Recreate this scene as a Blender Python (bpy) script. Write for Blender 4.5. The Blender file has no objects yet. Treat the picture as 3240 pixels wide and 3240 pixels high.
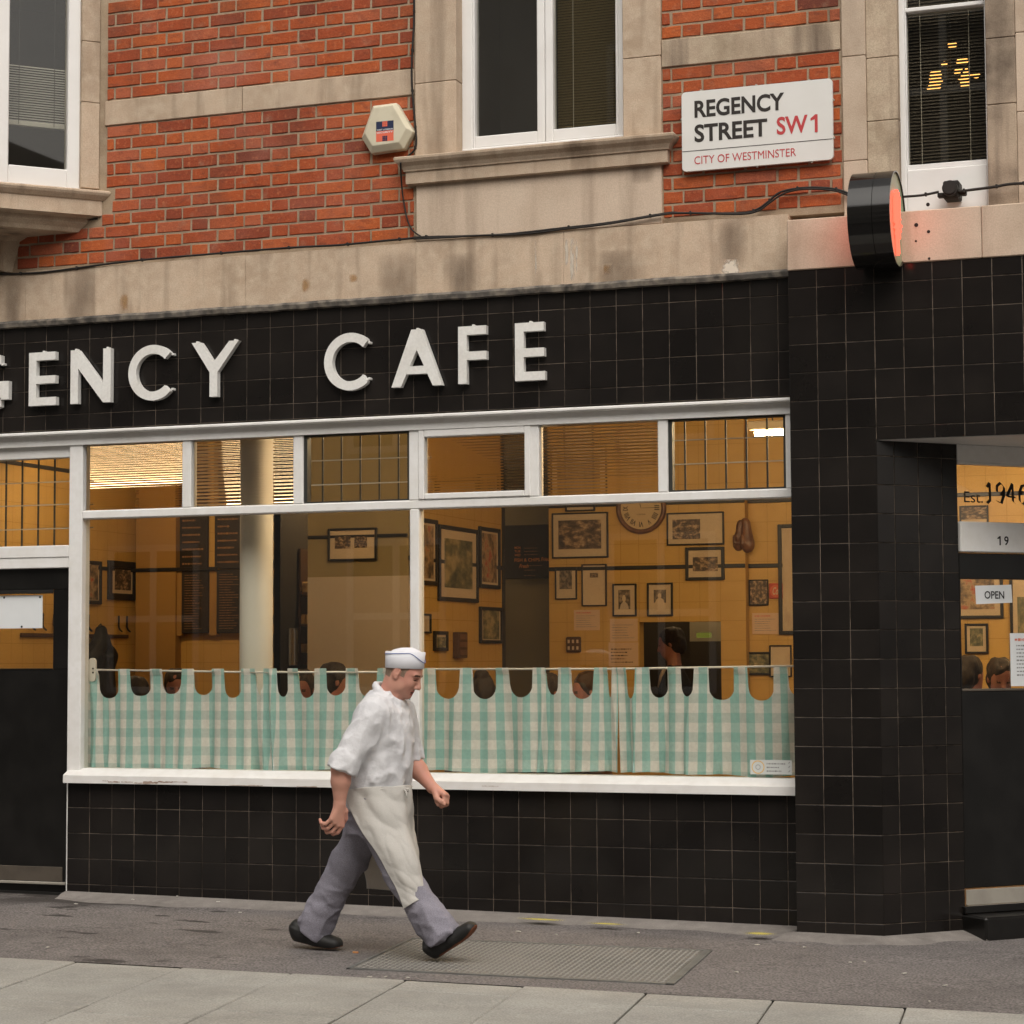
import bpy, bmesh, math, random
import numpy as np
from mathutils import Vector, Matrix

sc = bpy.context.scene
COL = sc.collection
R = math.radians
random.seed(7)
rng = np.random.default_rng(7)

# ------------------------------------------------------------------ camera
CAM = np.array([6.94507727, -11.5483997, 1.35927580])
YAW, PITCH, ROLL, FPX, RES = 0.348462513, 0.0679379928, -0.00467295799, 6816.81479, 3240.0
cy_, sy_ = math.cos(YAW), math.sin(YAW)
cp_, sp_ = math.cos(PITCH), math.sin(PITCH)
FW = np.array([-sy_ * cp_, cy_ * cp_, sp_])
R0 = np.array([cy_, sy_, 0.0])
U0 = np.cross(R0, FW)
RT = R0 * math.cos(ROLL) + U0 * math.sin(ROLL)
UP = U0 * math.cos(ROLL) - R0 * math.sin(ROLL)
cd = bpy.data.cameras.new('camera')
cd.sensor_width = 36.0
cd.lens = FPX / RES * 36.0
cd.clip_start = 0.1
cd.clip_end = 500
cam = bpy.data.objects.new('camera', cd)
COL.objects.link(cam)
cam.matrix_world = Matrix(((RT[0], UP[0], -FW[0], CAM[0]), (RT[1], UP[1], -FW[1], CAM[1]),
                           (RT[2], UP[2], -FW[2], CAM[2]), (0, 0, 0, 1)))
sc.camera = cam

# ------------------------------------------------------------------ world, sun, exposure
SUN_EL, SUN_AZ = 50.0, 155.0
w = bpy.data.worlds.new('World')
sc.world = w
w.use_nodes = True
nt = w.node_tree
nt.nodes.clear()
wo = nt.nodes.new('ShaderNodeOutputWorld')
bg = nt.nodes.new('ShaderNodeBackground')
sky = nt.nodes.new('ShaderNodeTexSky')
sky.sky_type = 'NISHITA'
sky.sun_disc = False
sky.sun_elevation = R(SUN_EL)
sky.sun_rotation = R(SUN_AZ)
sky.air_density = 1.0
sky.dust_density = 5.0
hs = nt.nodes.new('ShaderNodeHueSaturation')
hs.inputs['Saturation'].default_value = 0.12
tint = nt.nodes.new('ShaderNodeMix')
tint.data_type = 'RGBA'
tint.blend_type = 'MULTIPLY'
tint.inputs[0].default_value = 1.0
tint.inputs[7].default_value = (1.0, 0.95, 0.885, 1)
nt.links.new(sky.outputs[0], hs.inputs['Color'])
nt.links.new(hs.outputs[0], tint.inputs[6])
nt.links.new(tint.outputs[2], bg.inputs[0])
bg.inputs[1].default_value = 0.115
nt.links.new(bg.outputs[0], wo.inputs[0])
sl = bpy.data.lights.new('sun', 'SUN')
sl.energy = 1.0
sl.angle = R(70)
sl.color = (1.0, 0.95, 0.88)
so = bpy.data.objects.new('sun', sl)
COL.objects.link(so)
az = R(SUN_AZ)
sd = Vector((math.sin(az) * math.cos(R(SUN_EL)), math.cos(az) * math.cos(R(SUN_EL)), math.sin(R(SUN_EL))))
so.rotation_euler = (-sd).to_track_quat('-Z', 'Y').to_euler()
so.location = (8, -14, 18)
vs = sc.view_settings
vs.view_transform = 'Standard'
vs.look = 'None'
vs.gamma = 1
vs.exposure = 0.52
vs.use_curve_mapping = False
cy = sc.cycles
cy.use_denoising = True
cy.max_bounces = 10
cy.diffuse_bounces = 4
cy.glossy_bounces = 4
cy.transmission_bounces = 8
cy.transparent_max_bounces = 16
cy.sample_clamp_indirect = 6
cy.caustics_refractive = False
cy.caustics_reflective = False


# ------------------------------------------------------------------ measuring (a pixel of the photograph on a known plane of the place)
def ray(px, py):
    return FW + RT * ((px - RES / 2) / FPX) - UP * ((py - RES / 2) / FPX)


def atY(px, py, Y=0.0):
    d = ray(px, py)
    return CAM + d * ((Y - CAM[1]) / d[1])


def atX(px, py, X):
    d = ray(px, py)
    return CAM + d * ((X - CAM[0]) / d[0])


def gz(x, y):
    """height of the pavement"""
    return -0.075 - 0.0093 * (x + 0.157) + 0.015 * y


# ------------------------------------------------------------------ mesh building
class MB:
    def __init__(s):
        s.v, s.f, s.m = [], [], []

    def add(s, vs_, fs, mi=0):
        b = len(s.v)
        s.v += [tuple(map(float, p)) for p in vs_]
        for f in fs:
            s.f.append(tuple(b + i for i in f))
            s.m.append(mi)
        return s

    def box(s, x0, x1, y0, y1, z0, z1, c=0.0, mi=0):
        X, Y, Z = (min(x0, x1), max(x0, x1)), (min(y0, y1), max(y0, y1)), (min(z0, z1), max(z0, z1))
        if c <= 0:
            vs_ = [(X[i], Y[j], Z[k]) for i in (0, 1) for j in (0, 1) for k in (0, 1)]
            return s.add(vs_, [(0, 1, 3, 2), (4, 6, 7, 5), (0, 4, 5, 1), (2, 3, 7, 6), (0, 2, 6, 4), (1, 5, 7, 3)], mi)
        c = min(c, (X[1] - X[0]) * .45, (Y[1] - Y[0]) * .45, (Z[1] - Z[0]) * .45)
        vs_, ix = [], {}
        for i in (0, 1):
            for j in (0, 1):
                for k in (0, 1):
                    px, py, pz = X[i], Y[j], Z[k]
                    qx, qy, qz = px + (c if i == 0 else -c), py + (c if j == 0 else -c), pz + (c if k == 0 else -c)
                    for n, p in (('x', (px, qy, qz)), ('y', (qx, py, qz)), ('z', (qx, qy, pz))):
                        ix[(i, j, k, n)] = len(vs_)
                        vs_.append(p)
        fs = []
        for i in (0, 1):
            fs.append([ix[(i, j, k, 'x')] for j, k in ((0, 0), (0, 1), (1, 1), (1, 0))])
            fs.append([ix[(j, i, k, 'y')] for j, k in ((0, 0), (0, 1), (1, 1), (1, 0))])
            fs.append([ix[(j, k, i, 'z')] for j, k in ((0, 0), (0, 1), (1, 1), (1, 0))])
            for j in (0, 1):
                fs.append([ix[(i, j, 0, 'x')], ix[(i, j, 1, 'x')], ix[(i, j, 1, 'y')], ix[(i, j, 0, 'y')]])
                fs.append([ix[(i, 0, j, 'x')], ix[(i, 1, j, 'x')], ix[(i, 1, j, 'z')], ix[(i, 0, j, 'z')]])
                fs.append([ix[(0, i, j, 'y')], ix[(1, i, j, 'y')], ix[(1, i, j, 'z')], ix[(0, i, j, 'z')]])
                for k in (0, 1):
                    fs.append([ix[(i, j, k, 'x')], ix[(i, j, k, 'y')], ix[(i, j, k, 'z')]])
        return s.add(vs_, fs, mi)

    def quad(s, a, b, c, d, mi=0):
        return s.add([a, b, c, d], [(0, 1, 2, 3)], mi)

    def poly_prism(s, pts, y0, y1, mi=0):
        """outline in x,z pushed from y0 (front) to y1; convex or simple outline"""
        n = len(pts)
        vs_ = [(x, y0, z) for x, z in pts] + [(x, y1, z) for x, z in pts]
        fs = [tuple(range(n)), tuple(range(2 * n - 1, n - 1, -1))]
        fs += [(i, (i + 1) % n, n + (i + 1) % n, n + i) for i in range(n)]
        return s.add(vs_, fs, mi)

    def plan_prism(s, pts, z0, z1, pts1=None, mi=0):
        n = len(pts)
        pts1 = pts1 or pts
        vs_ = [(x, y, z0) for x, y in pts] + [(x, y, z1) for x, y in pts1]
        fs = [tuple(range(n)), tuple(range(2 * n - 1, n - 1, -1))]
        fs += [(i, (i + 1) % n, n + (i + 1) % n, n + i) for i in range(n)]
        return s.add(vs_, fs, mi)

    def tube(s, pts, r, n=8, mi=0, cap=True):
        P = [Vector(p) for p in pts]
        rs = r if isinstance(r, (list, tuple)) else [r] * len(P)
        rings = []
        prev = None
        for i, p in enumerate(P):
            t = (P[min(i + 1, len(P) - 1)] - P[max(i - 1, 0)]).normalized()
            if prev is None:
                a = Vector((0, 0, 1)) if abs(t.z) < .9 else Vector((1, 0, 0))
                u = t.cross(a).normalized()
            else:
                u = (prev - t * prev.dot(t)).normalized()
            prev = u
            v = t.cross(u)
            rings.append([p + (u * math.cos(2 * math.pi * k / n) + v * math.sin(2 * math.pi * k / n)) * rs[i] for k in range(n)])
        vs_ = [q for rg in rings for q in rg]
        fs = []
        for i in range(len(P) - 1):
            for k in range(n):
                fs.append((i * n + k, i * n + (k + 1) % n, (i + 1) * n + (k + 1) % n, (i + 1) * n + k))
        if cap:
            fs.append(tuple(range(n)))
            fs.append(tuple((len(P) - 1) * n + k for k in range(n)))
        return s.add(vs_, fs, mi)

    def ellipsoid(s, c, r, n=14, m=9, mi=0):
        vs_ = [(c[0], c[1], c[2] + r[2])]
        for i in range(1, m):
            th = math.pi * i / m
            for k in range(n):
                ph = 2 * math.pi * k / n
                vs_.append((c[0] + r[0] * math.sin(th) * math.cos(ph), c[1] + r[1] * math.sin(th) * math.sin(ph), c[2] + r[2] * math.cos(th)))
        vs_.append((c[0], c[1], c[2] - r[2]))
        fs = [(0, 1 + k, 1 + (k + 1) % n) for k in range(n)]
        for i in range(m - 2):
            for k in range(n):
                a = 1 + i * n
                fs.append((a + k, a + n + k, a + n + (k + 1) % n, a + (k + 1) % n))
        L = len(vs_) - 1
        a = 1 + (m - 2) * n
        fs += [(L, a + (k + 1) % n, a + k) for k in range(n)]
        return s.add(vs_, fs, mi)

    def cyl(s, c, r, h, axis='z', n=24, mi=0, r2=None):
        r2 = r if r2 is None else r2
        ring0, ring1 = [], []
        for k in range(n):
            a = 2 * math.pi * k / n
            u, v = math.cos(a), math.sin(a)
            for ring, rr, t in ((ring0, r, -h / 2), (ring1, r2, h / 2)):
                if axis == 'z':
                    ring.append((c[0] + rr * u, c[1] + rr * v, c[2] + t))
                elif axis == 'y':
                    ring.append((c[0] + rr * u, c[1] + t, c[2] + rr * v))
                else:
                    ring.append((c[0] + t, c[1] + rr * u, c[2] + rr * v))
        fs = [tuple(range(n)), tuple(range(n, 2 * n))] + [(k, (k + 1) % n, n + (k + 1) % n, n + k) for k in range(n)]
        return s.add(ring0 + ring1, fs, mi)

    def mesh(s, name, mats=(), smooth=False, off=(0, 0, 0), fix=True):
        me = bpy.data.meshes.new(name)
        me.from_pydata([(x - off[0], y - off[1], z - off[2]) for x, y, z in s.v], [], s.f)
        for m in mats:
            me.materials.append(m)
        if any(s.m):
            me.polygons.foreach_set('material_index', s.m)
        if fix:
            bm = bmesh.new()
            bm.from_mesh(me)
            bmesh.ops.recalc_face_normals(bm, faces=bm.faces)
            bm.to_mesh(me)
            bm.free()
        if smooth:
            me.polygons.foreach_set('use_smooth', [True] * len(me.polygons))
        me.update()
        return me


WLOC = {}


def tag(o, label=None, cat=None, group=None, kind=None):
    if label:
        o['label'] = label
    if cat:
        o['category'] = cat
    if group:
        o['group'] = group
    if kind:
        o['kind'] = kind
    return o


def thing(name, label, cat, loc=(0, 0, 0), rz=0.0, group=None, kind=None):
    o = bpy.data.objects.new(name, None)
    o.empty_display_size = 0.1
    COL.objects.link(o)
    o.location = loc
    o.rotation_euler = (0, 0, rz)
    WLOC[o.name] = tuple(loc)
    return tag(o, label, cat, group, kind)


def link(name, me, parent=None, loc=(0, 0, 0), rot=None):
    o = bpy.data.objects.new(name, me)
    COL.objects.link(o)
    if parent is not None:
        o.parent = parent
    o.location = loc
    if rot:
        o.rotation_euler = rot
    return o


def part(name, mb, mat, parent, world=True, smooth=False, label=None):
    """a mesh under its thing; vertices given in world axes unless world is False (then in the thing's own axes)"""
    root = parent
    while root.parent is not None:
        root = root.parent
    off = WLOC.get(root.name, (0, 0, 0)) if world else (0, 0, 0)
    mats = mat if isinstance(mat, (list, tuple)) else [mat]
    o = link(name, mb.mesh(name, mats, smooth, off), parent)
    if label:
        o['label'] = label
    return o


def solo(name, mb, mat, label=None, cat=None, group=None, kind=None, smooth=False, loc=None):
    """a top-level thing that is one mesh"""
    mats = mat if isinstance(mat, (list, tuple)) else [mat]
    if loc is None:
        a = np.array(mb.v)
        loc = (float((a[:, 0].min() + a[:, 0].max()) / 2), float((a[:, 1].min() + a[:, 1].max()) / 2), float(a[:, 2].min()))
    o = link(name, mb.mesh(name, mats, smooth, loc), None, loc)
    WLOC[o.name] = tuple(loc)
    return tag(o, label, cat, group, kind)


# ------------------------------------------------------------------ materials
def node(nt_, t, **kw):
    n = nt_.nodes.new(t)
    for k, v in kw.items():
        setattr(n, k, v)
    return n


def mat(name, col, rough=.6, spec=.4, metal=0.0, var=None, obj=0.0, bump=None, streak=None, fine=None, coat=0.0, space='Position', emit=None):
    """col base colour; var (scale, colour2, amount); obj per-object value jitter; bump (scale, strength); streak (colour, amount)"""
    m = bpy.data.materials.new(name)
    m.use_nodes = True
    t = m.node_tree
    p = t.nodes['Principled BSDF']
    p.inputs['Roughness'].default_value = rough
    p.inputs['Specular IOR Level'].default_value = spec
    p.inputs['Metallic'].default_value = metal
    p.inputs['Coat Weight'].default_value = coat
    p.inputs['Coat Roughness'].default_value = .08
    c4 = (*col, 1)
    p.inputs['Base Color'].default_value = c4
    geo = node(t, 'ShaderNodeNewGeometry')
    co = geo.outputs['Position']
    if space == 'Object':
        co = node(t, 'ShaderNodeTexCoord').outputs['Object']
    cur = None

    def rgb(c):
        n = node(t, 'ShaderNodeRGB')
        n.outputs[0].default_value = (*c, 1)
        return n.outputs[0]

    def mix(a, b, f, mode='MIX'):
        n = node(t, 'ShaderNodeMix', data_type='RGBA', blend_type=mode)
        t.links.new(a, n.inputs[6])
        t.links.new(b, n.inputs[7])
        if hasattr(f, 'is_output'):
            t.links.new(f, n.inputs[0])
        else:
            n.inputs[0].default_value = f
        return n.outputs[2]

    def noise(scale, detail=5, sc3=None, seed=0.0):
        mp = node(t, 'ShaderNodeMapping')
        t.links.new(co, mp.inputs[0])
        mp.inputs['Location'].default_value = (seed, seed * 1.7, seed * .6)
        if sc3:
            mp.inputs['Scale'].default_value = sc3
        n = node(t, 'ShaderNodeTexNoise')
        n.inputs['Scale'].default_value = scale
        n.inputs['Detail'].default_value = detail
        t.links.new(mp.outputs[0], n.inputs['Vector'])
        return n.outputs['Fac']

    def ramp(f, lo, hi, top=1.0):
        n = node(t, 'ShaderNodeMapRange')
        n.inputs[1].default_value = lo
        n.inputs[2].default_value = hi
        n.inputs[4].default_value = top
        t.links.new(f, n.inputs[0])
        return n.outputs[0]
    m['_h'] = 0
    cur = rgb(col)
    if var:
        vl = var if isinstance(var, list) else [var]
        for i, (s_, c2, amt) in enumerate(vl):
            cur = mix(cur, rgb(c2), ramp(noise(s_, 6, seed=3.1 * i + 1), .42, .68, amt))
    if streak:
        c2, amt = streak
        cur = mix(cur, rgb(c2), ramp(noise(1.0, 5, (7.0, 7.0, .7), seed=9), .52, .74, amt))
    if fine:
        f = noise(fine[0], 2, seed=5)
        g = node(t, 'ShaderNodeMapRange')
        g.inputs[1].default_value = .3
        g.inputs[2].default_value = .7
        g.inputs[3].default_value = 1 - fine[1]
        g.inputs[4].default_value = 1 + fine[1]
        t.links.new(f, g.inputs[0])
        v = node(t, 'ShaderNodeVectorMath', operation='SCALE')
        t.links.new(cur, v.inputs[0])
        t.links.new(g.outputs[0], v.inputs['Scale'])
        cur = v.outputs[0]
    if obj:
        oi = node(t, 'ShaderNodeObjectInfo')
        g = node(t, 'ShaderNodeMapRange')
        g.inputs[3].default_value = 1 - obj
        g.inputs[4].default_value = 1 + obj
        t.links.new(oi.outputs['Random'], g.inputs[0])
        v = node(t, 'ShaderNodeVectorMath', operation='SCALE')
        t.links.new(cur, v.inputs[0])
        t.links.new(g.outputs[0], v.inputs['Scale'])
        cur = v.outputs[0]
    t.links.new(cur, p.inputs['Base Color'])
    if bump:
        b = node(t, 'ShaderNodeBump')
        b.inputs['Strength'].default_value = bump[1]
        b.inputs['Distance'].default_value = bump[2] if len(bump) > 2 else .004
        t.links.new(noise(bump[0], 6, seed=2), b.inputs['Height'])
        t.links.new(b.outputs[0], p.inputs['Normal'])
    if emit:
        p.inputs['Emission Color'].default_value = (*emit[0], 1)
        p.inputs['Emission Strength'].default_value = emit[1]
    return m


M = {}
M['stone'] = mat('stone', (.50, .385, .285), .85, .2, var=[(1.7, (.35, .262, .185), .9), (6, (.43, .335, .25), .6), (15, (.55, .45, .345), .5)], streak=((.20, .145, .10), .85), fine=(160, .12), obj=.07, bump=(70, .35, .003))
M['stone_light'] = mat('stone_light', (.54, .43, .335), .85, .2, var=[(2.0, (.40, .305, .225), .85), (8, (.58, .48, .38), .4)], streak=((.28, .21, .155), .6), fine=(160, .10), obj=.05, bump=(70, .3, .003))
M['stone_dirty'] = mat('stone_dirty', (.44, .345, .255), .88, .2, var=[(3.5, (.30, .23, .16), .9), (14, (.52, .43, .32), .5)], streak=((.16, .12, .09), .9), fine=(160, .14), obj=.05, bump=(60, .45, .004))
M['mortar'] = mat('mortar', (.34, .255, .175), .95, .1, var=[(3, (.22, .165, .115), .8), (11, (.42, .34, .25), .5)], fine=(200, .15), bump=(120, .5, .003))
M['lead'] = mat('lead', (.10, .09, .08), .75, .3, var=[(6, (.03, .026, .023), .9), (17, (.30, .26, .21), .7)], bump=(30, .6, .006))


def brick_material():
    m = bpy.data.materials.new('brick')
    m.use_nodes = True
    t = m.node_tree
    p = t.nodes['Principled BSDF']
    p.inputs['Roughness'].default_value = .9
    p.inputs['Specular IOR Level'].default_value = .2
    oi = node(t, 'ShaderNodeObjectInfo')
    cr = node(t, 'ShaderNodeValToRGB')
    e = cr.color_ramp
    e.interpolation = 'LINEAR'
    cols = [(0, (.15, .042, .027)), (.06, (.25, .056, .027)), (.3, (.31, .066, .026)), (.55, (.36, .080, .027)), (.8, (.42, .104, .031)), (1, (.35, .098, .052))]
    e.elements[0].position = 0
    e.elements[0].color = (*cols[0][1], 1)
    e.elements[1].position = 1
    e.elements[1].color = (*cols[-1][1], 1)
    for q, c in cols[1:-1]:
        x = e.elements.new(q)
        x.color = (*c, 1)
    t.links.new(oi.outputs['Random'], cr.inputs[0])
    geo = node(t, 'ShaderNodeNewGeometry')

    def nz(s_, d=6, sc3=(1, 1, 1)):
        mp = node(t, 'ShaderNodeMapping')
        mp.inputs['Scale'].default_value = sc3
        t.links.new(geo.outputs['Position'], mp.inputs[0])
        n = node(t, 'ShaderNodeTexNoise')
        n.inputs['Scale'].default_value = s_
        n.inputs['Detail'].default_value = d
        t.links.new(mp.outputs[0], n.inputs['Vector'])
        return n.outputs['Fac']

    def rng_(f, a, b, c, d):
        n = node(t, 'ShaderNodeMapRange')
        for i, v in zip((1, 2, 3, 4), (a, b, c, d)):
            n.inputs[i].default_value = v
        t.links.new(f, n.inputs[0])
        return n.outputs[0]

    def mixc(a, c, f):
        n = node(t, 'ShaderNodeMix', data_type='RGBA')
        t.links.new(a, n.inputs[6])
        n.inputs[7].default_value = (*c, 1)
        t.links.new(f, n.inputs[0])
        return n.outputs[2]
    cur = cr.outputs[0]
    cur = mixc(cur, (.17, .05, .03), rng_(nz(14, 6, (1, 1, 2.4)), .52, .75, 0, .75))
    cur = mixc(cur, (.55, .20, .09), rng_(nz(40, 4), .55, .8, 0, .55))
    cur = mixc(cur, (.40, .15, .105), rng_(nz(1.6, 4, (1, 1, 1.6)), .5, .72, 0, .5))
    cur = mixc(cur, (.12, .05, .033), rng_(nz(2.7, 6, (1, 1, .6)), .52, .75, 0, .6))
    cur = mixc(cur, (.33, .22, .15), rng_(nz(9, 6), .60, .78, 0, .5))
    v = node(t, 'ShaderNodeVectorMath', operation='SCALE')
    t.links.new(cur, v.inputs[0])
    t.links.new(rng_(nz(180, 2), .3, .7, .82, 1.18), v.inputs['Scale'])
    t.links.new(v.outputs[0], p.inputs['Base Color'])
    b = node(t, 'ShaderNodeBump')
    b.inputs['Strength'].default_value = .7
    b.inputs['Distance'].default_value = .004
    t.links.new(nz(75, 6), b.inputs['Height'])
    t.links.new(b.outputs[0], p.inputs['Normal'])
    return m


M['brick'] = brick_material()
M['tile'] = mat('black_tile', (.0108, .0092, .0084), .16, .30, var=(3, (.018, .015, .013), .7), obj=.22, bump=(9, .16, .004))
M['grout'] = mat('grout', (.235, .19, .15), .95, .1, var=[(2.2, (.07, .055, .042), .9), (14, (.035, .03, .025), .8)])
M['white'] = mat('white_paint', (.76, .755, .745), .5, .35, var=[(4, (.66, .64, .60), .5), (25, (.60, .58, .54), .25)], bump=(35, .15, .002))
M['white_up'] = mat('white_gloss_paint', (.76, .75, .735), .45, .35, var=(5, (.68, .665, .64), .5), bump=(30, .1, .002))
M['sill_worn'] = mat('worn_white_paint', (.71, .70, .685), .5, .35, var=[(5, (.62, .60, .57), .5), (16, (.55, .52, .48), .3)], bump=(35, .15, .002))
M['flake'] = mat('flaked_wood', (.36, .27, .22), .85, .2, var=(30, (.24, .17, .13), .8))
M['letter'] = mat('letter_white', (.72, .715, .69), .45, .35, var=(6, (.62, .60, .56), .6), fine=(60, .05))
M['black'] = mat('black_gloss', (.006, .0055, .005), .3, .4, var=(6, (.013, .012, .011), .6), bump=(40, .05, .002))
M['blackmatte'] = mat('black_matte', (.013, .012, .011), .6, .3)
M['tarmac'] = None
M['slab'] = mat('paving_slab', (.35, .34, .31), .9, .2, var=[(1.6, (.235, .225, .205), .7), (12, (.34, .325, .29), .5), (5, (.24, .225, .20), .35)], fine=(110, .2), obj=.06, bump=(130, .35, .003))
M['slabjoint'] = mat('slab_joint', (.10, .09, .078), .95, .1, var=(20, (.05, .045, .04), .7))
M['cement'] = mat('cement_fillet', (.215, .195, .18), .9, .2, var=[(3, (.15, .135, .125), .8), (14, (.27, .25, .23), .5)], fine=(200, .14), bump=(90, .4, .004))
M['plate'] = mat('cellar_plate', (.17, .16, .145), .7, .3, metal=.1, var=[(3, (.11, .105, .095), .7)], fine=(120, .2))
M['plateframe'] = mat('cellar_plate_frame', (.20, .20, .19), .5, .4, metal=.35, var=(8, (.12, .115, .11), .7))
M['kick'] = mat('kick_plate', (.40, .37, .32), .42, .4, metal=.35, var=(7, (.30, .275, .235), .7), bump=(20, .1, .002))
M['kick_dull'] = mat('dull_kick_plate', (.12, .10, .08), .5, .4, metal=.4, var=(7, (.07, .06, .05), .7))
M['cable'] = mat('cable', (.02, .017, .015), .6, .3)
M['drum'] = mat('drum_black', (.007, .0065, .006), .09, .6, bump=(3, .03, .003))
M['cream'] = mat('alarm_cream', (.60, .55, .42), .55, .35, var=(12, (.50, .45, .33), .5))
M['signwhite'] = mat('enamel_white', (.70, .695, .67), .35, .4, var=(5, (.64, .63, .60), .5))
M['signblack'] = mat('enamel_black', (.03, .025, .022), .5, .3)
M['signred'] = mat('enamel_red', (.48, .055, .06), .5, .3)
M['navy'] = mat('sticker_navy', (.02, .028, .07), .5, .3)
M['salmon'] = mat('sticker_salmon', (.70, .14, .08), .5, .3)
M['ink'] = mat('ink', (.02, .019, .02), .6, .2)
M['paper'] = mat('paper_white', (.68, .70, .71), .7, .2, var=(6, (.62, .64, .65), .5))
M['greyink'] = mat('grey_ink', (.25, .25, .25), .7, .2)
M['redink'] = mat('red_ink', (.6, .2, .15), .7, .2)
# interior
M['ywall'] = mat('mustard_wall_tile', (.56, .335, .085), .42, .4, var=[(.9, (.49, .28, .065), .6), (6, (.60, .37, .10), .4)], fine=(90, .05))
M['ygrout'] = mat('mustard_wall_grout', (.40, .23, .06), .9, .1)
M['taupe'] = mat('taupe_wall', (.50, .41, .315), .8, .2, var=(1.2, (.46, .37, .28), .5), fine=(120, .05))
M['olive'] = mat('olive_wall', (.29, .225, .115), .8, .2, var=(1.5, (.24, .18, .09), .5))
M['brownwall'] = mat('brown_wall', (.36, .20, .055), .8, .2, var=(1.5, (.30, .165, .045), .5))
M['darkwall'] = mat('dark_wall', (.05, .041, .031), .8, .2)
M['dado'] = mat('dado_black', (.012, .01, .009), .4, .4)
M['floor'] = mat('cafe_floor', (.16, .10, .06), .5, .4, var=(6, (.11, .07, .04), .5))
M['ceil'] = mat('cafe_ceiling', (.42, .34, .23), .8, .2)
M['column'] = mat('column_white', (.74, .72, .67), .6, .3, var=(3, (.68, .65, .59), .5))
M['frame'] = mat('frame_black', (.014, .011, .009), .4, .4)
M['mount'] = mat('mount_card', (.58, .45, .30), .8, .2, fine=(60, .04))
M['notice_pink'] = mat('notice_paper', (.62, .43, .29), .8, .2)
M['board'] = mat('menu_board', (.022, .016, .012), .5, .3, var=(8, (.035, .022, .015), .6))
M['boardtext'] = mat('board_writing', (.30, .16, .07), .8, .2)
M['orangetext'] = mat('board_orange_writing', (.62, .24, .07), .8, .2)
M['steel'] = mat('polished_steel', (.55, .50, .44), .22, .5, metal=.9)
M['card'] = mat('cardboard', (.42, .26, .10), .8, .2, var=(12, (.32, .19, .07), .6))
M['redcard'] = mat('red_tin', (.35, .05, .04), .5, .3)
M['leather'] = mat('brown_leather', (.11, .045, .02), .4, .5, var=(14, (.22, .09, .03), .7), space='Object')
M['wood'] = mat('dark_wood', (.08, .04, .02), .5, .3)
M['rod'] = mat('rod_white', (.72, .70, .66), .35, .4)
M['blind'] = mat('blind_slat', (.50, .50, .475), .55, .3)
M['blind_dk'] = mat('dark_blind_slat', (.085, .072, .055), .6, .3)
M['blind_ol'] = mat('olive_blind_slat', (.15, .115, .05), .6, .3)
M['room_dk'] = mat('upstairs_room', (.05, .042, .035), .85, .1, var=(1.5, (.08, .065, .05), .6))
M['wire'] = mat('window_bar_dark', (.03, .03, .026), .5, .4)
M['wire_lt'] = mat('window_bar_pale', (.45, .43, .38), .5, .3)


def glass_mat(name, tintc=(.97, .97, .95), ior=1.45, rough=0.0):
    m = bpy.data.materials.new(name)
    m.use_nodes = True
    t = m.node_tree
    t.nodes.clear()
    o = node(t, 'ShaderNodeOutputMaterial')
    tr = node(t, 'ShaderNodeBsdfTransparent')
    tr.inputs[0].default_value = (*tintc, 1)
    g = node(t, 'ShaderNodeBsdfGlossy')
    g.inputs['Roughness'].default_value = rough
    g.inputs[0].default_value = (1, 1, 1, 1)
    lw = node(t, 'ShaderNodeLayerWeight')
    lw.inputs[0].default_value = .5
    pw = node(t, 'ShaderNodeMath', operation='POWER')
    pw.inputs[1].default_value = 5
    t.links.new(lw.outputs['Facing'], pw.inputs[0])
    f0 = ((ior - 1) / (ior + 1)) ** 2
    fr = node(t, 'ShaderNodeMapRange')
    fr.inputs[3].default_value = f0
    t.links.new(pw.outputs[0], fr.inputs[0])
    mx = node(t, 'ShaderNodeMixShader')
    t.links.new(fr.outputs[0], mx.inputs[0])
    t.links.new(tr.outputs[0], mx.inputs[1])
    t.links.new(g.outputs[0], mx.inputs[2])
    t.links.new(mx.outputs[0], o.inputs[0])
    return m


M['glass'] = glass_mat('window_glass', (.93, .92, .88), 1.5, .01)
M['glass_up'] = glass_mat('upstairs_glass', (.86, .85, .81), 1.55, .015)


M['glass_old'] = glass_mat('old_upstairs_glass', (.85, .84, .80), 2.15, .03)


def reeded_mat():
    m = bpy.data.materials.new('reeded_glass')
    m.use_nodes = True
    t = m.node_tree
    t.nodes.clear()
    o = node(t, 'ShaderNodeOutputMaterial')
    g = node(t, 'ShaderNodeBsdfGlass')
    g.inputs['Color'].default_value = (.95, .92, .86, 1)
    g.inputs['Roughness'].default_value = .02
    g.inputs['IOR'].default_value = 1.45
    t.links.new(g.outputs[0], o.inputs[0])
    return m


M['reeded'] = reeded_mat()


def emis(name, col, s):
    m = bpy.data.materials.new(name)
    m.use_nodes = True
    t = m.node_tree
    t.nodes.clear()
    o = node(t, 'ShaderNodeOutputMaterial')
    e = node(t, 'ShaderNodeEmission')
    e.inputs[0].default_value = (*col, 1)
    e.inputs[1].default_value = s
    t.links.new(e.outputs[0], o.inputs[0])
    return m


M['tube'] = emis('lamp_tube', (1.0, .74, .44), 100)
M['tube_soft'] = emis('lamp_tube_dim', (1.0, .74, .44), 13)
M['neon'] = emis('neon_red', (1.0, .06, .035), 3.2)
M['bulb'] = emis('warm_bulb', (1.0, .50, .13), 2.6)
M['exit'] = emis('yellow_green_light', (.6, .62, .10), .16)


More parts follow.
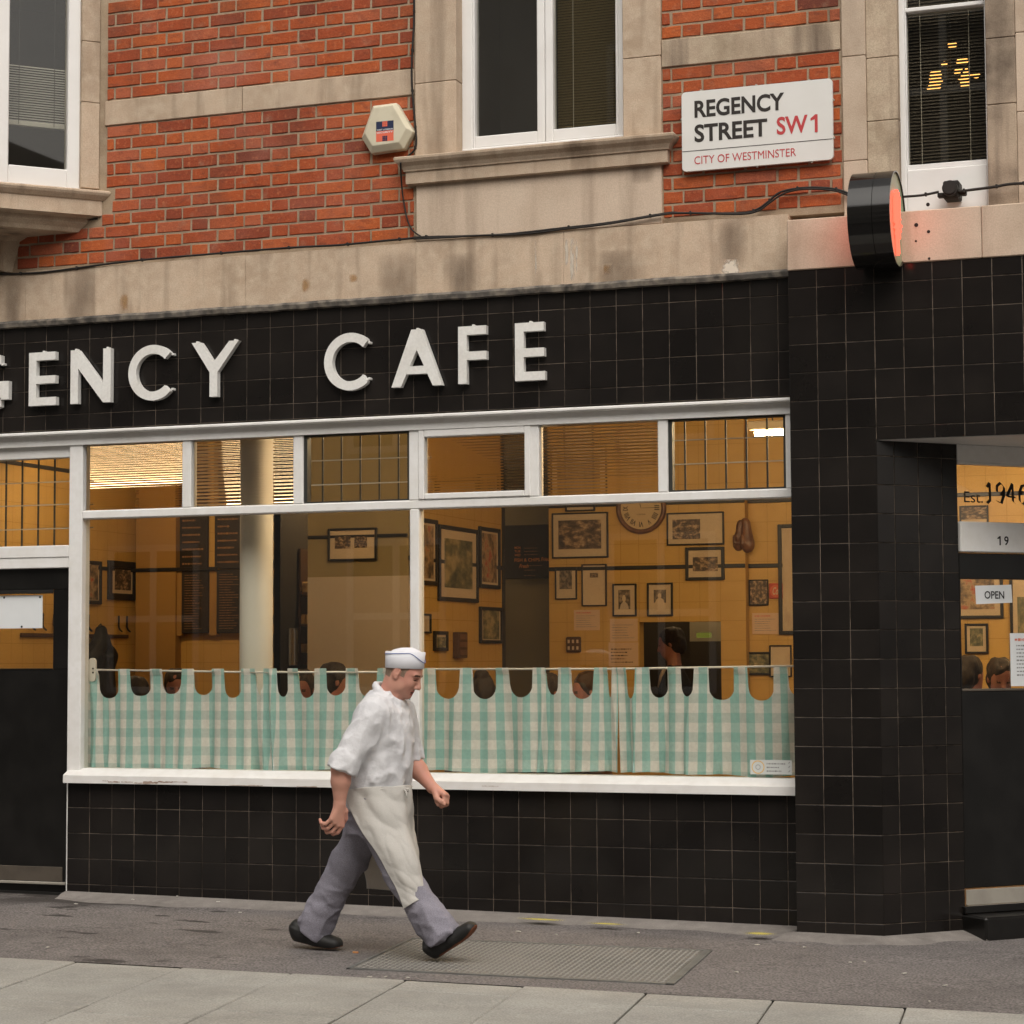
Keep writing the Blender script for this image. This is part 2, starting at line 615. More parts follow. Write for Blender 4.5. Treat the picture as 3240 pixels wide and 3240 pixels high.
def tarmac():
    m = mat('tarmac', (.162, .147, .142), .9, .2, var=[(1.3, (.118, .106, .102), .8), (7, (.195, .178, .17), .5)], fine=(85, .5), bump=(95, .8, .008))
    t = m.node_tree
    p = t.nodes['Principled BSDF']
    src = p.inputs['Base Color'].links[0].from_socket
    geo = node(t, 'ShaderNodeNewGeometry')

    def nz(s_, sc3, loc):
        mp = node(t, 'ShaderNodeMapping')
        mp.inputs['Scale'].default_value = sc3
        mp.inputs['Location'].default_value = loc
        t.links.new(geo.outputs['Position'], mp.inputs[0])
        n = node(t, 'ShaderNodeTexNoise')
        n.inputs['Scale'].default_value = s_
        n.inputs['Detail'].default_value = 5
        t.links.new(mp.outputs[0], n.inputs['Vector'])
        return n.outputs['Fac']

    def mr(f, a, b, c, d):
        n = node(t, 'ShaderNodeMapRange')
        for i, v in zip((1, 2, 3, 4), (a, b, c, d)):
            n.inputs[i].default_value = v
        t.links.new(f, n.inputs[0])
        return n.outputs[0]

    def mul(a, b):
        n = node(t, 'ShaderNodeMath', operation='MULTIPLY')
        t.links.new(a, n.inputs[0])
        t.links.new(b, n.inputs[1])
        return n.outputs[0]
    sx = node(t, 'ShaderNodeSeparateXYZ')
    t.links.new(geo.outputs['Position'], sx.inputs[0])

    def mx(a, c, f):
        n = node(t, 'ShaderNodeMix', data_type='RGBA')
        t.links.new(a, n.inputs[6])
        n.inputs[7].default_value = (*c, 1)
        t.links.new(f, n.inputs[0])
        return n.outputs[2]
    # scattered small oil blots, mostly towards the left door; a spread damp patch by that door
    blots = mul(mr(nz(2.4, (1, 2.0, 1), (3.3, 1.1, 0)), .63, .67, 0, .8), mr(sx.outputs[0], 1.2, 2.6, 1, .12))
    damp = mul(mr(nz(1.7, (1, 1.6, 1), (0, 0, 0)), .40, .52, 0, .8), mul(mr(sx.outputs[0], .15, .95, 1, 0), mr(sx.outputs[1], -.55, -.25, 0, 1)))
    cur = mx(src, (.028, .025, .023), blots)
    cur = mx(cur, (.04, .034, .03), damp)
    t.links.new(cur, p.inputs['Base Color'])
    return m


M['tarmac'] = tarmac()


# ------------------------------------------------------------------ lettering
def text_geo(s, w_, h_, depth=0.0, bold=0.0, shear=0.0):
    """(verts, faces) of s fitted in a w x h box, lower-left at 0,0, in x,z, front face towards -y"""
    cu = bpy.data.curves.new('writing', 'FONT')
    cu.body = s
    cu.size = 1
    cu.offset = bold
    cu.shear = shear
    cu.resolution_u = 4
    o = bpy.data.objects.new('writing', cu)
    COL.objects.link(o)
    dg = bpy.context.evaluated_depsgraph_get()
    me = bpy.data.meshes.new_from_object(o.evaluated_get(dg))
    n = len(me.vertices)
    a = np.zeros(n * 3)
    me.vertices.foreach_get('co', a)
    a = a.reshape(-1, 3)
    fs = [tuple(p.vertices) for p in me.polygons]
    bpy.data.objects.remove(o)
    bpy.data.curves.remove(cu)
    bpy.data.meshes.remove(me)
    mn, mx_ = a.min(0), a.max(0)
    a = (a - mn) / (mx_ - mn + 1e-9)
    vs_ = [(x * w_, 0.0, y * h_) for x, y, z in a]
    return vs_, fs


def one(mb, x, y, z, w_, h_, mi=0):
    t = w_ * .42
    mb.add([(x + a, y, z + b) for a, b in ((w_ - t, 0), (w_, 0), (w_, h_), (w_ - t * .8, h_), (0, h_ * .80), (0, h_ * .66), (w_ - t, h_ * .74))], [tuple(range(7))], mi)


def text(mb, s, x, y, z, w_, h_, bold=0.0, mi=0, shear=0.0):
    vs_, fs = text_geo(s, w_, h_, 0, bold, shear)
    mb.add([(x + a, y, z + c) for a, b, c in vs_], fs, mi)


def scribble(mb, x0, x1, y, z0, z1, rows, fill=.6, mi=0, r=random):
    """lines of writing too small to read"""
    dz = (z1 - z0) / rows
    for i in range(rows):
        x = x0
        zz = z1 - (i + .5) * dz
        end = x0 + (x1 - x0) * r.uniform(.55, 1.0)
        while x < end:
            wd = r.uniform(.03, .12) * (x1 - x0)
            xe = min(x + wd, end)
            h = dz * fill * r.uniform(.5, .9) / 2
            mb.quad((x, y, zz - h), (xe, y, zz - h), (xe, y, zz + h), (x, y, zz + h), mi)
            x = xe + .025 * (x1 - x0)


def pen(mb, pts, y, nib=(.010, .007), mi=0):
    """a broad-nib stroke through pts (x,z)"""
    for (xa, za), (xb, zb) in zip(pts[:-1], pts[1:]):
        nx, nz_ = nib
        q = [(xa - nx, za + nz_), (xa + nx, za - nz_), (xb + nx, zb - nz_), (xb - nx, zb + nz_)]
        mb.quad(*[(x, y, z) for x, z in q], mi)


# ------------------------------------------------------------------ ground
def sheet(xs, ys, zf):
    mb = MB()
    for y in ys:
        for x in xs:
            mb.v.append((x, y, zf(x, y)))
    n = len(xs)
    for j in range(len(ys) - 1):
        for i in range(n - 1):
            a = j * n + i
            mb.f.append((a, a + 1, a + n + 1, a + n))
            mb.m.append(0)
    return mb


def edge_y(x):
    return -2.195 + .026 * (x - 1.0)


M['road'] = mat('road', (.095, .09, .086), .9, .2, var=(1, (.045, .042, .04), .7), fine=(150, .2))
solo('ground', sheet([-160, -20, 30, 160], [-200, -20, 6, 160], lambda x, y: gz(0, 0) - .75), M['road'], kind='structure')
solo('road', sheet([-60, -5, 0, 5, 10, 60], [-15.0, -8, -4.62], lambda x, y: gz(x, -4.6) - .13), M['road'], kind='structure')
kerb = MB()
for i in range(-8, 16):
    x0 = i * .92
    mbz = gz(x0 + .46, -4.5)
    kerb.box(x0 + .003, x0 + .914, -4.62, -4.47, mbz - .3, mbz + .004, .012)
solo('kerb', kerb, M['slab'], kind='structure')
pave = MB()
xs = [-3.0 + .25 * i for i in range(45)]
pave = sheet(xs, [.02, -.3, -.7, -1.1, -1.6, -2.0], gz)
for i, x in enumerate(xs):                     # last row follows the slab line
    k = 5 * len(xs) + i
    pave.v[k] = (x, edge_y(x), gz(x, edge_y(x)))
PAVE = solo('pavement', pave, M['tarmac'], kind='structure')
rf = sheet([4.6, 5.0, 5.5, 6.0, 6.6, 8.6], [-.02, .5, 1.0, 2.5], lambda x, y: gz(x, y) - .002)
part('recess_floor', rf, M['tarmac'], PAVE)
fil = MB()
# trowelled cement fillet along the foot of the tiled wall
fx = [-.16 + .06 * i for i in range(77)]
for i, x in enumerate(fx):
    wd = .20 + .05 * math.sin(x * 3.1) + .03 * math.sin(x * 11)
    for (dy, dz) in ((.02, .035), (-.06, .022), (-wd * .6, .008), (-wd, -.004)):
        fil.v.append((x, dy, gz(x, dy) + dz))
for i in range(len(fx) - 1):
    for k in range(3):
        a = i * 4 + k
        fil.f.append((a, a + 1, a + 5, a + 4))
        fil.m.append(0)
part('cement_fillet', fil, M['cement'], PAVE)
fil2 = MB()
base = [(4.40, .0), (4.40, -.199), (4.876, -.199), (5.247, .172), (5.30, .12)]
pl = []
for (a, b) in zip(base[:-1], base[1:]):
    for k in range(10):
        pl.append((a[0] + (b[0] - a[0]) * k / 10, a[1] + (b[1] - a[1]) * k / 10))
pl.append(base[-1])
for i, (x, y) in enumerate(pl):
    wd = .17 + .03 * math.sin(i * .9)
    dx, dy = (-.5, -.85) if i < 10 else ((0.05, -1) if i < 18 else (.62, -.75))
    for k, dz in ((0.0, .03), (.35, .02), (.7, .008), (1.0, -.004)):
        X, Y = x + dx * wd * k, y + dy * wd * k
        fil2.v.append((X, Y, gz(X, Y) + dz))
for i in range(len(pl) - 1):
    for k in range(3):
        a = i * 4 + k
        fil2.f.append((a, a + 1, a + 5, a + 4))
        fil2.m.append(0)
part('cement_fillet', fil2, M['cement'], PAVE)


def blotmat():
    m = bpy.data.materials.new('yellow_spray')
    m.use_nodes = True
    t = m.node_tree
    p = t.nodes['Principled BSDF']
    p.inputs['Base Color'].default_value = (.50, .42, .07, 1)
    p.inputs['Roughness'].default_value = .8
    tc = node(t, 'ShaderNodeTexCoord')
    g = node(t, 'ShaderNodeTexGradient', gradient_type='SPHERICAL')
    mp = node(t, 'ShaderNodeMapping')
    mp.inputs['Location'].default_value = (-1, -1, 0)
    mp.inputs['Scale'].default_value = (2, 2, 0)
    t.links.new(tc.outputs['Generated'], mp.inputs[0])
    t.links.new(mp.outputs[0], g.inputs[0])
    n = node(t, 'ShaderNodeTexNoise')
    n.inputs['Scale'].default_value = 60
    mu = node(t, 'ShaderNodeMath', operation='MULTIPLY')
    t.links.new(g.outputs['Fac'], mu.inputs[0])
    t.links.new(n.outputs['Fac'], mu.inputs[1])
    rr = node(t, 'ShaderNodeMapRange')
    rr.inputs[1].default_value = .05
    rr.inputs[2].default_value = .38
    t.links.new(mu.outputs[0], rr.inputs[0])
    t.links.new(rr.outputs[0], p.inputs['Alpha'])
    return m


M['spray'] = blotmat()
for x, y, a, b in ((2.985, -.20, .17, .05), (3.375, -.245, .13, .045), (4.245, -.325, .10, .065)):
    mbp = MB()
    n = 20
    base_n = len(mbp.v)
    pts = [(x + a * math.cos(2 * math.pi * k / n), y + b * math.sin(2 * math.pi * k / n)) for k in range(n)]
    mbp.add([(px, py, gz(px, py) + .030) for px, py in pts], [tuple(range(n))])
    part('spray_mark', mbp, M['spray'], PAVE)
# footway slabs, each one a part
FOOT = thing('footway', None, None, (0, 0, 0), kind='structure')
fb = sheet([-3, 0, 3, 6, 9.5], [-4.5, -3.3, -2.1], lambda x, y: gz(x, y) - .012)
part('slab_bed', fb, M['slabjoint'], FOOT)
crossY = {0: [-2.75, -3.6], 1: [-3.2, -4.05], 2: [-3.38], 3: [-3.14, -3.98], 4: [-2.39, -3.25], 5: [-3.05, -3.9], 6: [-2.41, -3.3], 7: [-3.0, -3.85], 8: [-2.34, -3.2], 9: [-2.9, -3.7], 10: [-2.5, -3.4]}
for k in range(-5, 13):
    xa = 1.25 + .5815 * (k - 1)
    xb = xa + .5815
    cuts = crossY.get(k, [-2.8, -3.65])
    ys = [None] + cuts + [-4.465]
    for j in range(len(ys) - 1):
        def cx(x, y):
            return x - .105 * (y + 2.2)

        def corner(x, y):
            yy = edge_y(x) if y is None else y
            return cx(x, yy), yy
        g_ = .0045
        P = [corner(xa + g_, ys[j + 1]), corner(xb - g_, ys[j + 1]), corner(xb - g_, ys[j]), corner(xa + g_, ys[j])]
        P = [(P[0][0], P[0][1] + g_), (P[1][0], P[1][1] + g_), (P[2][0], P[2][1] - g_), (P[3][0], P[3][1] - g_)]
        cxm, cym = sum(p[0] for p in P) / 4, sum(p[1] for p in P) / 4
        up = random.uniform(-.002, .003)
        tx, ty = random.uniform(-.003, .003), random.uniform(-.003, .003)
        mbs = MB()
        top, mid, low = [], [], []
        for (x, y) in P:
            dx, dy = cxm - x, cym - y
            z = gz(x, y) + up + tx * (x - cxm) + ty * (y - cym)
            top.append((x + .006 * np.sign(dx), y + .006 * np.sign(dy), z))
            mid.append((x, y, z - .005))
            low.append((x, y, z - .05))
        vs_ = top + mid + low
        fs = [(0, 1, 2, 3)] + [(i, (i + 1) % 4, 4 + (i + 1) % 4, 4 + i) for i in range(4)] + [(4 + i, 4 + (i + 1) % 4, 8 + (i + 1) % 4, 8 + i) for i in range(4)]
        mbs.add(vs_, fs)
        # origin of each slab at its own centre
        me = mbs.mesh('slab', [M['slab']], False, (cxm, cym, gz(cxm, cym)))
        link('slab', me, FOOT, (cxm, cym, gz(cxm, cym)))
# cellar plate
CP = thing('cellar_plate', 'grey chequered metal cellar plate set in the tarmac under the walking man', 'cellar plate', (3.35, -1.35, gz(3.35, -1.35)))
FL, FR, BR_, BL = (2.60, -1.955), (4.21, -1.865), (4.115, -.81), (2.51, -.925)


def bil(u, v):
    x = (FL[0] * (1 - u) + FR[0] * u) * (1 - v) + (BL[0] * (1 - u) + BR_[0] * u) * v
    y = (FL[1] * (1 - u) + FR[1] * u) * (1 - v) + (BL[1] * (1 - u) + BR_[1] * u) * v
    return x, y


pm = MB()
q = [bil(.012, .02), bil(.975, .02), bil(.975, .98), bil(.012, .98)]
pm.add([(x, y, gz(x, y) + .004) for x, y in q], [(0, 1, 2, 3)])
part('plate', pm, M['plate'], CP)
tm = MB()
NU, NV = 54, 34                                   # raised chequer studs, far too many to pick apart
for i in range(NU):
    for j in range(NV):
        u, v = .02 + .95 * (i + .5) / NU, .03 + .94 * (j + .5) / NV
        x, y = bil(u, v)
        z = gz(x, y) + .0045
        a = R(40 if (i + j) % 2 else -50)
        dx, dy = math.cos(a) * .0125, math.sin(a) * .0125
        ex, ey = -math.sin(a) * .0055, math.cos(a) * .0055
        tm.add([(x - dx, y - dy, z), (x + ex, y + ey, z), (x + dx, y + dy, z), (x - ex, y - ey, z), (x, y, z + .0055)],
               [(0, 1, 4), (1, 2, 4), (2, 3, 4), (3, 0, 4)])
studs = part('stud', tm, mat('worn_stud', (.255, .242, .22), .5, .4, metal=.2), CP)
studs['kind'] = 'stuff'
for (a, b, c, d) in (((0, 0), (1, 0), (1, .02), (0, .02)), ((.975, 0), (1, 0), (1, 1), (.975, 1)), ((0, 0), (.012, 0), (.012, 1), (0, 1)), ((0, .98), (1, .98), (1, 1), (0, 1))):
    fm = MB()
    P = [bil(*k) for k in (a, b, c, d)]
    fm.add([(x, y, gz(x, y) + .007) for x, y in P] + [(x, y, gz(x, y) - .02) for x, y in P],
           [(0, 1, 2, 3), (0, 1, 5, 4), (1, 2, 6, 5), (2, 3, 7, 6), (3, 0, 4, 7)])
    part('frame_bar', fm, M['plateframe'], CP)

# ------------------------------------------------------------------ glazed black wall tiles
TILES = {}
P6 = .1545


def tile_mesh(w_, h_, kind='tile', mats=None, d=.012, c=.0022):
    key = (kind, round(w_, 3), round(h_, 3))
    if key not in TILES:
        mb = MB()
        a, b = w_ / 2, h_ / 2
        v0 = [(-a + c, 0, -b + c), (a - c, 0, -b + c), (a - c, 0, b - c), (-a + c, 0, b - c)]
        v1 = [(-a, c * .8, -b), (a, c * .8, -b), (a, c * .8, b), (-a, c * .8, b)]
        v2 = [(-a, d, -b), (a, d, -b), (a, d, b), (-a, d, b)]
        fs = [(0, 1, 2, 3)] + [(i, (i + 1) % 4, 4 + (i + 1) % 4, 4 + i) for i in range(4)] + [(4 + i, 4 + (i + 1) % 4, 8 + (i + 1) % 4, 8 + i) for i in range(4)]
        mb.add(v0 + v1 + v2, fs)
        TILES[key] = mb.mesh(kind, mats or [M['tile']])
    return TILES[key]


def tiles(root, xs_, zs_, y=0.0, skip=None, gap=.0034, name='tile', joined=None):
    """one object per tile between the joint lines xs_, zs_ (in the root's own axes)"""
    for i in range(len(xs_) - 1):
        for k in range(len(zs_) - 1):
            x0, x1, z0, z1 = xs_[i], xs_[i + 1], zs_[k], zs_[k + 1]
            if skip and skip((x0 + x1) / 2, (z0 + z1) / 2):
                continue
            if x1 - x0 < .012 or z1 - z0 < .012:
                continue
            me = tile_mesh(x1 - x0 - gap, z1 - z0 - gap)
            o = link(name, me, root, ((x0 + x1) / 2, y + random.uniform(-.0006, .0006), (z0 + z1) / 2),
                     (R(random.uniform(-.25, .25)), 0, R(random.uniform(-.25, .25))))


def joints(a, b, first, pitch):
    out = [a]
    k = math.ceil((a - first) / pitch + 1e-6)
    while first + k * pitch < b - 1e-6:
        out.append(first + k * pitch)
        k += 1
    out.append(b)
    return out


# stall riser under the window
ST = thing('tiled_stall_riser', 'low black tiled wall below the white window sill', 'tiled wall', (0, 0, 0))
g = MB()
g.box(-.155, 4.42, .0035, .30, -.35, .612)
part('grout_bed', g, M['grout'], ST)
tiles(ST, joints(-.155, 4.405, 0, P6), joints(-.14, .612, 0, P6))
# fascia
FA = thing('tiled_fascia', 'long black tiled fascia carrying the white cafe letters', 'shop fascia', (0, 0, 0))
g = MB()
g.box(-3.0, 4.42, -.0295, .30, 2.785, 3.437)
part('grout_bed', g, M['grout'], FA)
tiles(FA, joints(-3.0, 4.408, -.62572, P6), joints(2.785, 3.437, 2.87736, P6), y=-.033)
# tiled wall beyond the left door, outside the photograph
LW = thing('tiled_wall', 'black tiled wall beyond the left cafe door, just outside the photograph', 'tiled wall', (-2.1, 0, 0))
g = MB()
g.box(-3.0, -1.302, .0035, .30, -.35, 2.69)
part('grout_bed', g, M['grout'], LW)
g = MB()
for xa_ in range(11):
    for za_ in range(19):
        x_, z_ = -3.0 + .1543 * xa_, -.13 + P6 * za_
        if z_ + P6 < 2.70:
            g.box(x_ + .0017, x_ + .1526, 0, .01, z_ + .0017, min(z_ + P6 - .0017, 2.69))
part('tile', g, M['tile'], LW)['kind'] = 'stuff'
# lead flashing above the fascia
LF = MB()
nx = 190
prof = [(-.02, 3.482), (-.062, 3.478), (-.072, 3.463), (-.066, 3.438), (-.045, 3.432), (-.02, 3.44)]
for i in range(nx + 1):
    x = -3.0 + 7.40 * i / nx
    wob = .0018 * math.sin(x * 9.1) + .0012 * math.sin(x * 23.7 + 1) + random.uniform(-.0018, .0018)
    for (y, z) in prof:
        LF.v.append((x, y + wob, z + wob * .8))
for i in range(nx):
    for k in range(len(prof) - 1):
        a = i * len(prof) + k
        LF.f.append((a, a + 1, a + 1 + len(prof), a + len(prof)))
        LF.m.append(0)
solo('lead_flashing', LF, M['lead'], 'rough dark lead flashing strip along the top of the tiled fascia', 'flashing')

# pier and entrance header (one plane, standing forward of the fascia)
PY = -.197
PI_ = thing('tiled_pier', 'black tiled pier with splayed side between window and entrance', 'tiled pier', (4.414, PY, 0))
core = MB()
core.plan_prism([(4.416, .3), (4.416, PY + .0035), (4.874, PY + .0035), (5.2435, .1760), (5.21, .20), (4.95, .3)], -.3, 2.505)
core.box(4.416, 4.874, PY + .0035, .3, 2.505, 3.441)
part('grout_bed', core, M['grout'], PI_)
zp = joints(-.16, 3.443, 2.885 - .1537 * 30, .1537)
tiles(PI_, [0, .1553, .3106, .4645], zp)
# left return of the pier (side that meets the window wall)
ret = MB()
ret.box(4.4145, 4.4175, PY + .006, .0, -.15, 3.44)
part('side_return', ret, M['tile'], PI_)
SPL = thing('tiled_splay', 'angled black tiled face of the pier leading in to the door', 'tiled wall', (4.876, PY, 0), R(45))
tiles(SPL, [.002, .114, .2685, .423, .525], joints(-.16, 2.505, 2.885 - .1537 * 30, .1537))
HD = thing('tiled_header', 'black tiled band across the top of the entrance recess', 'tiled wall', (4.876, PY, 0))
g = MB()
g.box(4.877, 8.6, PY + .0035, .3, 2.51, 3.441)
part('grout_bed', g, M['grout'], HD)
hx = [0.0035] + [.466 - .4645 + .1553 * k for k in range(1, 25)]
tiles(HD, hx, joints(2.507, 3.443, 2.885 - .1537 * 30, .1537))
# soffit of the recess and its plain surround
sf = MB()
sf.plan_prism([(4.86, PY + .02), (8.6, PY + .02), (8.6, 2.5), (7.56, 2.5), (5.25, .19)], 2.5055, 2.515)
solo('recess_soffit', sf, M['white'], kind='structure')

# ------------------------------------------------------------------ right door (on the 45 degree line of the recess)
DE = thing('entrance_door', 'black glazed corner entrance door with pale kick plate', 'door', (5.247, .174, 0), R(45))
# local axes: x along the door, -y to the street
d = MB()
d.box(.0, 1.15, .0, .05, 1.777, 1.917, .004)
d.box(.0, 1.15, .0, .05, .124, 1.172, .004)
d.box(.0, .006, .0, .05, 1.172, 1.777)
d.box(.95, 1.15, .0, .05, 1.172, 1.777, .004)
d.box(1.152, 3.2, -.004, .05, -.12, 2.50, .004)
part('door_leaf', d, M['black'], DE, world=False)
d = MB()
d.box(.006, .95, .0, .02, 1.172, 1.186, .003)
part('glazing_bead', d, M['kick_dull'], DE, world=False)
d = MB()
d.box(0, .95, .018, .022, 1.176, 1.777)
part('pane', d, M['glass'], DE, world=False)
d = MB()
d.box(.003, 1.1, -.006, .0, .035, .118, .002)
d.box(.003, 1.1, -.018, .0, -.006, .034, .006)
part('kick_plate', d, M['kick'], DE, world=False)
d = MB()
d.box(-.0, 1.2, -.02, .06, 1.921, 2.086, .006)
part('transom_board', d, M['white'], DE, world=False)
d = MB()
d.box(-.0, 1.2, -.003, .05, 2.412, 2.505, .004)
d.box(-.0, 1.2, .0, .05, 2.398, 2.412, .003)
part('door_head', d, M['white'], DE, world=False)
d = MB()
d.box(0.0, 1.2, .02, .024, 2.086, 2.40)
part('transom_pane', d, M['glass'], DE, world=False)
d = MB()
one(d, .242, -.0215, 1.961, .022, .05)
text(d, '9', .287, -.0215, 1.961, .030, .05, .02)
part('door_number', d, M['ink'], DE, world=False)
d = MB()
text(d, 'Est.', .055, .018, 2.192, .125, .06, .0)
bx = .205
s9 = .105


def dig(pts, ox, w_=.062, hh=.112, z0=2.192):
    pen(d, [(ox + a * w_, z0 + b * hh) for a, b in pts], .018, (.0075, .005))


dig([(.05, .78), (.35, 1.0), (.38, .15), (.05, .0)], bx)
dig([(.38, .15), (.75, .03)], bx)
dig([(.9, .62), (.55, .42), (.12, .58), (.15, .85), (.55, 1.02), (.92, .8), (.88, .4), (.6, .02), (.1, .12)], bx + .062)
dig([(.95, .32), (.0, .36), (.62, 1.0), (.66, .12), (.92, .0)], bx + .137)
dig([(.85, .95), (.4, .9), (.1, .55), (.15, .15), (.5, -.02), (.9, .2), (.85, .5), (.5, .62), (.2, .5)], bx + .215)
part('window_lettering', d, M['ink'], DE, world=False)
# step in front of the door
stp = MB()
stp.box(-.02, 1.5, -.20, .06, -.25, -.008 + .0, .012)
stp.box(-.02, 1.5, -.03, .06, -.006, .033, .004)
DS = thing('door_step', 'glossy black doorstep below the pale kick plate', 'step', (5.247, .174, 0), R(45))
part('step_block', stp, M['black'], DS, world=False)
# things hung on the door
op = thing('open_sign', 'small white card reading OPEN stuck inside the corner door', 'sign', (5.33, .257, 1.641), R(45))
d = MB()
d.add([(0.0, .012, .0), (.243, .012, .010), (.237, .012, .108), (-.005, .012, .10)], [(0, 1, 2, 3)])
d.add([(0.0, .0135, .0), (.243, .0135, .010), (.237, .0135, .108), (-.005, .0135, .10)], [(0, 1, 2, 3)])
part('card', d, M['paper'], op, world=False)
d = MB()
text(d, 'OPEN', .055, .010, .030, .132, .042, .015)
part('lettering', d, M['ink'], op, world=False)
nt_ = thing('door_notice', 'white printed notice taped to the corner door under the OPEN card', 'notice', (5.486, .413, 1.197), R(45))
d = MB()
d.box(0, .22, .010, .0125, 0, .288)
part('sheet', d, M['paper'], nt_, world=False)
d = MB()
scribble(d, .04, .2, .009, .05, .23, 9, .5)
part('writing', d, M['greyink'], nt_, world=False)
d = MB()
scribble(d, .03, .2, .009, .24, .265, 1, .8)
part('heading', d, M['redink'], nt_, world=False)

# ------------------------------------------------------------------ shop window
SW = thing('shop_window', 'wide white painted cafe window with a row of small top lights', 'shop window', (0, 0, 0))
TY = .006                                           # front of the timber
d = MB()
d.box(-3.0, 4.408, -.058, .06, 2.752, 2.774, .006)
part('head_drip', d, M['white'], SW)
d = MB()
d.box(-3.0, 4.412, TY - .012, .10, 2.690, 2.753)
part('head_board', d, M['white'], SW)
d = MB()
d.box(-.166, -.072, TY - .001, .10, -.13, 2.692, .004)
part('door_post', d, M['white'], SW)
d = MB()
d.box(-.073, 4.412, TY, .09, 2.229, 2.282, .007)
part('transom', d, M['white'], SW)
d = MB()
d.box(2.112, 2.171, TY, .09, .69, 2.231, .007)
part('centre_mullion', d, M['white'], SW)
for a, b in ((.618, .680), (1.362, 1.428), (2.108, 2.19), (2.845, 2.912), (3.615, 3.674), (4.342, 4.412)):
    d = MB()
    d.box(a, b, TY, .09, 2.28, 2.692, .006)
    part('top_mullion', d, M['white'], SW)
# sill with a weathered top
d = MB()
pr = [(-.052, .6155), (-.050, .6615), (-.044, .6665), (.03, .702), (.12, .704), (.12, .6155)]
vs_ = [(-.156, y, z) for y, z in pr] + [(4.405, y, z) for y, z in pr]
# the left end of the sill is chamfered
vs_[1] = (-.156, -.050, .6615)
n = len(pr)
d.add(vs_, [tuple(range(n)), tuple(range(2 * n - 1, n - 1, -1))] + [(i, (i + 1) % n, n + (i + 1) % n, n + i) for i in range(n)])
part('sill', d, M['sill_worn'], SW)
for x0, x1, z0, z1 in ((.12, .16, .630, .634), (.16, .24, .622, .632), (.25, .33, .624, .630), (.34, .40, .619, .626), (.40, .50, .6165, .636), (.50, .60, .626, .638), (.56, .70, .630, .636), (.98, 1.10, .6165, .621), (1.10, 1.2, .6165, .6225), (1.42, 1.55, .6165, .6215), (2.58, 2.68, .638, .641)):
    d = MB()
    nn = 9
    top = [(x0 + (x1 - x0) * i / nn, z1 - random.uniform(0, .5) * (z1 - z0)) for i in range(nn + 1)]
    bot = [(x0 + (x1 - x0) * i / nn, z0 + random.uniform(0, .35) * (z1 - z0)) for i in range(nn + 1)]
    for i in range(nn):
        d.quad((bot[i][0], -.0533, bot[i][1]), (bot[i + 1][0], -.0533, bot[i + 1][1]), (top[i + 1][0], -.0528, top[i + 1][1]), (top[i][0], -.0528, top[i][1]))
    part('paint_flake', d, M['flake'], SW)
# lower panes
for x0, x1 in ((-.075, 2.115), (2.168, 4.412)):
    d = MB()
    d.box(x0, x1, .050, .056, .698, 2.232)
    part('pane', d, M['glass'], SW)


def reeded(x0, x1, z0, z1, pitch, amp, y=.05):
    rows = max(8, int((z1 - z0) / pitch * 10))
    mb = MB()
    for i in range(rows + 1):
        z = z0 + (z1 - z0) * i / rows
        yy = y - amp * .5 * (1 + math.cos(2 * math.pi * (z - z0) / pitch))
        mb.v += [(x0, yy, z), (x1, yy, z)]
    for i in range(rows):
        a = 2 * i
        mb.f.append((a, a + 1, a + 3, a + 2))
        mb.m.append(0)
    n0 = len(mb.v)
    mb.v += [(x0, y + .006, z0), (x1, y + .006, z0), (x1, y + .006, z1), (x0, y + .006, z1)]
    mb.f.append((n0, n0 + 3, n0 + 2, n0 + 1))
    mb.m.append(0)
    me = bpy.data.meshes.new('reeded_pane')
    me.from_pydata(mb.v, [], mb.f)
    me.materials.append(M['reeded'])
    me.polygons.foreach_set('use_smooth', [True] * rows + [False])
    me.update()
    o = link('reeded_pane', me, SW)
    return o


reeded(-.072, .618, 2.281, 2.692, .0145, .0009)
reeded(.680, 1.362, 2.281, 2.692, .0215, .0034)
reeded(2.206, 2.826, 2.318, 2.648, .0165, .0012)
reeded(2.912, 3.615, 2.281, 2.692, .0185, .0015)
d = MB()                                            # sash of the fourth light stands inside the frame
d.box(2.17, 2.206, -.002, .07, 2.283, 2.690, .005)
d.box(2.826, 2.86, -.002, .07, 2.283, 2.690, .005)
d.box(2.206, 2.826, -.002, .07, 2.283, 2.318, .005)
d.box(2.206, 2.826, -.002, .07, 2.646, 2.690, .005)
part('hopper_sash', d, M['white'], SW)


def barred(root, x0, x1, z0, z1, xs_, zs_, yb=.13, frame=True):
    """clear top light with dark metal edge and a grid of security wires behind it"""
    dd = MB()
    dd.box(x0, x1, .05, .055, z0, z1)
    part('pane', dd, M['glass'], root)
    if frame:
        dd = MB()
        dd.box(x0, x0 + .022, .02, .075, z0, z1)
        dd.box(x1 - .014, x1, .02, .075, z0, z1)
        dd.box(x0 + .022, x1 - .014, .02, .075, z0, z0 + .010)
        dd.box(x0 + .022, x1 - .014, .02, .075, z1 - .012, z1)
        part('metal_frame', dd, M['wire'], root)
    for x in xs_:
        dd = MB()
        dd.box(x - .005, x + .005, yb - .004, yb + .004, z0 - .05, z1 + .05)
        part('upright_bar', dd, M['wire'], root)
    for i, z in enumerate(zs_):
        dd = MB()
        dd.box(x0 - .1, x1 + .1, yb - .012, yb - .005, z - .003, z + .003)
        part('cross_wire', dd, M['wire_lt'], root)


barred(SW, 1.428, 2.108, 2.282, 2.692, [1.5 + .123 * k for k in range(5)], [2.40, 2.545])
barred(SW, 3.674, 4.342, 2.282, 2.692, [3.74 + .118 * k for k in range(6)], [2.445, 2.58])

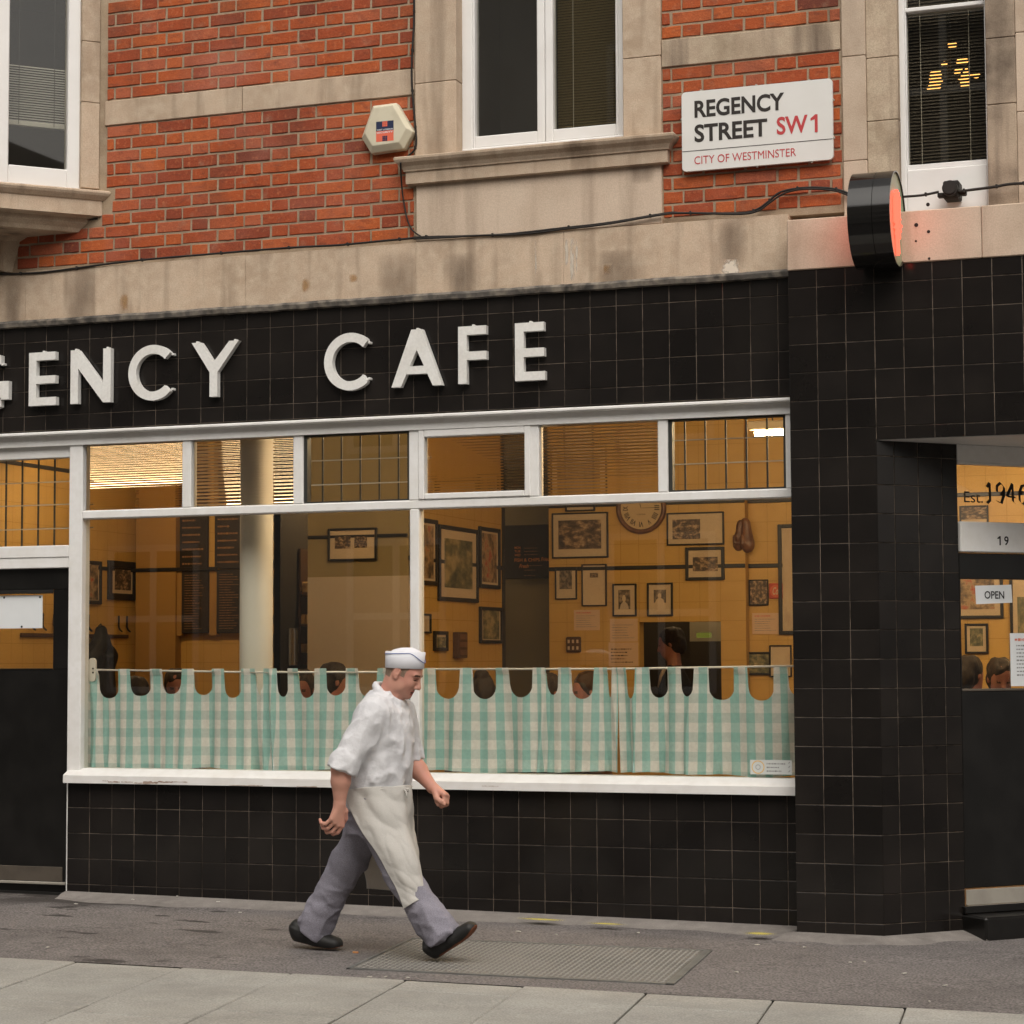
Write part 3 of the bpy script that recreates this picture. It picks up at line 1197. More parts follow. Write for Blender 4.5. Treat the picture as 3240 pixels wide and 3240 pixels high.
# ------------------------------------------------------------------ left door and fanlight
LD = thing('cafe_door', 'black cafe door with a glazed upper half at the left edge', 'door', (-.66, .05, 0))
d = MB()
d.box(-1.3, -.168, .05, .10, 1.80, 1.935, .004)
d.box(-1.3, -.168, .05, .10, -.06, 1.306, .004)
d.box(-.300, -.168, .05, .10, 1.306, 1.80, .004)
d.box(-1.3, -1.05, .05, .10, 1.306, 1.80, .004)
part('door_leaf', d, M['black'], LD)
d = MB()
d.box(-1.05, -.30, .046, .056, 1.776, 1.80, .003)
d.box(-1.05, -.30, .046, .056, 1.306, 1.312, .002)
part('glazing_bead', d, M['blackmatte'], LD)
d = MB()
d.box(-1.05, -.30, .07, .074, 1.306, 1.78)
part('pane', d, M['glass'], LD)
d = MB()
d.box(-1.3, -.215, .043, .05, .006, .095, .002)
part('kick_plate', d, M['kick_dull'], LD)
d = MB()
d.box(-1.3, -.18, .02, .05, -.012, .004, .003)
part('weather_bar', d, M['kick'], LD)
d = MB()
d.box(-1.3, -.168, .03, .13, -.15, -.058)
part('threshold', d, M['blackmatte'], LD)
FLT = thing('fanlight', 'square barred fanlight over the left cafe door', 'window', (-.66, .03, 1.93))
d = MB()
d.box(-1.45, -.166, .012, .10, 1.932, 1.998, .004)
d.box(-1.45, -.166, .006, .10, 1.998, 2.072, .004)
part('transom_bar', d, M['white'], FLT)
d = MB()
d.box(-1.45, -.166, .03, .10, 2.618, 2.692, .004)
part('top_rail', d, M['white'], FLT)
barred(FLT, -1.3, -.167, 2.072, 2.618, [-.235 - .118 * k for k in range(8)], [2.185, 2.335, 2.478], yb=.14, frame=False)
NP = solo('paper_notice', MB().box(-.82, -.387, .066, .069, 1.562, 1.769), M['paper'], 'blank white paper notice pinned inside the left door glass', 'notice')
pins = MB()
for x, z in ((-.405, 1.755), (-.665, 1.756), (-.535, 1.572)):
    pins.cyl((x, .0655, z), .007, .003, 'y', 10)
part('drawing_pin', pins, M['ink'], NP)

# ------------------------------------------------------------------ cafe curtains
def gingham():
    m = bpy.data.materials.new('gingham')
    m.use_nodes = True
    t = m.node_tree
    p = t.nodes['Principled BSDF']
    p.inputs['Roughness'].default_value = .9
    p.inputs['Specular IOR Level'].default_value = .15
    uv = node(t, 'ShaderNodeUVMap')
    sp = node(t, 'ShaderNodeSeparateXYZ')
    t.links.new(uv.outputs[0], sp.inputs[0])

    def band(sock, off):
        a = node(t, 'ShaderNodeMath', operation='ADD')
        a.inputs[1].default_value = off
        t.links.new(sock, a.inputs[0])
        f = node(t, 'ShaderNodeMath', operation='FRACT')
        t.links.new(a.outputs[0], f.inputs[0])
        g_ = node(t, 'ShaderNodeMath', operation='GREATER_THAN')
        g_.inputs[1].default_value = .5
        t.links.new(f.outputs[0], g_.inputs[0])
        return g_.outputs[0]
    bx_, bz_ = band(sp.outputs[0], 0), band(sp.outputs[1], .25)

    def mx(a, b, f):
        n = node(t, 'ShaderNodeMix', data_type='RGBA')
        for s_, v in ((6, a), (7, b)):
            if isinstance(v, tuple):
                n.inputs[s_].default_value = (*v, 1)
            else:
                t.links.new(v, n.inputs[s_])
        t.links.new(f, n.inputs[0])
        return n.outputs[2]
    white, cross, teal, deep = (.80, .805, .81), (.60, .68, .69), (.43, .645, .65), (.315, .575, .575)
    c = mx(mx(white, cross, bz_), mx(teal, deep, bz_), bx_)
    nz = node(t, 'ShaderNodeTexNoise')
    nz.inputs['Scale'].default_value = 55
    nz.inputs['Detail'].default_value = 4
    tc = node(t, 'ShaderNodeTexCoord')
    t.links.new(tc.outputs['Object'], nz.inputs['Vector'])
    mr = node(t, 'ShaderNodeMapRange')
    mr.inputs[3].default_value = .84
    mr.inputs[4].default_value = 1.16
    t.links.new(nz.outputs['Fac'], mr.inputs[0])
    v = node(t, 'ShaderNodeVectorMath', operation='SCALE')
    t.links.new(c, v.inputs[0])
    t.links.new(mr.outputs[0], v.inputs['Scale'])
    t.links.new(v.outputs[0], p.inputs['Base Color'])
    b = node(t, 'ShaderNodeBump')
    b.inputs['Strength'].default_value = .35
    b.inputs['Distance'].default_value = .006
    n2 = node(t, 'ShaderNodeTexNoise')
    n2.inputs['Scale'].default_value = 22
    t.links.new(tc.outputs['Object'], n2.inputs['Vector'])
    t.links.new(n2.outputs['Fac'], b.inputs['Height'])
    t.links.new(b.outputs[0], p.inputs['Normal'])
    o = t.nodes['Material Output']
    tl = node(t, 'ShaderNodeBsdfTranslucent')
    t.links.new(v.outputs[0], tl.inputs[0])
    ms = node(t, 'ShaderNodeMixShader')
    ms.inputs[0].default_value = .08
    t.links.new(p.outputs[0], ms.inputs[1])
    t.links.new(tl.outputs[0], ms.inputs[2])
    t.links.new(ms.outputs[0], o.inputs[0])
    return m


M['gingham'] = gingham()


def curtain(tabs, x_lo, x_hi, label, group, folds, yb=.125, rod_z=1.295, z_bot=.712, seed=1, u0=0.0, shade=None):
    """tabs: list of (x0, x1) where the cloth goes up to the rod; between them a rounded scallop"""
    rr = random.Random(seed)
    n = int((x_hi - x_lo) / .0055)
    nz_ = 34
    xs_ = [x_lo + (x_hi - x_lo) * i / n for i in range(n + 1)]

    def top(x):
        for a, b in tabs:
            if a <= x <= b:
                return rod_z + .012
        # scallop between neighbouring tabs
        lo = max([b for a, b in tabs if b < x], default=None)
        hi = min([a for a, b in tabs if a > x], default=None)
        if lo is None:
            lo = hi - .15
        if hi is None:
            hi = lo + .15
        c, hw = (lo + hi) / 2, (hi - lo) / 2
        sag = .158 + .012 * math.sin(c * 23.0) + .006 * math.sin(c * 61)
        q_ = min(1, abs(x - c) / hw)
        return rod_z - sag + .075 * (1 - math.sqrt(max(0, 1 - q_ ** 2.2)))
    ph = [rr.uniform(0, 6.28) for _ in range(8)]

    def depth(x, s):
        """fold depth; s is 0 at the rod, 1 at the hem"""
        a = .006 + .020 * s
        v = a * (math.sin(x * 17 + ph[0]) + .6 * math.sin(x * 31 + ph[1] + s) + .35 * math.sin(x * 58 + ph[2]))
        for fx_, wd, dp in folds:
            v += dp * math.exp(-((x - fx_ - .02 * math.sin(s * 3 + fx_ * 9)) / wd) ** 2) * (.25 + .75 * s)
        return v
    V, UV = [], []
    us = 0.0
    ulist = []
    for i, x in enumerate(xs_):
        if i:
            us += math.hypot(xs_[i] - xs_[i - 1], 1.15 * (depth(xs_[i], .8) - depth(xs_[i - 1], .8)))
        ulist.append(us)
    hem = [z_bot + .006 * math.sin(x * 5 + ph[3]) + .004 * math.sin(x * 14 + ph[4]) for x in xs_]
    for i, x in enumerate(xs_):
        tz = top(x)
        for k in range(nz_ + 1):
            s_ = k / nz_
            z = tz + (hem[i] - tz) * s_
            sf_ = (rod_z - z) / (rod_z - z_bot)
            drift = .010 * sf_ * math.sin(x * 7 + ph[5])
            y = yb + depth(x, max(0, sf_))
            if z > rod_z - .015:
                y = yb - .008
            V.append((x + drift, y, z))
            UV.append((u0 + ulist[i] / .106, z / .108))
    F = []
    for i in range(n):
        for k in range(nz_):
            a = i * (nz_ + 1) + k
            F.append((a, a + nz_ + 1, a + nz_ + 2, a + 1))
    loc = ((x_lo + x_hi) / 2, yb, z_bot)
    me = bpy.data.meshes.new('gingham_curtain')
    me.from_pydata([(x - loc[0], y - loc[1], z - loc[2]) for x, y, z in V], [], F)
    ul = me.uv_layers.new(name='UVMap')
    li = np.zeros(len(me.loops), dtype=np.int32)
    me.loops.foreach_get('vertex_index', li)
    ul.data.foreach_set('uv', np.array(UV)[li].ravel())
    me.materials.append(M['gingham'])
    me.polygons.foreach_set('use_smooth', [True] * len(F))
    me.update()
    o = link('gingham_curtain', me, None, loc)
    return tag(o, label, 'curtain', group)


GRP = 'gingham curtains across the lower cafe window'
curtain([(-.099, -.018), (.123, .211), (.343, .43), (.56, .65), (.767, .856), (.967, 1.062)], -.125, 1.10,
        'green and white gingham curtain at the left end of the window beside the door', GRP,
        [(-.06, .02, -.035), (.02, .015, .03), (.72, .02, -.02), (1.06, .03, .03)], seed=3, z_bot=.700)
curtain([(1.115, 1.21), (1.275, 1.345), (1.45, 1.53), (1.655, 1.735), (1.86, 1.945), (2.05, 2.12)], 1.10, 2.125,
        'gingham curtain behind the walking man, bunched where it meets its left neighbour', GRP,
        [(1.12, .02, -.03), (1.155, .012, .035), (1.19, .014, -.04), (1.42, .02, .025), (1.8, .03, -.02)], seed=5, z_bot=.702, u0=.3)
curtain([(2.148, 2.231), (2.378, 2.46), (2.598, 2.685), (2.825, 2.908), (2.981, 3.06), (3.197, 3.278), (3.299, 3.335)], 2.135, 3.335,
        'gingham curtain just right of the window post, hem lifted slightly above the sill', GRP,
        [(2.20, .025, -.02), (2.66, .03, .02), (2.865, .016, -.035), (2.90, .014, .03), (3.25, .02, .025), (3.32, .02, -.03)], seed=8, z_bot=.712, u0=.55)
curtain([(3.335, 3.385), (3.438, 3.525), (3.625, 3.708), (3.781, 3.866), (4.007, 4.091), (4.233, 4.316)], 3.335, 4.362,
        'gingham curtain at the right end of the window, above the small hygiene sticker', GRP,
        [(3.37, .025, .04), (3.42, .015, -.03), (3.60, .016, .03), (3.76, .014, -.03), (3.9, .016, .03), (4.33, .03, .03)], seed=11, z_bot=.712, u0=.1)
for x0, x1, z0, z1, lab in ((-.07, 2.112, 1.306, 1.288, 'white curtain rod in the left half of the cafe window'), (2.171, 4.408, 1.304, 1.316, 'white curtain rod in the right half of the cafe window')):
    d = MB()
    d.tube([(x0, .125, z0 - .004), ((x0 + x1) / 2, .125, (z0 + z1) / 2 - .012), (x1, .125, z1 - .004)], .0065, 10)
    solo('curtain_rod', d, M['rod'], lab, 'curtain rod', 'curtain rods in the cafe window', smooth=True)
STK = thing('hygiene_sticker', 'small white sticker with yellow ring stuck low inside the window glass', 'sticker', (4.20, .048, .73))
d = MB()
d.box(4.113, 4.346, .0485, .0495, .722, .800)
part('label', d, mat('sticker_white', (.60, .62, .60), .6, .3), STK)
d = MB()
for k in range(28):
    a0, a1 = 2 * math.pi * k / 28, 2 * math.pi * (k + 1) / 28
    for r0, r1, mi in ((.031, .036, 0), (.011, .014, 1)):
        d.quad(*[(4.157 + rr_ * math.cos(a), .0478, .761 + rr_ * math.sin(a)) for rr_, a in ((r0, a0), (r1, a0), (r1, a1), (r0, a1))], mi=mi)
part('ring', d, [mat('sticker_yellow', (.72, .45, .12), .6, .3), M['greyink']], STK)
d = MB()
scribble(d, 4.205, 4.315, .0478, .73, .79, 3, .45)
for z in (.738, .762, .784):
    d.quad((4.325, .0478, z), (4.329, .0478, z - .003), (4.336, .0478, z + .007), (4.334, .0478, z + .008))
part('writing', d, M['greyink'], STK)

# ------------------------------------------------------------------ letters of the cafe name
LY0, LY1 = -.080, -.042                             # front and back of the letters
LZ0, LZ1 = 2.936, 3.268
LG = 'white letters of the cafe name'


def strokes(mb, polys):
    for p in polys:
        mb.poly_prism(p, LY0, LY1)


def arc_letter(mb, cx, cz, rx, rz, th, a0, a1, n=40, flat=None):
    o_, i_ = [], []
    for k in range(n + 1):
        a = R(a0 + (a1 - a0) * k / n)
        o_.append((cx + rx * math.cos(a), cz + rz * math.sin(a)))
        i_.append((cx + (rx - th) * math.cos(a), cz + (rz - th) * math.sin(a)))
    N = n + 1
    vs_ = [(x, LY0, z) for x, z in o_ + i_] + [(x, LY1, z) for x, z in o_ + i_]
    fs = []
    for k in range(n):
        fs.append((k, k + 1, N + k + 1, N + k))
        fs.append((2 * N + k, 3 * N + k, 3 * N + k + 1, 2 * N + k + 1))
        fs.append((k, k + 1, 2 * N + k + 1, 2 * N + k))
        fs.append((N + k, N + k + 1, 3 * N + k + 1, 3 * N + k))
    for k in (0, n):
        fs.append((k, N + k, 3 * N + k, 2 * N + k))
    if flat:
        vs_ = [(min(x, flat), y, z) for x, y, z in vs_]
    mb.add(vs_, fs)


def rect(x0, x1, z0, z1):
    return [(x0, z0), (x1, z0), (x1, z1), (x0, z1)]


def letter(ch, x0, x1, label, th=.053):
    mb = MB()
    z0, z1 = LZ0, LZ1
    if ch in 'EF':
        strokes(mb, [rect(x0, x0 + th, z0, z1), rect(x0 + th, x1 - .006, z1 - th * .95, z1), rect(x0 + th, x1 - .004, z0 + .136, z0 + .136 + th * .92)])
        if ch == 'E':
            strokes(mb, [rect(x0 + th, x1, z0, z0 + th * .95)])
    elif ch == 'N':
        strokes(mb, [rect(x0, x0 + th, z0, z1), rect(x1 - th, x1, z0, z1)])
        mb.poly_prism([(x0 + th, z1), (x0 + th, z1 - .115), (x1 - th, z0), (x1 - th, z0 + .115)], LY0 + .0008, LY1)
    elif ch in 'CG':
        cx, rx = x0 + .168, .168
        arc_letter(mb, cx, (z0 + z1) / 2, rx, .170, th * 1.02, 44, 316, flat=x1)
        if ch == 'G':
            strokes(mb, [rect(x1 - .012, x1 + .055, z0 + .05, z0 + .165), rect(x1 - .075, x1 - .012, z0 + .115, z0 + .165)])
    elif ch == 'Y':
        c = (x0 + x1) / 2 - .01
        h = z0 + .148
        mb.poly_prism([(c - th / 2, z0), (c + th / 2, z0), (c + th / 2, h), (c, h + .062), (c - th / 2, h)], LY0, LY1)
        mb.poly_prism([(c - th / 2, h), (c, h + .062), (x0 + th * 1.2, z1), (x0, z1)], LY0 + .0006, LY1)
        mb.poly_prism([(c + th / 2, h), (x1, z1), (x1 - th * 1.2, z1), (c, h + .062)], LY0 + .0006, LY1)
    elif ch == 'A':
        c = (x0 + x1) / 2
        mb.poly_prism([(x0, z0), (x0 + th * 1.12, z0), (c, z1 - .12), (c, z1), (c - .034, z1)], LY0, LY1)
        mb.poly_prism([(x1 - th * 1.12, z0), (x1, z0), (c + .034, z1), (c, z1), (c, z1 - .12)], LY0, LY1)
        mb.poly_prism([(x0 + .07, z0 + .072), (x1 - .07, z0 + .072), (x1 - .088, z0 + .118), (x0 + .088, z0 + .118)], LY0 + .0012, LY1)
    o = solo('sign_letter', mb, M['letter'], label, 'sign letter', LG)
    fx_ = MB()
    for x, z in (((x0 + x1) / 2, z1 + .004),) if ch in 'EAF' else ((x1 + .005, z1 - .058), (x1 + .005, z0 + .062)) if ch in 'CG' else ((x0 + .03, z1 + .004), (x1 - .03, z1 + .004)):
        fx_.box(x - .007, x + .007, -.07, -.034, z - .008, z + .006, .002)
    part('fixing_clip', fx_, M['letter'], o)
    return o


letter('G', -.83, -.61, 'white letter G cut by the left edge of the photograph')
letter('E', -.409, -.215, 'white letter E between the cut-off G and the N')
letter('N', -.112, .170, 'white letter N on the black tiled fascia')
letter('C', .293, .585, 'white letter C between the N and the Y')
letter('Y', .727, 1.043, 'white letter Y on the black tiled fascia')
letter('C', 1.605, 1.884, 'white letter C beginning the second word CAFE')
letter('A', 2.036, 2.354, 'white letter A on the black tiled fascia')
letter('F', 2.453, 2.631, 'white letter F on the black tiled fascia')
letter('E', 2.801, 2.981, 'white letter E ending the word CAFE')

# ------------------------------------------------------------------ brickwork
CH = .0782
BRK = {}


def brick_mesh(w_, h_, var):
    key = (round(w_, 3), round(h_, 3), var)
    if key not in BRK:
        rr = random.Random(hash(key) % 9999)
        mb = MB()
        a, b = w_ / 2, h_ / 2
        j = lambda s_: rr.uniform(-s_, s_)
        c = .003
        nseg = 3
        fr, ed, bk = [], [], []
        loop = []
        for i in range(nseg):
            loop.append((-a + 2 * a * i / nseg, -b))
        loop.append((a, -b))
        loop.append((a, b))
        for i in range(1, nseg):
            loop.append((a - 2 * a * i / nseg, b))
        loop.append((-a, b))
        for x, z in loop:
            jx, jz = j(.0015), j(.0018)
            ed.append((x + jx, .003, z + jz))
            fr.append((x * (1 - c / a) + jx, j(.0008), z * (1 - c / b) + jz))
            bk.append((x + jx, .03, z + jz))
        m_ = len(loop)
        mb.add(fr + ed + bk, [tuple(range(m_))] + [(i, (i + 1) % m_, m_ + (i + 1) % m_, m_ + i) for i in range(m_)] +
               [(m_ + i, m_ + (i + 1) % m_, 2 * m_ + (i + 1) % m_, 2 * m_ + i) for i in range(m_)])
        BRK[key] = mb.mesh('brick', [M['brick']])
    return BRK[key]


def brickwork(root, loc, x0, x1, zt, courses, start_a, off_a, clip=None, up=False):
    """Flemish bond; courses counted down from zt (or up when up is set)"""
    mod, st, he, jn = .3595, .243, .1165, .0135
    for k in range(courses):
        z = zt + CH * (k + .5) if up else zt - CH * (k + .5)
        isA = (k % 2 == 0) ^ up
        xs_ = start_a + (0 if isA else mod / 2)
        i = math.floor(((x0(z) if callable(x0) else x0) - xs_) / mod) - 1
        while xs_ + i * mod < x1:
            for a, b in ((xs_ + i * mod, xs_ + i * mod + st), (xs_ + i * mod + st, xs_ + (i + 1) * mod)):
                lo, hi = max(a, x0(z) if callable(x0) else x0), min(b, x1)
                if hi - lo < .03:
                    continue
                c = (lo + hi) / 2
                if clip and clip(c, z, hi - lo):
                    continue
                wq = round((hi - lo - jn) / .004) * .004
                me = brick_mesh(max(wq, .02), CH - jn, random.randrange(3))
                link('brick', me, root, (c - loc[0] + random.uniform(-.0012, .0012), random.uniform(-.0022, .0022), z - loc[2] + random.uniform(-.0012, .0012)),
                     (R(random.uniform(-.5, .5)), R(random.uniform(-.25, .25)), R(random.uniform(-.5, .5))))
            i += 1


BW = thing('brick_wall', 'red brick wall panel between the stone bay and the middle sash window', 'brick wall', (1.1, 0, 3.8))
d = MB()
d.box(-3.0, 2.16, .006, .12, 3.785, 4.09)
d.box(.02, 2.16, .006, .12, 4.09, 5.55)
part('mortar_bed', d, M['mortar'], BW)
loc = (1.1, 0, 3.8)


def left_end(z):
    return .078 if z > 4.30 else (.118 if z > 4.10 else (.045 if z > 4.03 else -.56))


brickwork(BW, loc, left_end, 2.150, 4.672, 11, .433 - .3595, 0)
brickwork(BW, loc, .078, 2.150, 4.832, 8, .433 - .3595, 0, None, True)
for a, b in ((.07, 1.02), (1.024, 2.150)):
    d = MB()
    d.box(a, b, -.006, .03, 4.675, 4.829, .004)
    part('stone_band', d, M['stone'], BW)
BR2 = thing('brick_wall', 'small red brick wall panel behind the white street name sign', 'brick wall', (4.2, 0, 3.8))
d = MB()
d.box(3.64, 4.70, .006, .12, 3.785, 5.55)
part('mortar_bed', d, M['mortar'], BR2)
loc = (4.2, 0, 3.8)
brickwork(BR2, loc, 3.66, 4.685, 4.682, 11, 4.0765, 0)
brickwork(BR2, loc, 3.66, 4.685, 4.846, 8, 4.0765, 0, None, True)
d = MB()
d.box(3.662, 4.680, -.006, .03, 4.686, 4.842, .004)
part('stone_band', d, M['stone_dirty'], BR2)

# ------------------------------------------------------------------ stone course over the fascia
SB = thing('stone_string_course', 'long weathered stone course between brickwork and black fascia', 'stone course', (1.5, -.03, 3.46))
for a, b in ((-3.0, -1.45), (-1.45, -.47), (-.47, .02), (.02, 1.06), (1.06, 2.17), (2.17, 3.08), (3.08, 4.385)):
    d = MB()
    d.box(a + .0006, b - .0006, -.030, .12, 3.462, 3.790 + random.uniform(-.003, .003), .0012)
    part('stone_block', d, M['stone'], SB)
RBK = thing('stone_course_block', 'warm coloured stone course block behind the round sign', 'stone course', (5.4, -.2, 3.44))
zt = float(atY(*(2160 + 605 * .559, 1245 * .559), -.205)[2])
for a, b in ((4.412, 5.45), (5.45, 6.9), (6.9, 8.6)):
    d = MB()
    d.box(a + .001, b - .001, -.205, .12, 3.443, zt, .005)
    part('stone_block', d, M['stone_light'], RBK)
# old bolt holes in that block
for px, py, r_ in ((2936, 647, .010), (2899, 712, .011), (2938, 733, .009), (2898, 763, .006), (2940, 818, .007)):
    p = atY(px, py, -.2055)
    d = MB()
    d.cyl((p[0], -.2045, p[2]), r_, .004, 'y', 12)
    part('bolt_hole', d, M['blackmatte'], RBK)

# ------------------------------------------------------------------ windows upstairs
def blind(root, x0, x1, z0, z1, pitch, y, m, tilt=25, depth=.024, stuff=False, rot=0):
    n = int((z1 - z0) / pitch)
    me = None
    dz, dy = depth / 2 * math.sin(R(tilt)), depth / 2 * math.cos(R(tilt))
    if stuff:
        mb = MB()
        for i in range(n):
            z = z0 + (i + .5) * pitch
            mb.quad((x0, y - dy, z - dz), (x1, y - dy, z - dz), (x1, y + dy, z + dz), (x0, y + dy, z + dz))
        o = part('slat', mb, m, root, world=False)
        o['kind'] = 'stuff'
        return
    mb = MB()
    mb.quad((x0, -dy, -dz), (x1, -dy, -dz), (x1, 0, dz * .25), (x0, 0, dz * .25))
    mb.quad((x0, 0, dz * .25), (x1, 0, dz * .25), (x1, dy, dz), (x0, dy, dz))
    me = mb.mesh('slat', [m], fix=False)
    for i in range(n):
        z = z0 + (i + .5) * pitch
        link('slat', me, root, (0, y, z), (R(random.uniform(-2, 2)), R(random.uniform(-.12, .12)), 0))


# middle sash window
W2 = thing('sash_window', 'middle white upstairs window in a pale stone surround', 'window', (2.93, 0, 0))
ox = 2.93


def jamb(root, x0, x1, y0, y1, zs_, m, world=True):
    for a, b in zip(zs_[:-1], zs_[1:]):
        dd = MB()
        dd.box(x0, x1, y0, y1, a + .001, b - .001, .004)
        part('jamb_stone', dd, m, root, world=world)


fy = .085                                              # front of the timber frame
xl = float(atY(1080 + 680 * .559, 500 * .559, fy)[0])
xli = float(atY(1080 + 752 * .559, 500 * .559, fy)[0])
xm0 = float(atY(1080 + 1105 * .559, 500 * .559, fy)[0])
xm1 = float(atY(1080 + 1195 * .559, 500 * .559, fy)[0])
xri = float(atY(1080 + 1550 * .559, 400 * .559, fy)[0])
xr = float(atY(1080 + 1577 * .559, 400 * .559, fy)[0])
zg = float(atY(1080 + 1150 * .559, 735 * .559, fy)[2])
jamb(W2, 2.158, xl + .004, -.012, .30, [4.28, 4.735, 5.7], M['stone'])
jamb(W2, 3.435, 3.660, -.012, .30, [4.28, 4.755, 5.7], M['stone'])
d = MB()
d.box(xl, xli - .012, fy, fy + .09, 4.285, 5.7, .006)
d.box(xr - .012, 3.436, fy, fy + .09, 4.285, 5.7, .006)
d.box(xl, 3.436, fy - .005, fy + .09, 4.285, 4.345, .006)
part('window_frame', d, M['white_up'], W2)
for a, b, e in ((xli - .012, (xm0 + xm1) / 2 - .0015, xm0), ((xm0 + xm1) / 2 + .0015, xr - .012, xri)):
    d = MB()
    left = a < xm0
    ga, gb = (xli, xm0) if left else (xm1, xri)
    d.box(a, ga, fy + .006, fy + .075, 4.345, 5.7, .005)
    d.box(gb, b, fy + .006, fy + .075, 4.345, 5.7, .005)
    d.box(ga, gb, fy + .006, fy + .075, 4.345, zg, .005)
    sash = part('casement', d, M['white_up'], W2)
    d = MB()
    d.box(ga - .005, gb + .005, fy + .045, fy + .05, zg - .005, 5.72)
    part('pane', d, M['glass_old'] if left else M['glass_up'], sash)
blind(W2, xm1 - ox - .02, xri - ox + .03, 4.36, 5.7, .0165, fy + .16, M['blind_ol'], 50, .022, True)
d = MB()
d.box(3.06, 3.063, fy + .14, fy + .143, 4.36, 5.7)
part('blind_cord', d, M['wire_lt'], W2)
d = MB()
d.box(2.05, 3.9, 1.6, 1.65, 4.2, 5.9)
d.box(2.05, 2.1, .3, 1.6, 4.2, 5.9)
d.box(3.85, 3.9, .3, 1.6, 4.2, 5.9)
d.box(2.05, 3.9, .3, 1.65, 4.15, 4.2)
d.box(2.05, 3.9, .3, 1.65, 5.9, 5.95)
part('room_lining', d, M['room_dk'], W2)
# moulded sill: rectangular rings, returning at both ends
def ring_mould(x0, x1, prof):
    mb = MB()
    for o_, z in prof:
        mb.v += [(x0 - o_, .05, z), (x0 - o_, -o_, z), (x1 + o_, -o_, z), (x1 + o_, .05, z)]
    for i in range(len(prof) - 1):
        a = 4 * i
        for k in range(3):
            mb.f.append((a + k, a + k + 1, a + k + 5, a + k + 4))
            mb.m.append(0)
    e = 4 * (len(prof) - 1)
    mb.f += [(0, 1, 2, 3), (e, e + 1, e + 2, e + 3)]
    mb.m += [0, 0]
    return mb


zs0 = 4.300
mb = ring_mould(2.165, 3.655, [(.0, zs0 + .004), (.098, zs0 - .012), (.105, zs0 - .018), (.105, zs0 - .030), (.096, zs0 - .046), (.074, zs0 - .066), (.062, zs0 - .086), (.060, zs0 - .094), (.050, zs0 - .096), (.050, zs0 - .166), (.042, zs0 - .170), (.0, zs0 - .170)])
part('moulded_sill', mb, M['stone'], W2)
d = MB()
d.box(2.166, 3.658, -.014, .1, 3.795, 4.14, .004)
part('apron_stone', d, M['stone_light'], W2)

# right window
W3 = thing('casement_window', 'narrow white upstairs window at the right with a lit chandelier behind its blind', 'window', (5.24, 0, 0))
ox = 5.24
fy = .055
A = lambda px, py, y=fy: atY(2160 + px * .559, py * .559, y)
x0, x0i, x1i, x1 = float(A(1225, 500)[0]), float(A(1268, 500)[0]), float(A(1712, 500)[0]), float(A(1732, 500)[0])
zb = float(A(1500, 915)[2])
zt0, zt1 = float(A(1500, 44)[2]), float(A(1500, 20)[2])
jamb(W3, 4.689, 4.82, -.012, .3, [3.7, 4.06, 4.64, 5.7], M['stone_light'])
jamb(W3, 4.821, x0 + .004, -.004, .3, [3.7, 4.27, 4.62, 5.7], M['stone_dirty'])
M['stone_sooty'] = mat('sooty_stone', (.40, .315, .235), .88, .2, var=[(2.4, (.11, .082, .062), .95), (8, (.46, .37, .28), .4)], streak=((.07, .052, .04), .95), fine=(160, .14), bump=(60, .45, .004))
jamb(W3, x1 - .004, 5.62, -.012, .3, [3.7, 4.30, 4.66, 5.7], M['stone_sooty'])
jamb(W3, 5.621, 8.6, -.006, .3, [3.7, 4.25, 4.68, 5.7], M['stone_light'])
d = MB()
d.box(x0, x0i - .008, fy, fy + .09, 3.75, 5.7, .005)
d.box(x1i + .004, x1, fy, fy + .09, 3.75, 5.7, .005)
d.box(x0i - .008, x1i + .004, fy, fy + .09, 3.75, zb - .03, .005)
part('window_frame', d, M['white_up'], W3)
d = MB()
d.box(x0i - .008, x0i, fy + .012, fy + .08, zb - .03, 5.7, .003)
d.box(x1i, x1i + .004, fy + .012, fy + .08, zb - .03, 5.7, .001)
d.box(x0i, x1i, fy + .012, fy + .08, zb - .03, zb, .003)
d.box(x0i, x1i, fy + .004, fy + .08, zt0, zt1, .004)
sash = part('casement', d, M['white_up'], W3)
d = MB()
d.box(x0i - .003, x1i + .003, fy + .045, fy + .05, zb - .003, 5.7)
part('pane', d, M['glass_up'], sash)
blind(W3, x0i - ox - .02, x1i - ox + .03, zb + .022, 5.35, .0185, fy + .15, M['blind_dk'], 48, .024)
d = MB()
d.box(x0i - .02, x1i + .03, fy + .135, fy + .16, zb + .006, zb + .022)
part('blind_rail', d, M['wire_lt'], W3)
for px in (1350, 1625):
    xx = float(A(px, 500, fy + .13)[0])
    d = MB()
    d.box(xx - .002, xx + .002, fy + .126, fy + .13, zb + .01, 5.4)
    part('blind_cord', d, M['wire_lt'], W3)
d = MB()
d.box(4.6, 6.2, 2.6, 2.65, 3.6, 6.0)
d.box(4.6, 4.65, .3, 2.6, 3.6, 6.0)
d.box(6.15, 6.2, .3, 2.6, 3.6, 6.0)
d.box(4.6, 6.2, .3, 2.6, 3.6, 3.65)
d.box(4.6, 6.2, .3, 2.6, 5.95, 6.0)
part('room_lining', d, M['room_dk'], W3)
CHD = thing('chandelier', 'lit warm chandelier glowing behind the blind of the right upstairs window', 'chandelier', tuple(float(v) for v in A(1510, 400, 1.3)))
cc = A(1510, 400, 1.3)
d = MB()
d.tube([(cc[0], 1.3, cc[2] + .6), (cc[0], 1.3, cc[2] - .05)], .012, 8)
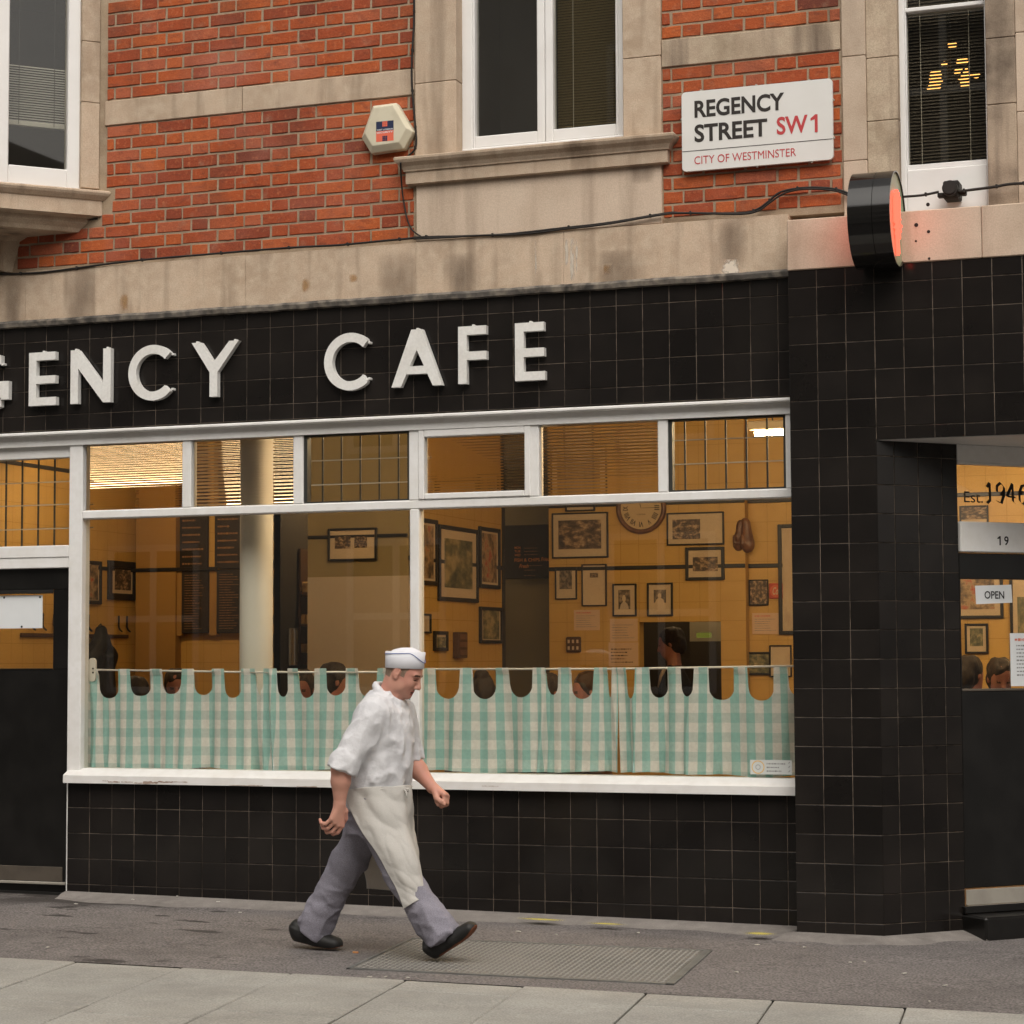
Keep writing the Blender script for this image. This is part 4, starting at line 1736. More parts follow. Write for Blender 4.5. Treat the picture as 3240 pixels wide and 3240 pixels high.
for k in range(6):
    a = 2 * math.pi * k / 6 + .3
    d.tube([(cc[0], 1.3, cc[2] - .03), (cc[0] + .09 * math.cos(a), 1.3 + .09 * math.sin(a), cc[2] - .06), (cc[0] + .16 * math.cos(a), 1.3 + .16 * math.sin(a), cc[2] + .0)], .007, 6)
part('arms', d, M['frame'], CHD, smooth=True)
for px, py, rx, rz_ in ((1480, 355, .022, .012), (1585, 350, .04, .018), (1430, 425, .045, .042), (1440, 470, .04, .03), (1425, 500, .045, .018), (1575, 400, .045, .025), (1590, 430, .05, .025), (1600, 475, .03, .03), (1660, 425, .025, .015), (1530, 262, .03, .018)):
    p_ = A(px, py, 1.3)
    d = MB()
    d.ellipsoid((p_[0], 1.3 + random.uniform(-.05, .05), p_[2]), (rx, .03, rz_), 10, 7)
    part('lit_shade', d, M['bulb'], CHD, smooth=True)

# ------------------------------------------------------------------ canted stone bay, upper left (45 degrees)
BAY = thing('bay_window', 'canted stone bay with white framed window and venetian blind, upper left', 'bay window', (.03, 0, 0), R(45))
# local: x along the canted face (0 at the wall, minus outward), -y to the street
jb = M['stone']
for a, b, z0, z1 in ((-.113, .0, 4.28, 4.82), (-.113, .0, 4.822, 5.205), (-.113, .0, 5.207, 5.8)):
    d = MB()
    d.box(a, b, -.004, .25, z0, z1, .004)
    part('jamb_stone', d, jb, BAY, world=False)
d = MB()
d.box(-.001, .06, .012, .16, 4.25, 5.8, .003)
part('wall_return', d, M['stone'], BAY, world=False)
d = MB()
d.box(-.192, -.113, .03, .12, 4.262, 5.8, .006)
d.box(-.70, -.555, .03, .12, 4.262, 5.8, .006)
d.box(-.555, -.192, .03, .12, 4.262, 4.392, .006)
part('window_frame', d, M['white_up'], BAY, world=False)
d = MB()
d.box(-.558, -.189, .075, .08, 4.389, 5.8)
part('pane', d, M['glass_up'], BAY, world=False)
blind(BAY, -.60, -.16, 4.70, 5.07, .0155, .17, M['blind'], 35, .022)
d = MB()
d.box(-.60, -.16, .155, .185, 4.672, 4.70, .003)
part('blind_rail', d, M['blind'], BAY, world=False)
for x in (-.47, -.25):
    d = MB()
    d.box(x - .0015, x + .0015, .148, .151, 4.68, 5.8)
    part('blind_cord', d, M['wire'], BAY, world=False)
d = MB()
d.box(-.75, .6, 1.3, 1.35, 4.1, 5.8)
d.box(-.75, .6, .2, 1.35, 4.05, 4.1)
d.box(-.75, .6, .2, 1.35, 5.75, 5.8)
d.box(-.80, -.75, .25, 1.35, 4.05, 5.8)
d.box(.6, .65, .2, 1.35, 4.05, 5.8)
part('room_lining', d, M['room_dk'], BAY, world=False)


def bay_ring(prof, mats, name):
    """plan rings of the bay: (outward offset, z)"""
    mb = MB()
    t = math.tan(R(22.5))
    for o_, z in prof:
        mb.v += [(.03 + o_ * 1.4142, .02, z), (.03 + o_ * 1.4142, .0, z), (-.455 + o_ * t, -.485 - o_, z), (-3.0, -.485 - o_, z), (-3.0, .02, z)]
    for i in range(len(prof) - 1):
        a = 5 * i
        for k in range(4):
            mb.f.append((a + k, a + k + 1, a + k + 6, a + k + 5))
            mb.m.append(0)
    e = 5 * (len(prof) - 1)
    mb.f += [(0, 1, 2, 3, 4), (e, e + 1, e + 2, e + 3, e + 4)]
    mb.m += [0, 0]
    return part(name, mb, mats, BAY, world=True)


def bay_part(prof, m, name):
    o = bay_ring(prof, m, name)
    # the rings are given in wall axes; turn them into the thing's own 45 degree axes
    inv = Matrix.Rotation(R(-45), 4, 'Z')
    o.data.transform(inv)
    return o


bay_part([(-.03, 4.268), (.050, 4.262), (.056, 4.256), (.056, 4.246), (.048, 4.232), (.030, 4.214), (.022, 4.206), (.014, 4.205), (.014, 4.110), (-.02, 4.108)], M['stone'], 'moulded_sill')
bay_part([(-.02, 4.110), (-.055, 4.100), (-.060, 4.070), (-.085, 4.045), (-.10, 4.020), (-.12, 4.018)], M['stone_dirty'], 'corbel_moulding')
bay_part([(-.12, 4.020), (-.36, 4.015), (-.40, 3.99), (-.42, 3.90), (-.44, 3.80)], M['stone_dirty'], 'corbel_foot')
# plain front face of the bay to the left
d = MB()
d.plan_prism([(-.455, -.485), (-3.0, -.485), (-3.0, -.43), (-.448, -.43)], 4.27, 5.8)
o = part('front_face', d, M['stone'], BAY)
o.data.transform(Matrix.Rotation(R(-45), 4, 'Z'))
BRK_ = MB()
pts = [(.02, 3.802), (-.16, 3.802), (-.22, 3.88), (-.30, 3.95), (-.38, 4.03), (.02, 4.03)]
n = len(pts)
BRK_.add([(-.86, y, z) for y, z in pts] + [(-.625, y, z) for y, z in pts], [tuple(range(n)), tuple(range(2 * n - 1, n - 1, -1))] + [(i, (i + 1) % n, n + (i + 1) % n, n + i) for i in range(n)])
o = part('stone_bracket', BRK_, M['stone_dirty'], BAY)
o.data.transform(Matrix.Rotation(R(-45), 4, 'Z'))

# ------------------------------------------------------------------ things fixed to the upper wall
# street name sign
SGN = thing('street_sign', 'white street name plate lettered REGENCY STREET SW1', 'street sign', (4.2, -.05, 4.08))


def round_rect(x0, x1, z0, z1, r, n=6):
    pts = []
    for cx, cz, a0 in ((x1 - r, z0 + r, -90), (x1 - r, z1 - r, 0), (x0 + r, z1 - r, 90), (x0 + r, z0 + r, 180)):
        for k in range(n + 1):
            a = R(a0 + 90 * k / n)
            pts.append((cx + r * math.cos(a), cz + r * math.sin(a)))
    return pts


sy = -.045
q0, q1 = atY(2160, 520 * .559, sy), atY(2160 + 846 * .559, 445 * .559, sy)
q2, q3 = atY(2153, 972 * .559 + 4, sy), atY(2160 + 848 * .559, 900 * .559, sy)
sx0, sx1 = float(q0[0]) - .007, float(q1[0])
sz0, sz1 = float((q2[2] + q3[2]) / 2) + .002, float((q0[2] + q1[2]) / 2)
d = MB()
d.poly_prism(round_rect(sx0, sx1, sz0, sz1, .024), sy, sy + .022)
part('plate', d, M['signwhite'], SGN)


def sgn_xy(px, py):
    p_ = atY(2100 + px * 600 / 1932, 220 + py * 600 / 1932, sy - .002)
    return float(p_[0]), float(p_[2])


def sgn_word(mb, s, pxl, pyt, pxr, pyb, bold):
    """pxl,pyt..pyb at the left letter; pxr right end"""
    xa, zt_ = sgn_xy(pxl, pyt)
    _, zb_ = sgn_xy(pxl, pyb)
    xb, _ = sgn_xy(pxr, pyt)
    text(mb, s, xa, sy - .0015, zb_, xb - xa, zt_ - zb_, bold)


d = MB()
sgn_word(d, 'REGENCY', 312, 318, 1228, 495, .028)
sgn_word(d, 'STREET', 312, 563, 1055, 745, .028)
part('black_lettering', d, M['signblack'], SGN)
d = MB()
sgn_word(d, 'SW', 1150, 485, 1465, 668, .022)
xa, zt_ = sgn_xy(1495, 460)
xb, zb_ = sgn_xy(1570, 637)
one(d, xa, sy - .0015, zb_, xb - xa, zt_ - zb_)
sgn_word(d, 'CITY OF WESTMINSTER', 312, 886, 1348, 968, 0.0)
part('lettering', d, M['signred'], SGN)['kind'] = 'stuff'
xa, za = sgn_xy(185, 838)
xb, zb_ = sgn_xy(1715, 705)
d = MB()
d.box(sx0 + .002, sx1 - .002, sy - .0016, sy - .0008, (za + zb_) / 2 - .0015, (za + zb_) / 2 + .0015)
part('divider_line', d, M['signblack'], SGN)
d = MB()
for x in (sx0 + .12, sx1 - .12):
    d.box(x - .02, x + .02, sy + .02, .0, sz0 + .05, sz0 + .09)
    d.box(x - .02, x + .02, sy + .02, .0, sz1 - .09, sz1 - .05)
for x, z in ((sx0 + .11, sz1 + .003), (sx1 - .13, sz1 + .003), ((sx0 + sx1) / 2, sz1 + .003), ((sx0 + sx1) / 2, sz0 - .003), (sx1 - .12, sz0 - .003), (sx0 - .003, sz0 + .3), (sx1 + .003, sz0 + .33), (sx1 + .003, sz0 + .12)):
    d.box(x - .006, x + .006, sy + .004, sy + .018, z - .006, z + .006, .002)
part('fixing', d, M['kick'], SGN)
# alarm box
ALM = thing('alarm_box', 'cream six-sided alarm box with blue and red sticker on the brick wall', 'alarm box', (1.99, -.03, 4.33))
oy = -.075
outer = [(1.905, 4.620), (2.055, 4.624), (2.163, 4.443), (2.103, 4.345), (1.893, 4.335), (1.832, 4.435)]
cxm = sum(p[0] for p in outer) / 6
czm = sum(p[1] for p in outer) / 6
inner = [(cxm + (x - cxm) * .80, czm + .012 + (z - czm) * .80) for x, z in outer]
vs_ = [(x, oy, z) for x, z in inner] + [(x, oy + .028, z) for x, z in outer] + [(x, -.001, z) for x, z in outer]
d = MB()
d.add(vs_, [tuple(range(6))] + [(i, (i + 1) % 6, 6 + (i + 1) % 6, 6 + i) for i in range(6)] + [(6 + i, 6 + (i + 1) % 6, 12 + (i + 1) % 6, 12 + i) for i in range(6)])
o = part('housing', d, M['cream'], ALM)
bv = o.modifiers.new('bevel', 'BEVEL')
bv.width = .004
bv.segments = 2
q0, q1 = atY(1080 + 197 * .559, 690 * .559, oy), atY(1080 + 296 * .559, 795 * .559, oy)
ax0, ax1, az0, az1 = float(q0[0]), float(q1[0]), float(q1[2]), float(q0[2])
azm = az0 + (az1 - az0) * .52
d = MB()
d.quad((ax0, oy - .0006, azm), (ax1, oy - .0006, azm), (ax1, oy - .0006, az1), (ax0, oy - .0006, az1))
d.quad((ax0, oy - .0006, az0), (ax1, oy - .0006, az0), (ax1, oy - .0006, azm), (ax0, oy - .0006, azm), 1)
cxs = (ax0 + ax1) / 2
for i in range(3):
    for k in range(3):
        s_ = .0095
        x = cxs + (i - 1) * s_ * 1.15
        for zc, mi in ((az1 - .017, 1), (az0 + .017, 0)):
            z = zc + (k - 1) * s_ * 1.1
            d.quad((x - s_ / 2, oy - .0011, z - s_ / 2), (x + s_ / 2, oy - .0011, z - s_ / 2), (x + s_ / 2, oy - .0011, z + s_ / 2), (x - s_ / 2, oy - .0011, z + s_ / 2), mi)
text(d, 'WEST LONDON', ax0 + .004, oy - .0011, azm + .003, ax1 - ax0 - .008, .009, .02, 2)
text(d, 'SECURITY', ax0 + .004, oy - .0011, azm - .014, ax1 - ax0 - .008, .010, .02, 2)
part('sticker', d, [M['navy'], M['salmon'], M['paper']], ALM)
# round projecting sign
DR = thing('round_sign', 'black drum shaped projecting sign with glowing red neon face', 'projecting sign', (4.93, -.35, 3.65))
DC = (4.93, -.352, 3.650)
DRr = .253
d = MB()
n = 72
x0d, x1d = 4.820, 5.040
for (xa_, ra_), (xb_, rb_) in (((x0d, DRr - .006), (x0d, DRr)), ((x0d, DRr), (4.9455, DRr)), ((4.9455, DRr), (4.947, DRr - .002)), ((4.947, DRr - .002), (4.9485, DRr)), ((4.9485, DRr), (x1d, DRr)), ((x1d, DRr), (x1d, DRr - .006)), ((x1d, DRr - .006), (x1d - .02, DRr - .006)), ((x0d, DRr - .006), (x0d + .02, DRr - .006))):
    b0 = len(d.v)
    for k in range(n):
        a = 2 * math.pi * k / n
        d.v += [(xa_, DC[1] + ra_ * math.cos(a), DC[2] + ra_ * math.sin(a)), (xb_, DC[1] + rb_ * math.cos(a), DC[2] + rb_ * math.sin(a))]
    for k in range(n):
        i, j = b0 + 2 * k, b0 + 2 * ((k + 1) % n)
        d.f.append((i, i + 1, j + 1, j))
        d.m.append(0)
o = part('drum', d, M['drum'], DR, smooth=True)
d = MB()
d.box(4.90, 4.96, -.12, -.05, 3.52, 3.78, .005)
d.tube([(4.93, -.09, 3.65), (4.93, -.23, 3.65)], .02, 8)
part('bracket', d, M['blackmatte'], DR)
facem = mat('sign_face', (.34, .42, .26), .35, .5, var=(5, (.42, .36, .24), .7))
for x, s_ in ((x1d - .012, 1), (x0d + .012, -1)):
    d = MB()
    d.cyl((x, DC[1], DC[2]), DRr - .005, .006, 'x', 64)
    f_ = part('face', d, facem, DR)
    nb = MB()
    xx = x + s_ * .016
    for pts_, r_ in (([(.085, -.035), (.085, .10), (.02, .14)], .008), ([(.0, .135), (.0, -.06)], .010), ([(.035, .14), (.035, -.06)], .010), ([(-.035, .12), (-.035, -.10)], .008), ([(.07, -.03), (-.08, -.03)], .010), ([(.07, -.06), (-.06, -.06)], .010),
                     ([(.055, -.09), (-.03, -.10)], .010), ([(.06, .02), (-.05, .0)], .009), ([(.02, -.06), (.0, -.19)], .009), ([(.04, -.07), (.012, -.2)], .009)):
        nb.tube([(xx, DC[1] - a - .03, DC[2] + b) for a, b in pts_], r_, 8)
    part('neon_tube', nb, M['neon'], f_, smooth=True)
# junction box
JB = thing('junction_box', 'small black round-fronted junction box on the cable at the right', 'junction box', (5.26, -.2, 3.83))
pj = atY(2160 + 1512 * .559, 1062 * .559, -.10)
d = MB()
d.box(pj[0] - .043, pj[0] + .043, -.06, .055, pj[2] - .050, pj[2] + .048, .008)
part('back_box', d, M['cable'], JB)
d = MB()
d.cyl((pj[0], -.075, pj[2] - .002), .041, .06, 'y', 28, r2=.041)
d.cyl((pj[0], -.108, pj[2] - .002), .033, .01, 'y', 28)
part('round_cover', d, M['cable'], JB, smooth=False)
d = MB()
d.box(pj[0] - .075, pj[0] - .042, -.05, -.01, pj[2] - .037, pj[2] - .012, .005)
d.box(pj[0] + .042, pj[0] + .078, -.05, -.01, pj[2] - .034, pj[2] - .008, .005)
part('gland', d, M['cable'], JB)


# cables
def cable(pix, y, r_, label, group='black cables clipped along the upper wall', clips=True, name='cable'):
    P = [atY(px, py, yy) for (px, py), yy in zip(pix, y if isinstance(y, list) else [y] * len(pix))]
    # smooth through the points
    Q = []
    for i in range(len(P) - 1):
        p0, p1, p2, p3 = P[max(i - 1, 0)], P[i], P[i + 1], P[min(i + 2, len(P) - 1)]
        for k in range(6):
            t = k / 6
            Q.append(.5 * ((2 * p1) + (-p0 + p2) * t + (2 * p0 - 5 * p1 + 4 * p2 - p3) * t ** 2 + (-p0 + 3 * p1 - 3 * p2 + p3) * t ** 3))
    Q.append(P[-1])
    mb = MB()
    mb.tube([tuple(p) for p in Q], r_, 7)
    o = solo(name, mb, M['cable'], label, 'cable', group, smooth=True)
    if clips:
        cl = MB()
        for p in Q[4::9]:
            cl.box(p[0] - .006, p[0] + .006, p[1] - .009, p[1] + .012, p[2] - .009, p[2] + .011, .002)
        part('cable_clip', cl, M['cable'], o)
    return o


a_ = lambda L: [(x * .559, y * .559) for x, y in L]
b_ = lambda L: [(1080 + x * .559, y * .559) for x, y in L]
c_ = lambda L: [(2160 + x * .559, y * .559) for x, y in L]
cable(a_([(-30, 1552), (200, 1545), (400, 1522), (620, 1492), (900, 1462), (1200, 1437), (1500, 1412), (1700, 1398), (1932, 1386)]) + b_([(200, 1366), (380, 1350), (450, 1342), (700, 1336), (940, 1325), (1240, 1292), (1520, 1260), (1840, 1207)]) + c_([(0, 1206), (330, 1206), (420, 1185), (480, 1145), (560, 1085), (700, 1062), (850, 1068), (948, 1098), (1010, 1130)]),
      [-.036] * 30 + [-.04] * 2 + [-.1], .0068, 'long black cable along the foot of the brickwork up to the round sign')
cable(b_([(410, 1352), (600, 1344), (800, 1332), (940, 1330), (1100, 1318), (1240, 1300), (1520, 1266), (1840, 1212)]) + c_([(100, 1208), (330, 1212), (430, 1192), (490, 1150), (580, 1092), (700, 1070), (850, 1078), (948, 1110), (1010, 1140)]),
      [-.04] * 16 + [-.1], .0055, 'second thinner black cable running beside the long one under the middle window', clips=False)
cable(b_([(413, -40), (411, 120), (403, 260), (398, 420), (405, 560), (418, 700), (424, 800), (412, 850), (370, 890)]), -.016, .006, 'black cable dropping beside the middle window to the alarm box')
cable(b_([(335, 920), (338, 1000), (348, 1110), (370, 1230), (400, 1300), (450, 1338)]), [-.10, -.05, -.02, -.02, -.02, -.036], .005, 'thin black cable looping down from the stone sill left end', clips=False)
cable(c_([(1180, 1118), (1270, 1112), (1360, 1104), (1450, 1086)]), [-.2, -.1, -.08, -.06], .007, 'short black cable from the round sign to the junction box')
cable(c_([(1560, 1084), (1620, 1076), (1760, 1058), (1850, 1042), (1960, 1036)]), [-.06, -.06, -.07, -.07, -.07], .008, 'black cable running right from the junction box out of frame')


def stainmat(name, col, amt, sc3=(30, 30, 9), lo=.25, hi=.6):
    m = bpy.data.materials.new(name)
    m.use_nodes = True
    t = m.node_tree
    p = t.nodes['Principled BSDF']
    p.inputs['Base Color'].default_value = (*col, 1)
    p.inputs['Roughness'].default_value = .9
    p.inputs['Specular IOR Level'].default_value = .1
    tc = node(t, 'ShaderNodeTexCoord')
    sp = node(t, 'ShaderNodeSeparateXYZ')
    t.links.new(tc.outputs['Generated'], sp.inputs[0])

    def hump(sock, e):
        n1 = node(t, 'ShaderNodeMath', operation='SUBTRACT')
        n1.inputs[0].default_value = 1
        t.links.new(sock, n1.inputs[1])
        n2 = node(t, 'ShaderNodeMath', operation='MULTIPLY')
        t.links.new(sock, n2.inputs[0])
        t.links.new(n1.outputs[0], n2.inputs[1])
        n3 = node(t, 'ShaderNodeMath', operation='MULTIPLY')
        n3.inputs[1].default_value = 4
        t.links.new(n2.outputs[0], n3.inputs[0])
        n4 = node(t, 'ShaderNodeMath', operation='POWER')
        n4.inputs[1].default_value = e
        t.links.new(n3.outputs[0], n4.inputs[0])
        return n4.outputs[0]
    geo = node(t, 'ShaderNodeNewGeometry')
    mp = node(t, 'ShaderNodeMapping')
    mp.inputs['Scale'].default_value = sc3
    t.links.new(geo.outputs['Position'], mp.inputs[0])
    nz = node(t, 'ShaderNodeTexNoise')
    nz.inputs['Scale'].default_value = 1
    nz.inputs['Detail'].default_value = 6
    t.links.new(mp.outputs[0], nz.inputs['Vector'])
    q_ = node(t, 'ShaderNodeMath', operation='MULTIPLY')
    t.links.new(hump(sp.outputs[0], .8), q_.inputs[0])
    t.links.new(hump(sp.outputs[2], .5), q_.inputs[1])
    q2 = node(t, 'ShaderNodeMath', operation='MULTIPLY')
    t.links.new(q_.outputs[0], q2.inputs[0])
    t.links.new(nz.outputs['Fac'], q2.inputs[1])
    mr = node(t, 'ShaderNodeMapRange')
    mr.inputs[1].default_value = lo
    mr.inputs[2].default_value = hi
    mr.inputs[4].default_value = amt
    t.links.new(q2.outputs[0], mr.inputs[0])
    t.links.new(mr.outputs[0], p.inputs['Alpha'])
    return m


M['st_dark'] = stainmat('soot_stain', (.15, .11, .08), .5, (9, 9, 2.2), lo=.15, hi=.7)
M['st_white'] = stainmat('lime_run', (.62, .56, .48), .8, (60, 60, 14), lo=.28, hi=.5)
M['st_rust'] = stainmat('rust_spot', (.42, .22, .07), .5, lo=.2, hi=.5)
M['st_lime'] = stainmat('lime_crust', (.70, .62, .52), .95, (50, 50, 50), lo=.2, hi=.4)


def stain(px0, py0, px1, py1, y, m, root):
    a, b = atY(px0, py0, y), atY(px1, py1, y)
    d = MB()
    d.quad((a[0], y, b[2]), (b[0], y, b[2]), (b[0], y, a[2]), (a[0], y, a[2]))
    part('stain', d, M[m], root)


for q_ in ((1385, 800, 1540, 950), (1880, 790, 2060, 920), (2250, 690, 2380, 860), (190, 830, 320, 1030), (10, 860, 70, 1050), (1180, 790, 1330, 960)):
    stain(*q_, -.0312, 'st_dark', SB)
for q_ in ((1785, 740, 1800, 850), (1800, 735, 1822, 905), (1818, 745, 1830, 870), (1690, 750, 1700, 890)):
    stain(*q_, -.0312, 'st_white', SB)
for q_ in ((375, 930, 410, 985), (950, 880, 985, 925), (1100, 865, 1135, 895), (1905, 835, 1940, 870)):
    stain(*q_, -.0312, 'st_rust', SB)
stain(2275, 820, 2345, 880, -.0316, 'st_lime', SB)
for q_ in ((1500, 495, 1760, 560), (1980, 500, 2080, 580)):
    stain(*q_, -.0145, 'st_dark', W2)

# ------------------------------------------------------------------ inside the cafe
YB, YL, XL, XB, YT = 5.0, 4.6, -2.33, .99, 2.66     # back wall, left back wall, left wall, inner side wall, near partition
FLZ, CLZ = -.06, 3.36
solo('cafe_floor', MB().plan_prism([(-3.2, .12), (4.45, .12), (4.9, .40), (5.28, .36), (7.4, 2.48), (8.2, 2.48), (8.2, 7.5), (-3.2, 7.5)], FLZ - .1, FLZ), M['floor'], kind='structure')
solo('cafe_ceiling', MB().box(-3.2, 8.2, .12, 7.5, CLZ, CLZ + .1), M['ceil'], kind='structure')
cut = MB()                                          # inside of the shop front wall above the window, and the wall beside it
cut.box(-3.2, 8.2, .30, .36, 2.80, CLZ)
cut.box(4.45, 4.8, .30, .36, FLZ, 2.8)
cut.box(-.15, 4.42, .30, .33, FLZ, .62)
solo('front_wall_lining', cut, M['olive'], kind='structure')


def tiled_wall(name, axis, at, a0, a1, z0, z1, pitch=.155, m=None, mg=None, flip=1):
    """wall of flat glazed tiles; the tiles are joined, far too many and too faint to pick apart"""
    root = thing(name, None, None, (0, 0, 0), kind='structure')
    bed, tl = MB(), MB()
    t = .12
    if axis == 'Y':
        bed.box(a0, a1, at + .003, at + t, z0, z1)
    else:
        bed.box(at - t, at - .003, a0, a1, z0, z1)
    na, nz_ = max(1, round((a1 - a0) / pitch)), max(1, round((z1 - z0) / pitch))
    g_ = .0016
    for i in range(na):
        for k in range(nz_):
            p0, p1 = a0 + (a1 - a0) * i / na + g_, a0 + (a1 - a0) * (i + 1) / na - g_
            q0, q1 = z0 + (z1 - z0) * k / nz_ + g_, z0 + (z1 - z0) * (k + 1) / nz_ - g_
            e = random.uniform(-.0005, .0005)
            if axis == 'Y':
                tl.quad((p0, at + e, q0), (p1, at + e, q0), (p1, at - e, q1), (p0, at - e, q1))
            else:
                tl.quad((at + e, p0, q0), (at + e, p1, q0), (at - e, p1, q1), (at - e, p0, q1))
    part('wall_bed', bed, mg or M['ygrout'], root)
    o = part('wall_tile', tl, m or M['ywall'], root)
    o['kind'] = 'stuff'
    return root


XK = 2.885                                          # corner where the back wall steps back a little
HX0, HX1, HZ0, HZ1 = 2.012, 2.680, .92, 1.645       # serving hatch
tiled_wall('interior_wall', 'Y', YB, 1.25, HX0, FLZ, CLZ)
tiled_wall('interior_wall', 'Y', YB, HX0, HX1, HZ1, CLZ)
tiled_wall('interior_wall', 'Y', YB, HX0, HX1, FLZ, HZ0)
tiled_wall('interior_wall', 'Y', YB, HX1, XK, FLZ, CLZ)
tiled_wall('interior_wall', 'Y', YB + .10, XK, 8.0, FLZ, CLZ)
tiled_wall('interior_wall', 'X', XB, YT + .1, YL, FLZ, CLZ)
tiled_wall('interior_wall', 'X', XL, .35, YL, FLZ, CLZ, m=M['ywall'])
tiled_wall('interior_wall', 'Y', YL, XL, -1.03, FLZ, CLZ)
d = MB()
d.box(.20, XB, YT, YT + .098, FLZ, 1.955)
solo('partition_wall', d, M['taupe'], kind='structure')
d = MB()
d.box(.20, XB - .001, YT + .003, YT + .098, 1.955, CLZ)
solo('partition_wall', d, M['olive'], kind='structure')
d = MB()
d.box(.88, XB - .125, YT + .1, YL + .05, FLZ, CLZ)
solo('partition_wall', d, M['olive'], kind='structure')
xa, xb = float(atY(430, 1800, 4.50)[0]), float(atY(556, 1800, 4.50)[0])
d = MB()
d.box(xa, xb, 4.50, 4.60, FLZ, CLZ)
PIL = solo('pilaster', d, M['brownwall'], kind='structure')
d = MB()
d.box(-1.06, -1.03, 4.6, 5.8, FLZ, CLZ)
d.box(1.26, 1.29, YB + .125, 6.6, FLZ, CLZ)
d.box(.2, XB, 4.62, 4.68, FLZ, CLZ)
solo('kitchen_wall', d, M['darkwall'], kind='structure')
d = MB()
d.box(-1.03, 1.30, 5.75, 5.85, FLZ, CLZ)
solo('kitchen_wall', d, mat('recess_wall', (.17, .135, .08), .8, .2, var=(1.2, (.11, .09, .055), .7)), kind='structure')
d = MB()
d.box(1.28, 3.4, 6.7, 6.8, FLZ, CLZ)
solo('kitchen_wall', d, M['darkwall'], kind='structure')
# black dado lines: trims of the walls
zd, zd2 = float(atY(1920, 1798, YB)[2]), float(atY(2250, 1587, YB)[2])
for z in (zd, zd2):
    for (x0, x1, y) in ((1.25, XK, YB), (XK, 8.0, YB + .10)):
        d = MB()
        d.box(x0, x1, y - .012, y, z - .016, z + .016, .004)
        solo('dado_trim', d, M['dado'], kind='structure')
zq = float(atX(1380, 1685, XB)[2])
d = MB()
d.box(XB, XB + .012, YT, YL, zd - .016, zd + .016, .004)
solo('dado_trim', d, M['dado'], kind='structure')
zt_ = float(atY(1240, 1694, YT)[2])
d = MB()
d.box(.2, XB, YT - .012, YT, zt_ - .012, zt_ + .012, .004)
solo('dado_trim', d, M['dado'], kind='structure')
zl = float(atY(500, 1803, 4.5)[2])
d = MB()
d.box(XL, XL + .012, .35, 4.5, zl - .016, zl + .016, .004)
d.box(XL, -1.5, 4.488, 4.5, zl - .016, zl + .016, .004)
solo('dado_trim', d, M['dado'], kind='structure')
zf = float(atY(110, 1535, YL)[2])
d = MB()
d.box(XL, XL + .012, .35, 4.5, zf - .016, zf + .016, .004)
solo('dado_trim', d, M['dado'], kind='structure')

CLM = solo('round_column', MB().cyl((.925, .40, (FLZ + CLZ) / 2), .102, CLZ - FLZ - .002, 'z', 40), M['column'],
           'white round column standing just inside the left cafe window', 'column', smooth=False)
CLM.data.polygons.foreach_set('use_smooth', [False, False] + [True] * 40)

# fluorescent lamps; a pair is seen, the rest are unseen and added for light
for (x0, x1, y, z, lab) in ((3.575, 4.75, 2.5, 2.855, 'lit fluorescent lamp on the cafe ceiling seen in the rightmost top light'),
                            (-.02, .52, 1.75, 2.855, 'lit fluorescent lamp glaring through the reeded top lights at the left'),
                            (1.35, 2.55, .75, 2.90, 'unseen fluorescent lamp added behind the window head to light the walls'),
                            (3.0, 4.2, .75, 2.90, 'unseen fluorescent lamp added behind the right window head to light the walls'),
                            (5.6, 6.8, 3.9, 2.935, 'unseen fluorescent lamp added to light the right back of the cafe'),
                            (-1.9, -.75, 2.6, 2.93, 'unseen fluorescent lamp added above the coat rack to light the room'),
                            (-.85, -.2, 5.25, 2.92, 'unseen fluorescent lamp added to brighten the kitchen beyond the column'),
                            (1.9, 2.5, 6.1, 2.6, 'unseen fluorescent lamp added to brighten the room behind the serving hatch'),
                            (5.0, 6.2, 2.2, 2.92, 'unseen fluorescent lamp added to light the room behind the corner door')):
    L = thing('ceiling_lamp', lab, 'ceiling lamp', (x0, y, z), group='fluorescent lamps on the cafe ceiling')
    d = MB()
    d.box(x0 - .04, x1 + .04, y - .035, y + .035, z + .022, z + .08, .006)
    part('batten', d, M['ceil'], L)
    d = MB()
    for xx in (x0 + .12, x1 - .12):
        d.tube([(xx, y, z + .07), (xx, y, CLZ)], .005, 6)
    part('suspension_rod', d, M['frame'], L)
    d = MB()
    d.cyl(((x0 + x1) / 2, y, z), .017, x1 - x0, 'x', 12)
    part('tube', d, M['tube_soft' if -.1 < x0 < 0 else 'tube'], L, smooth=True)


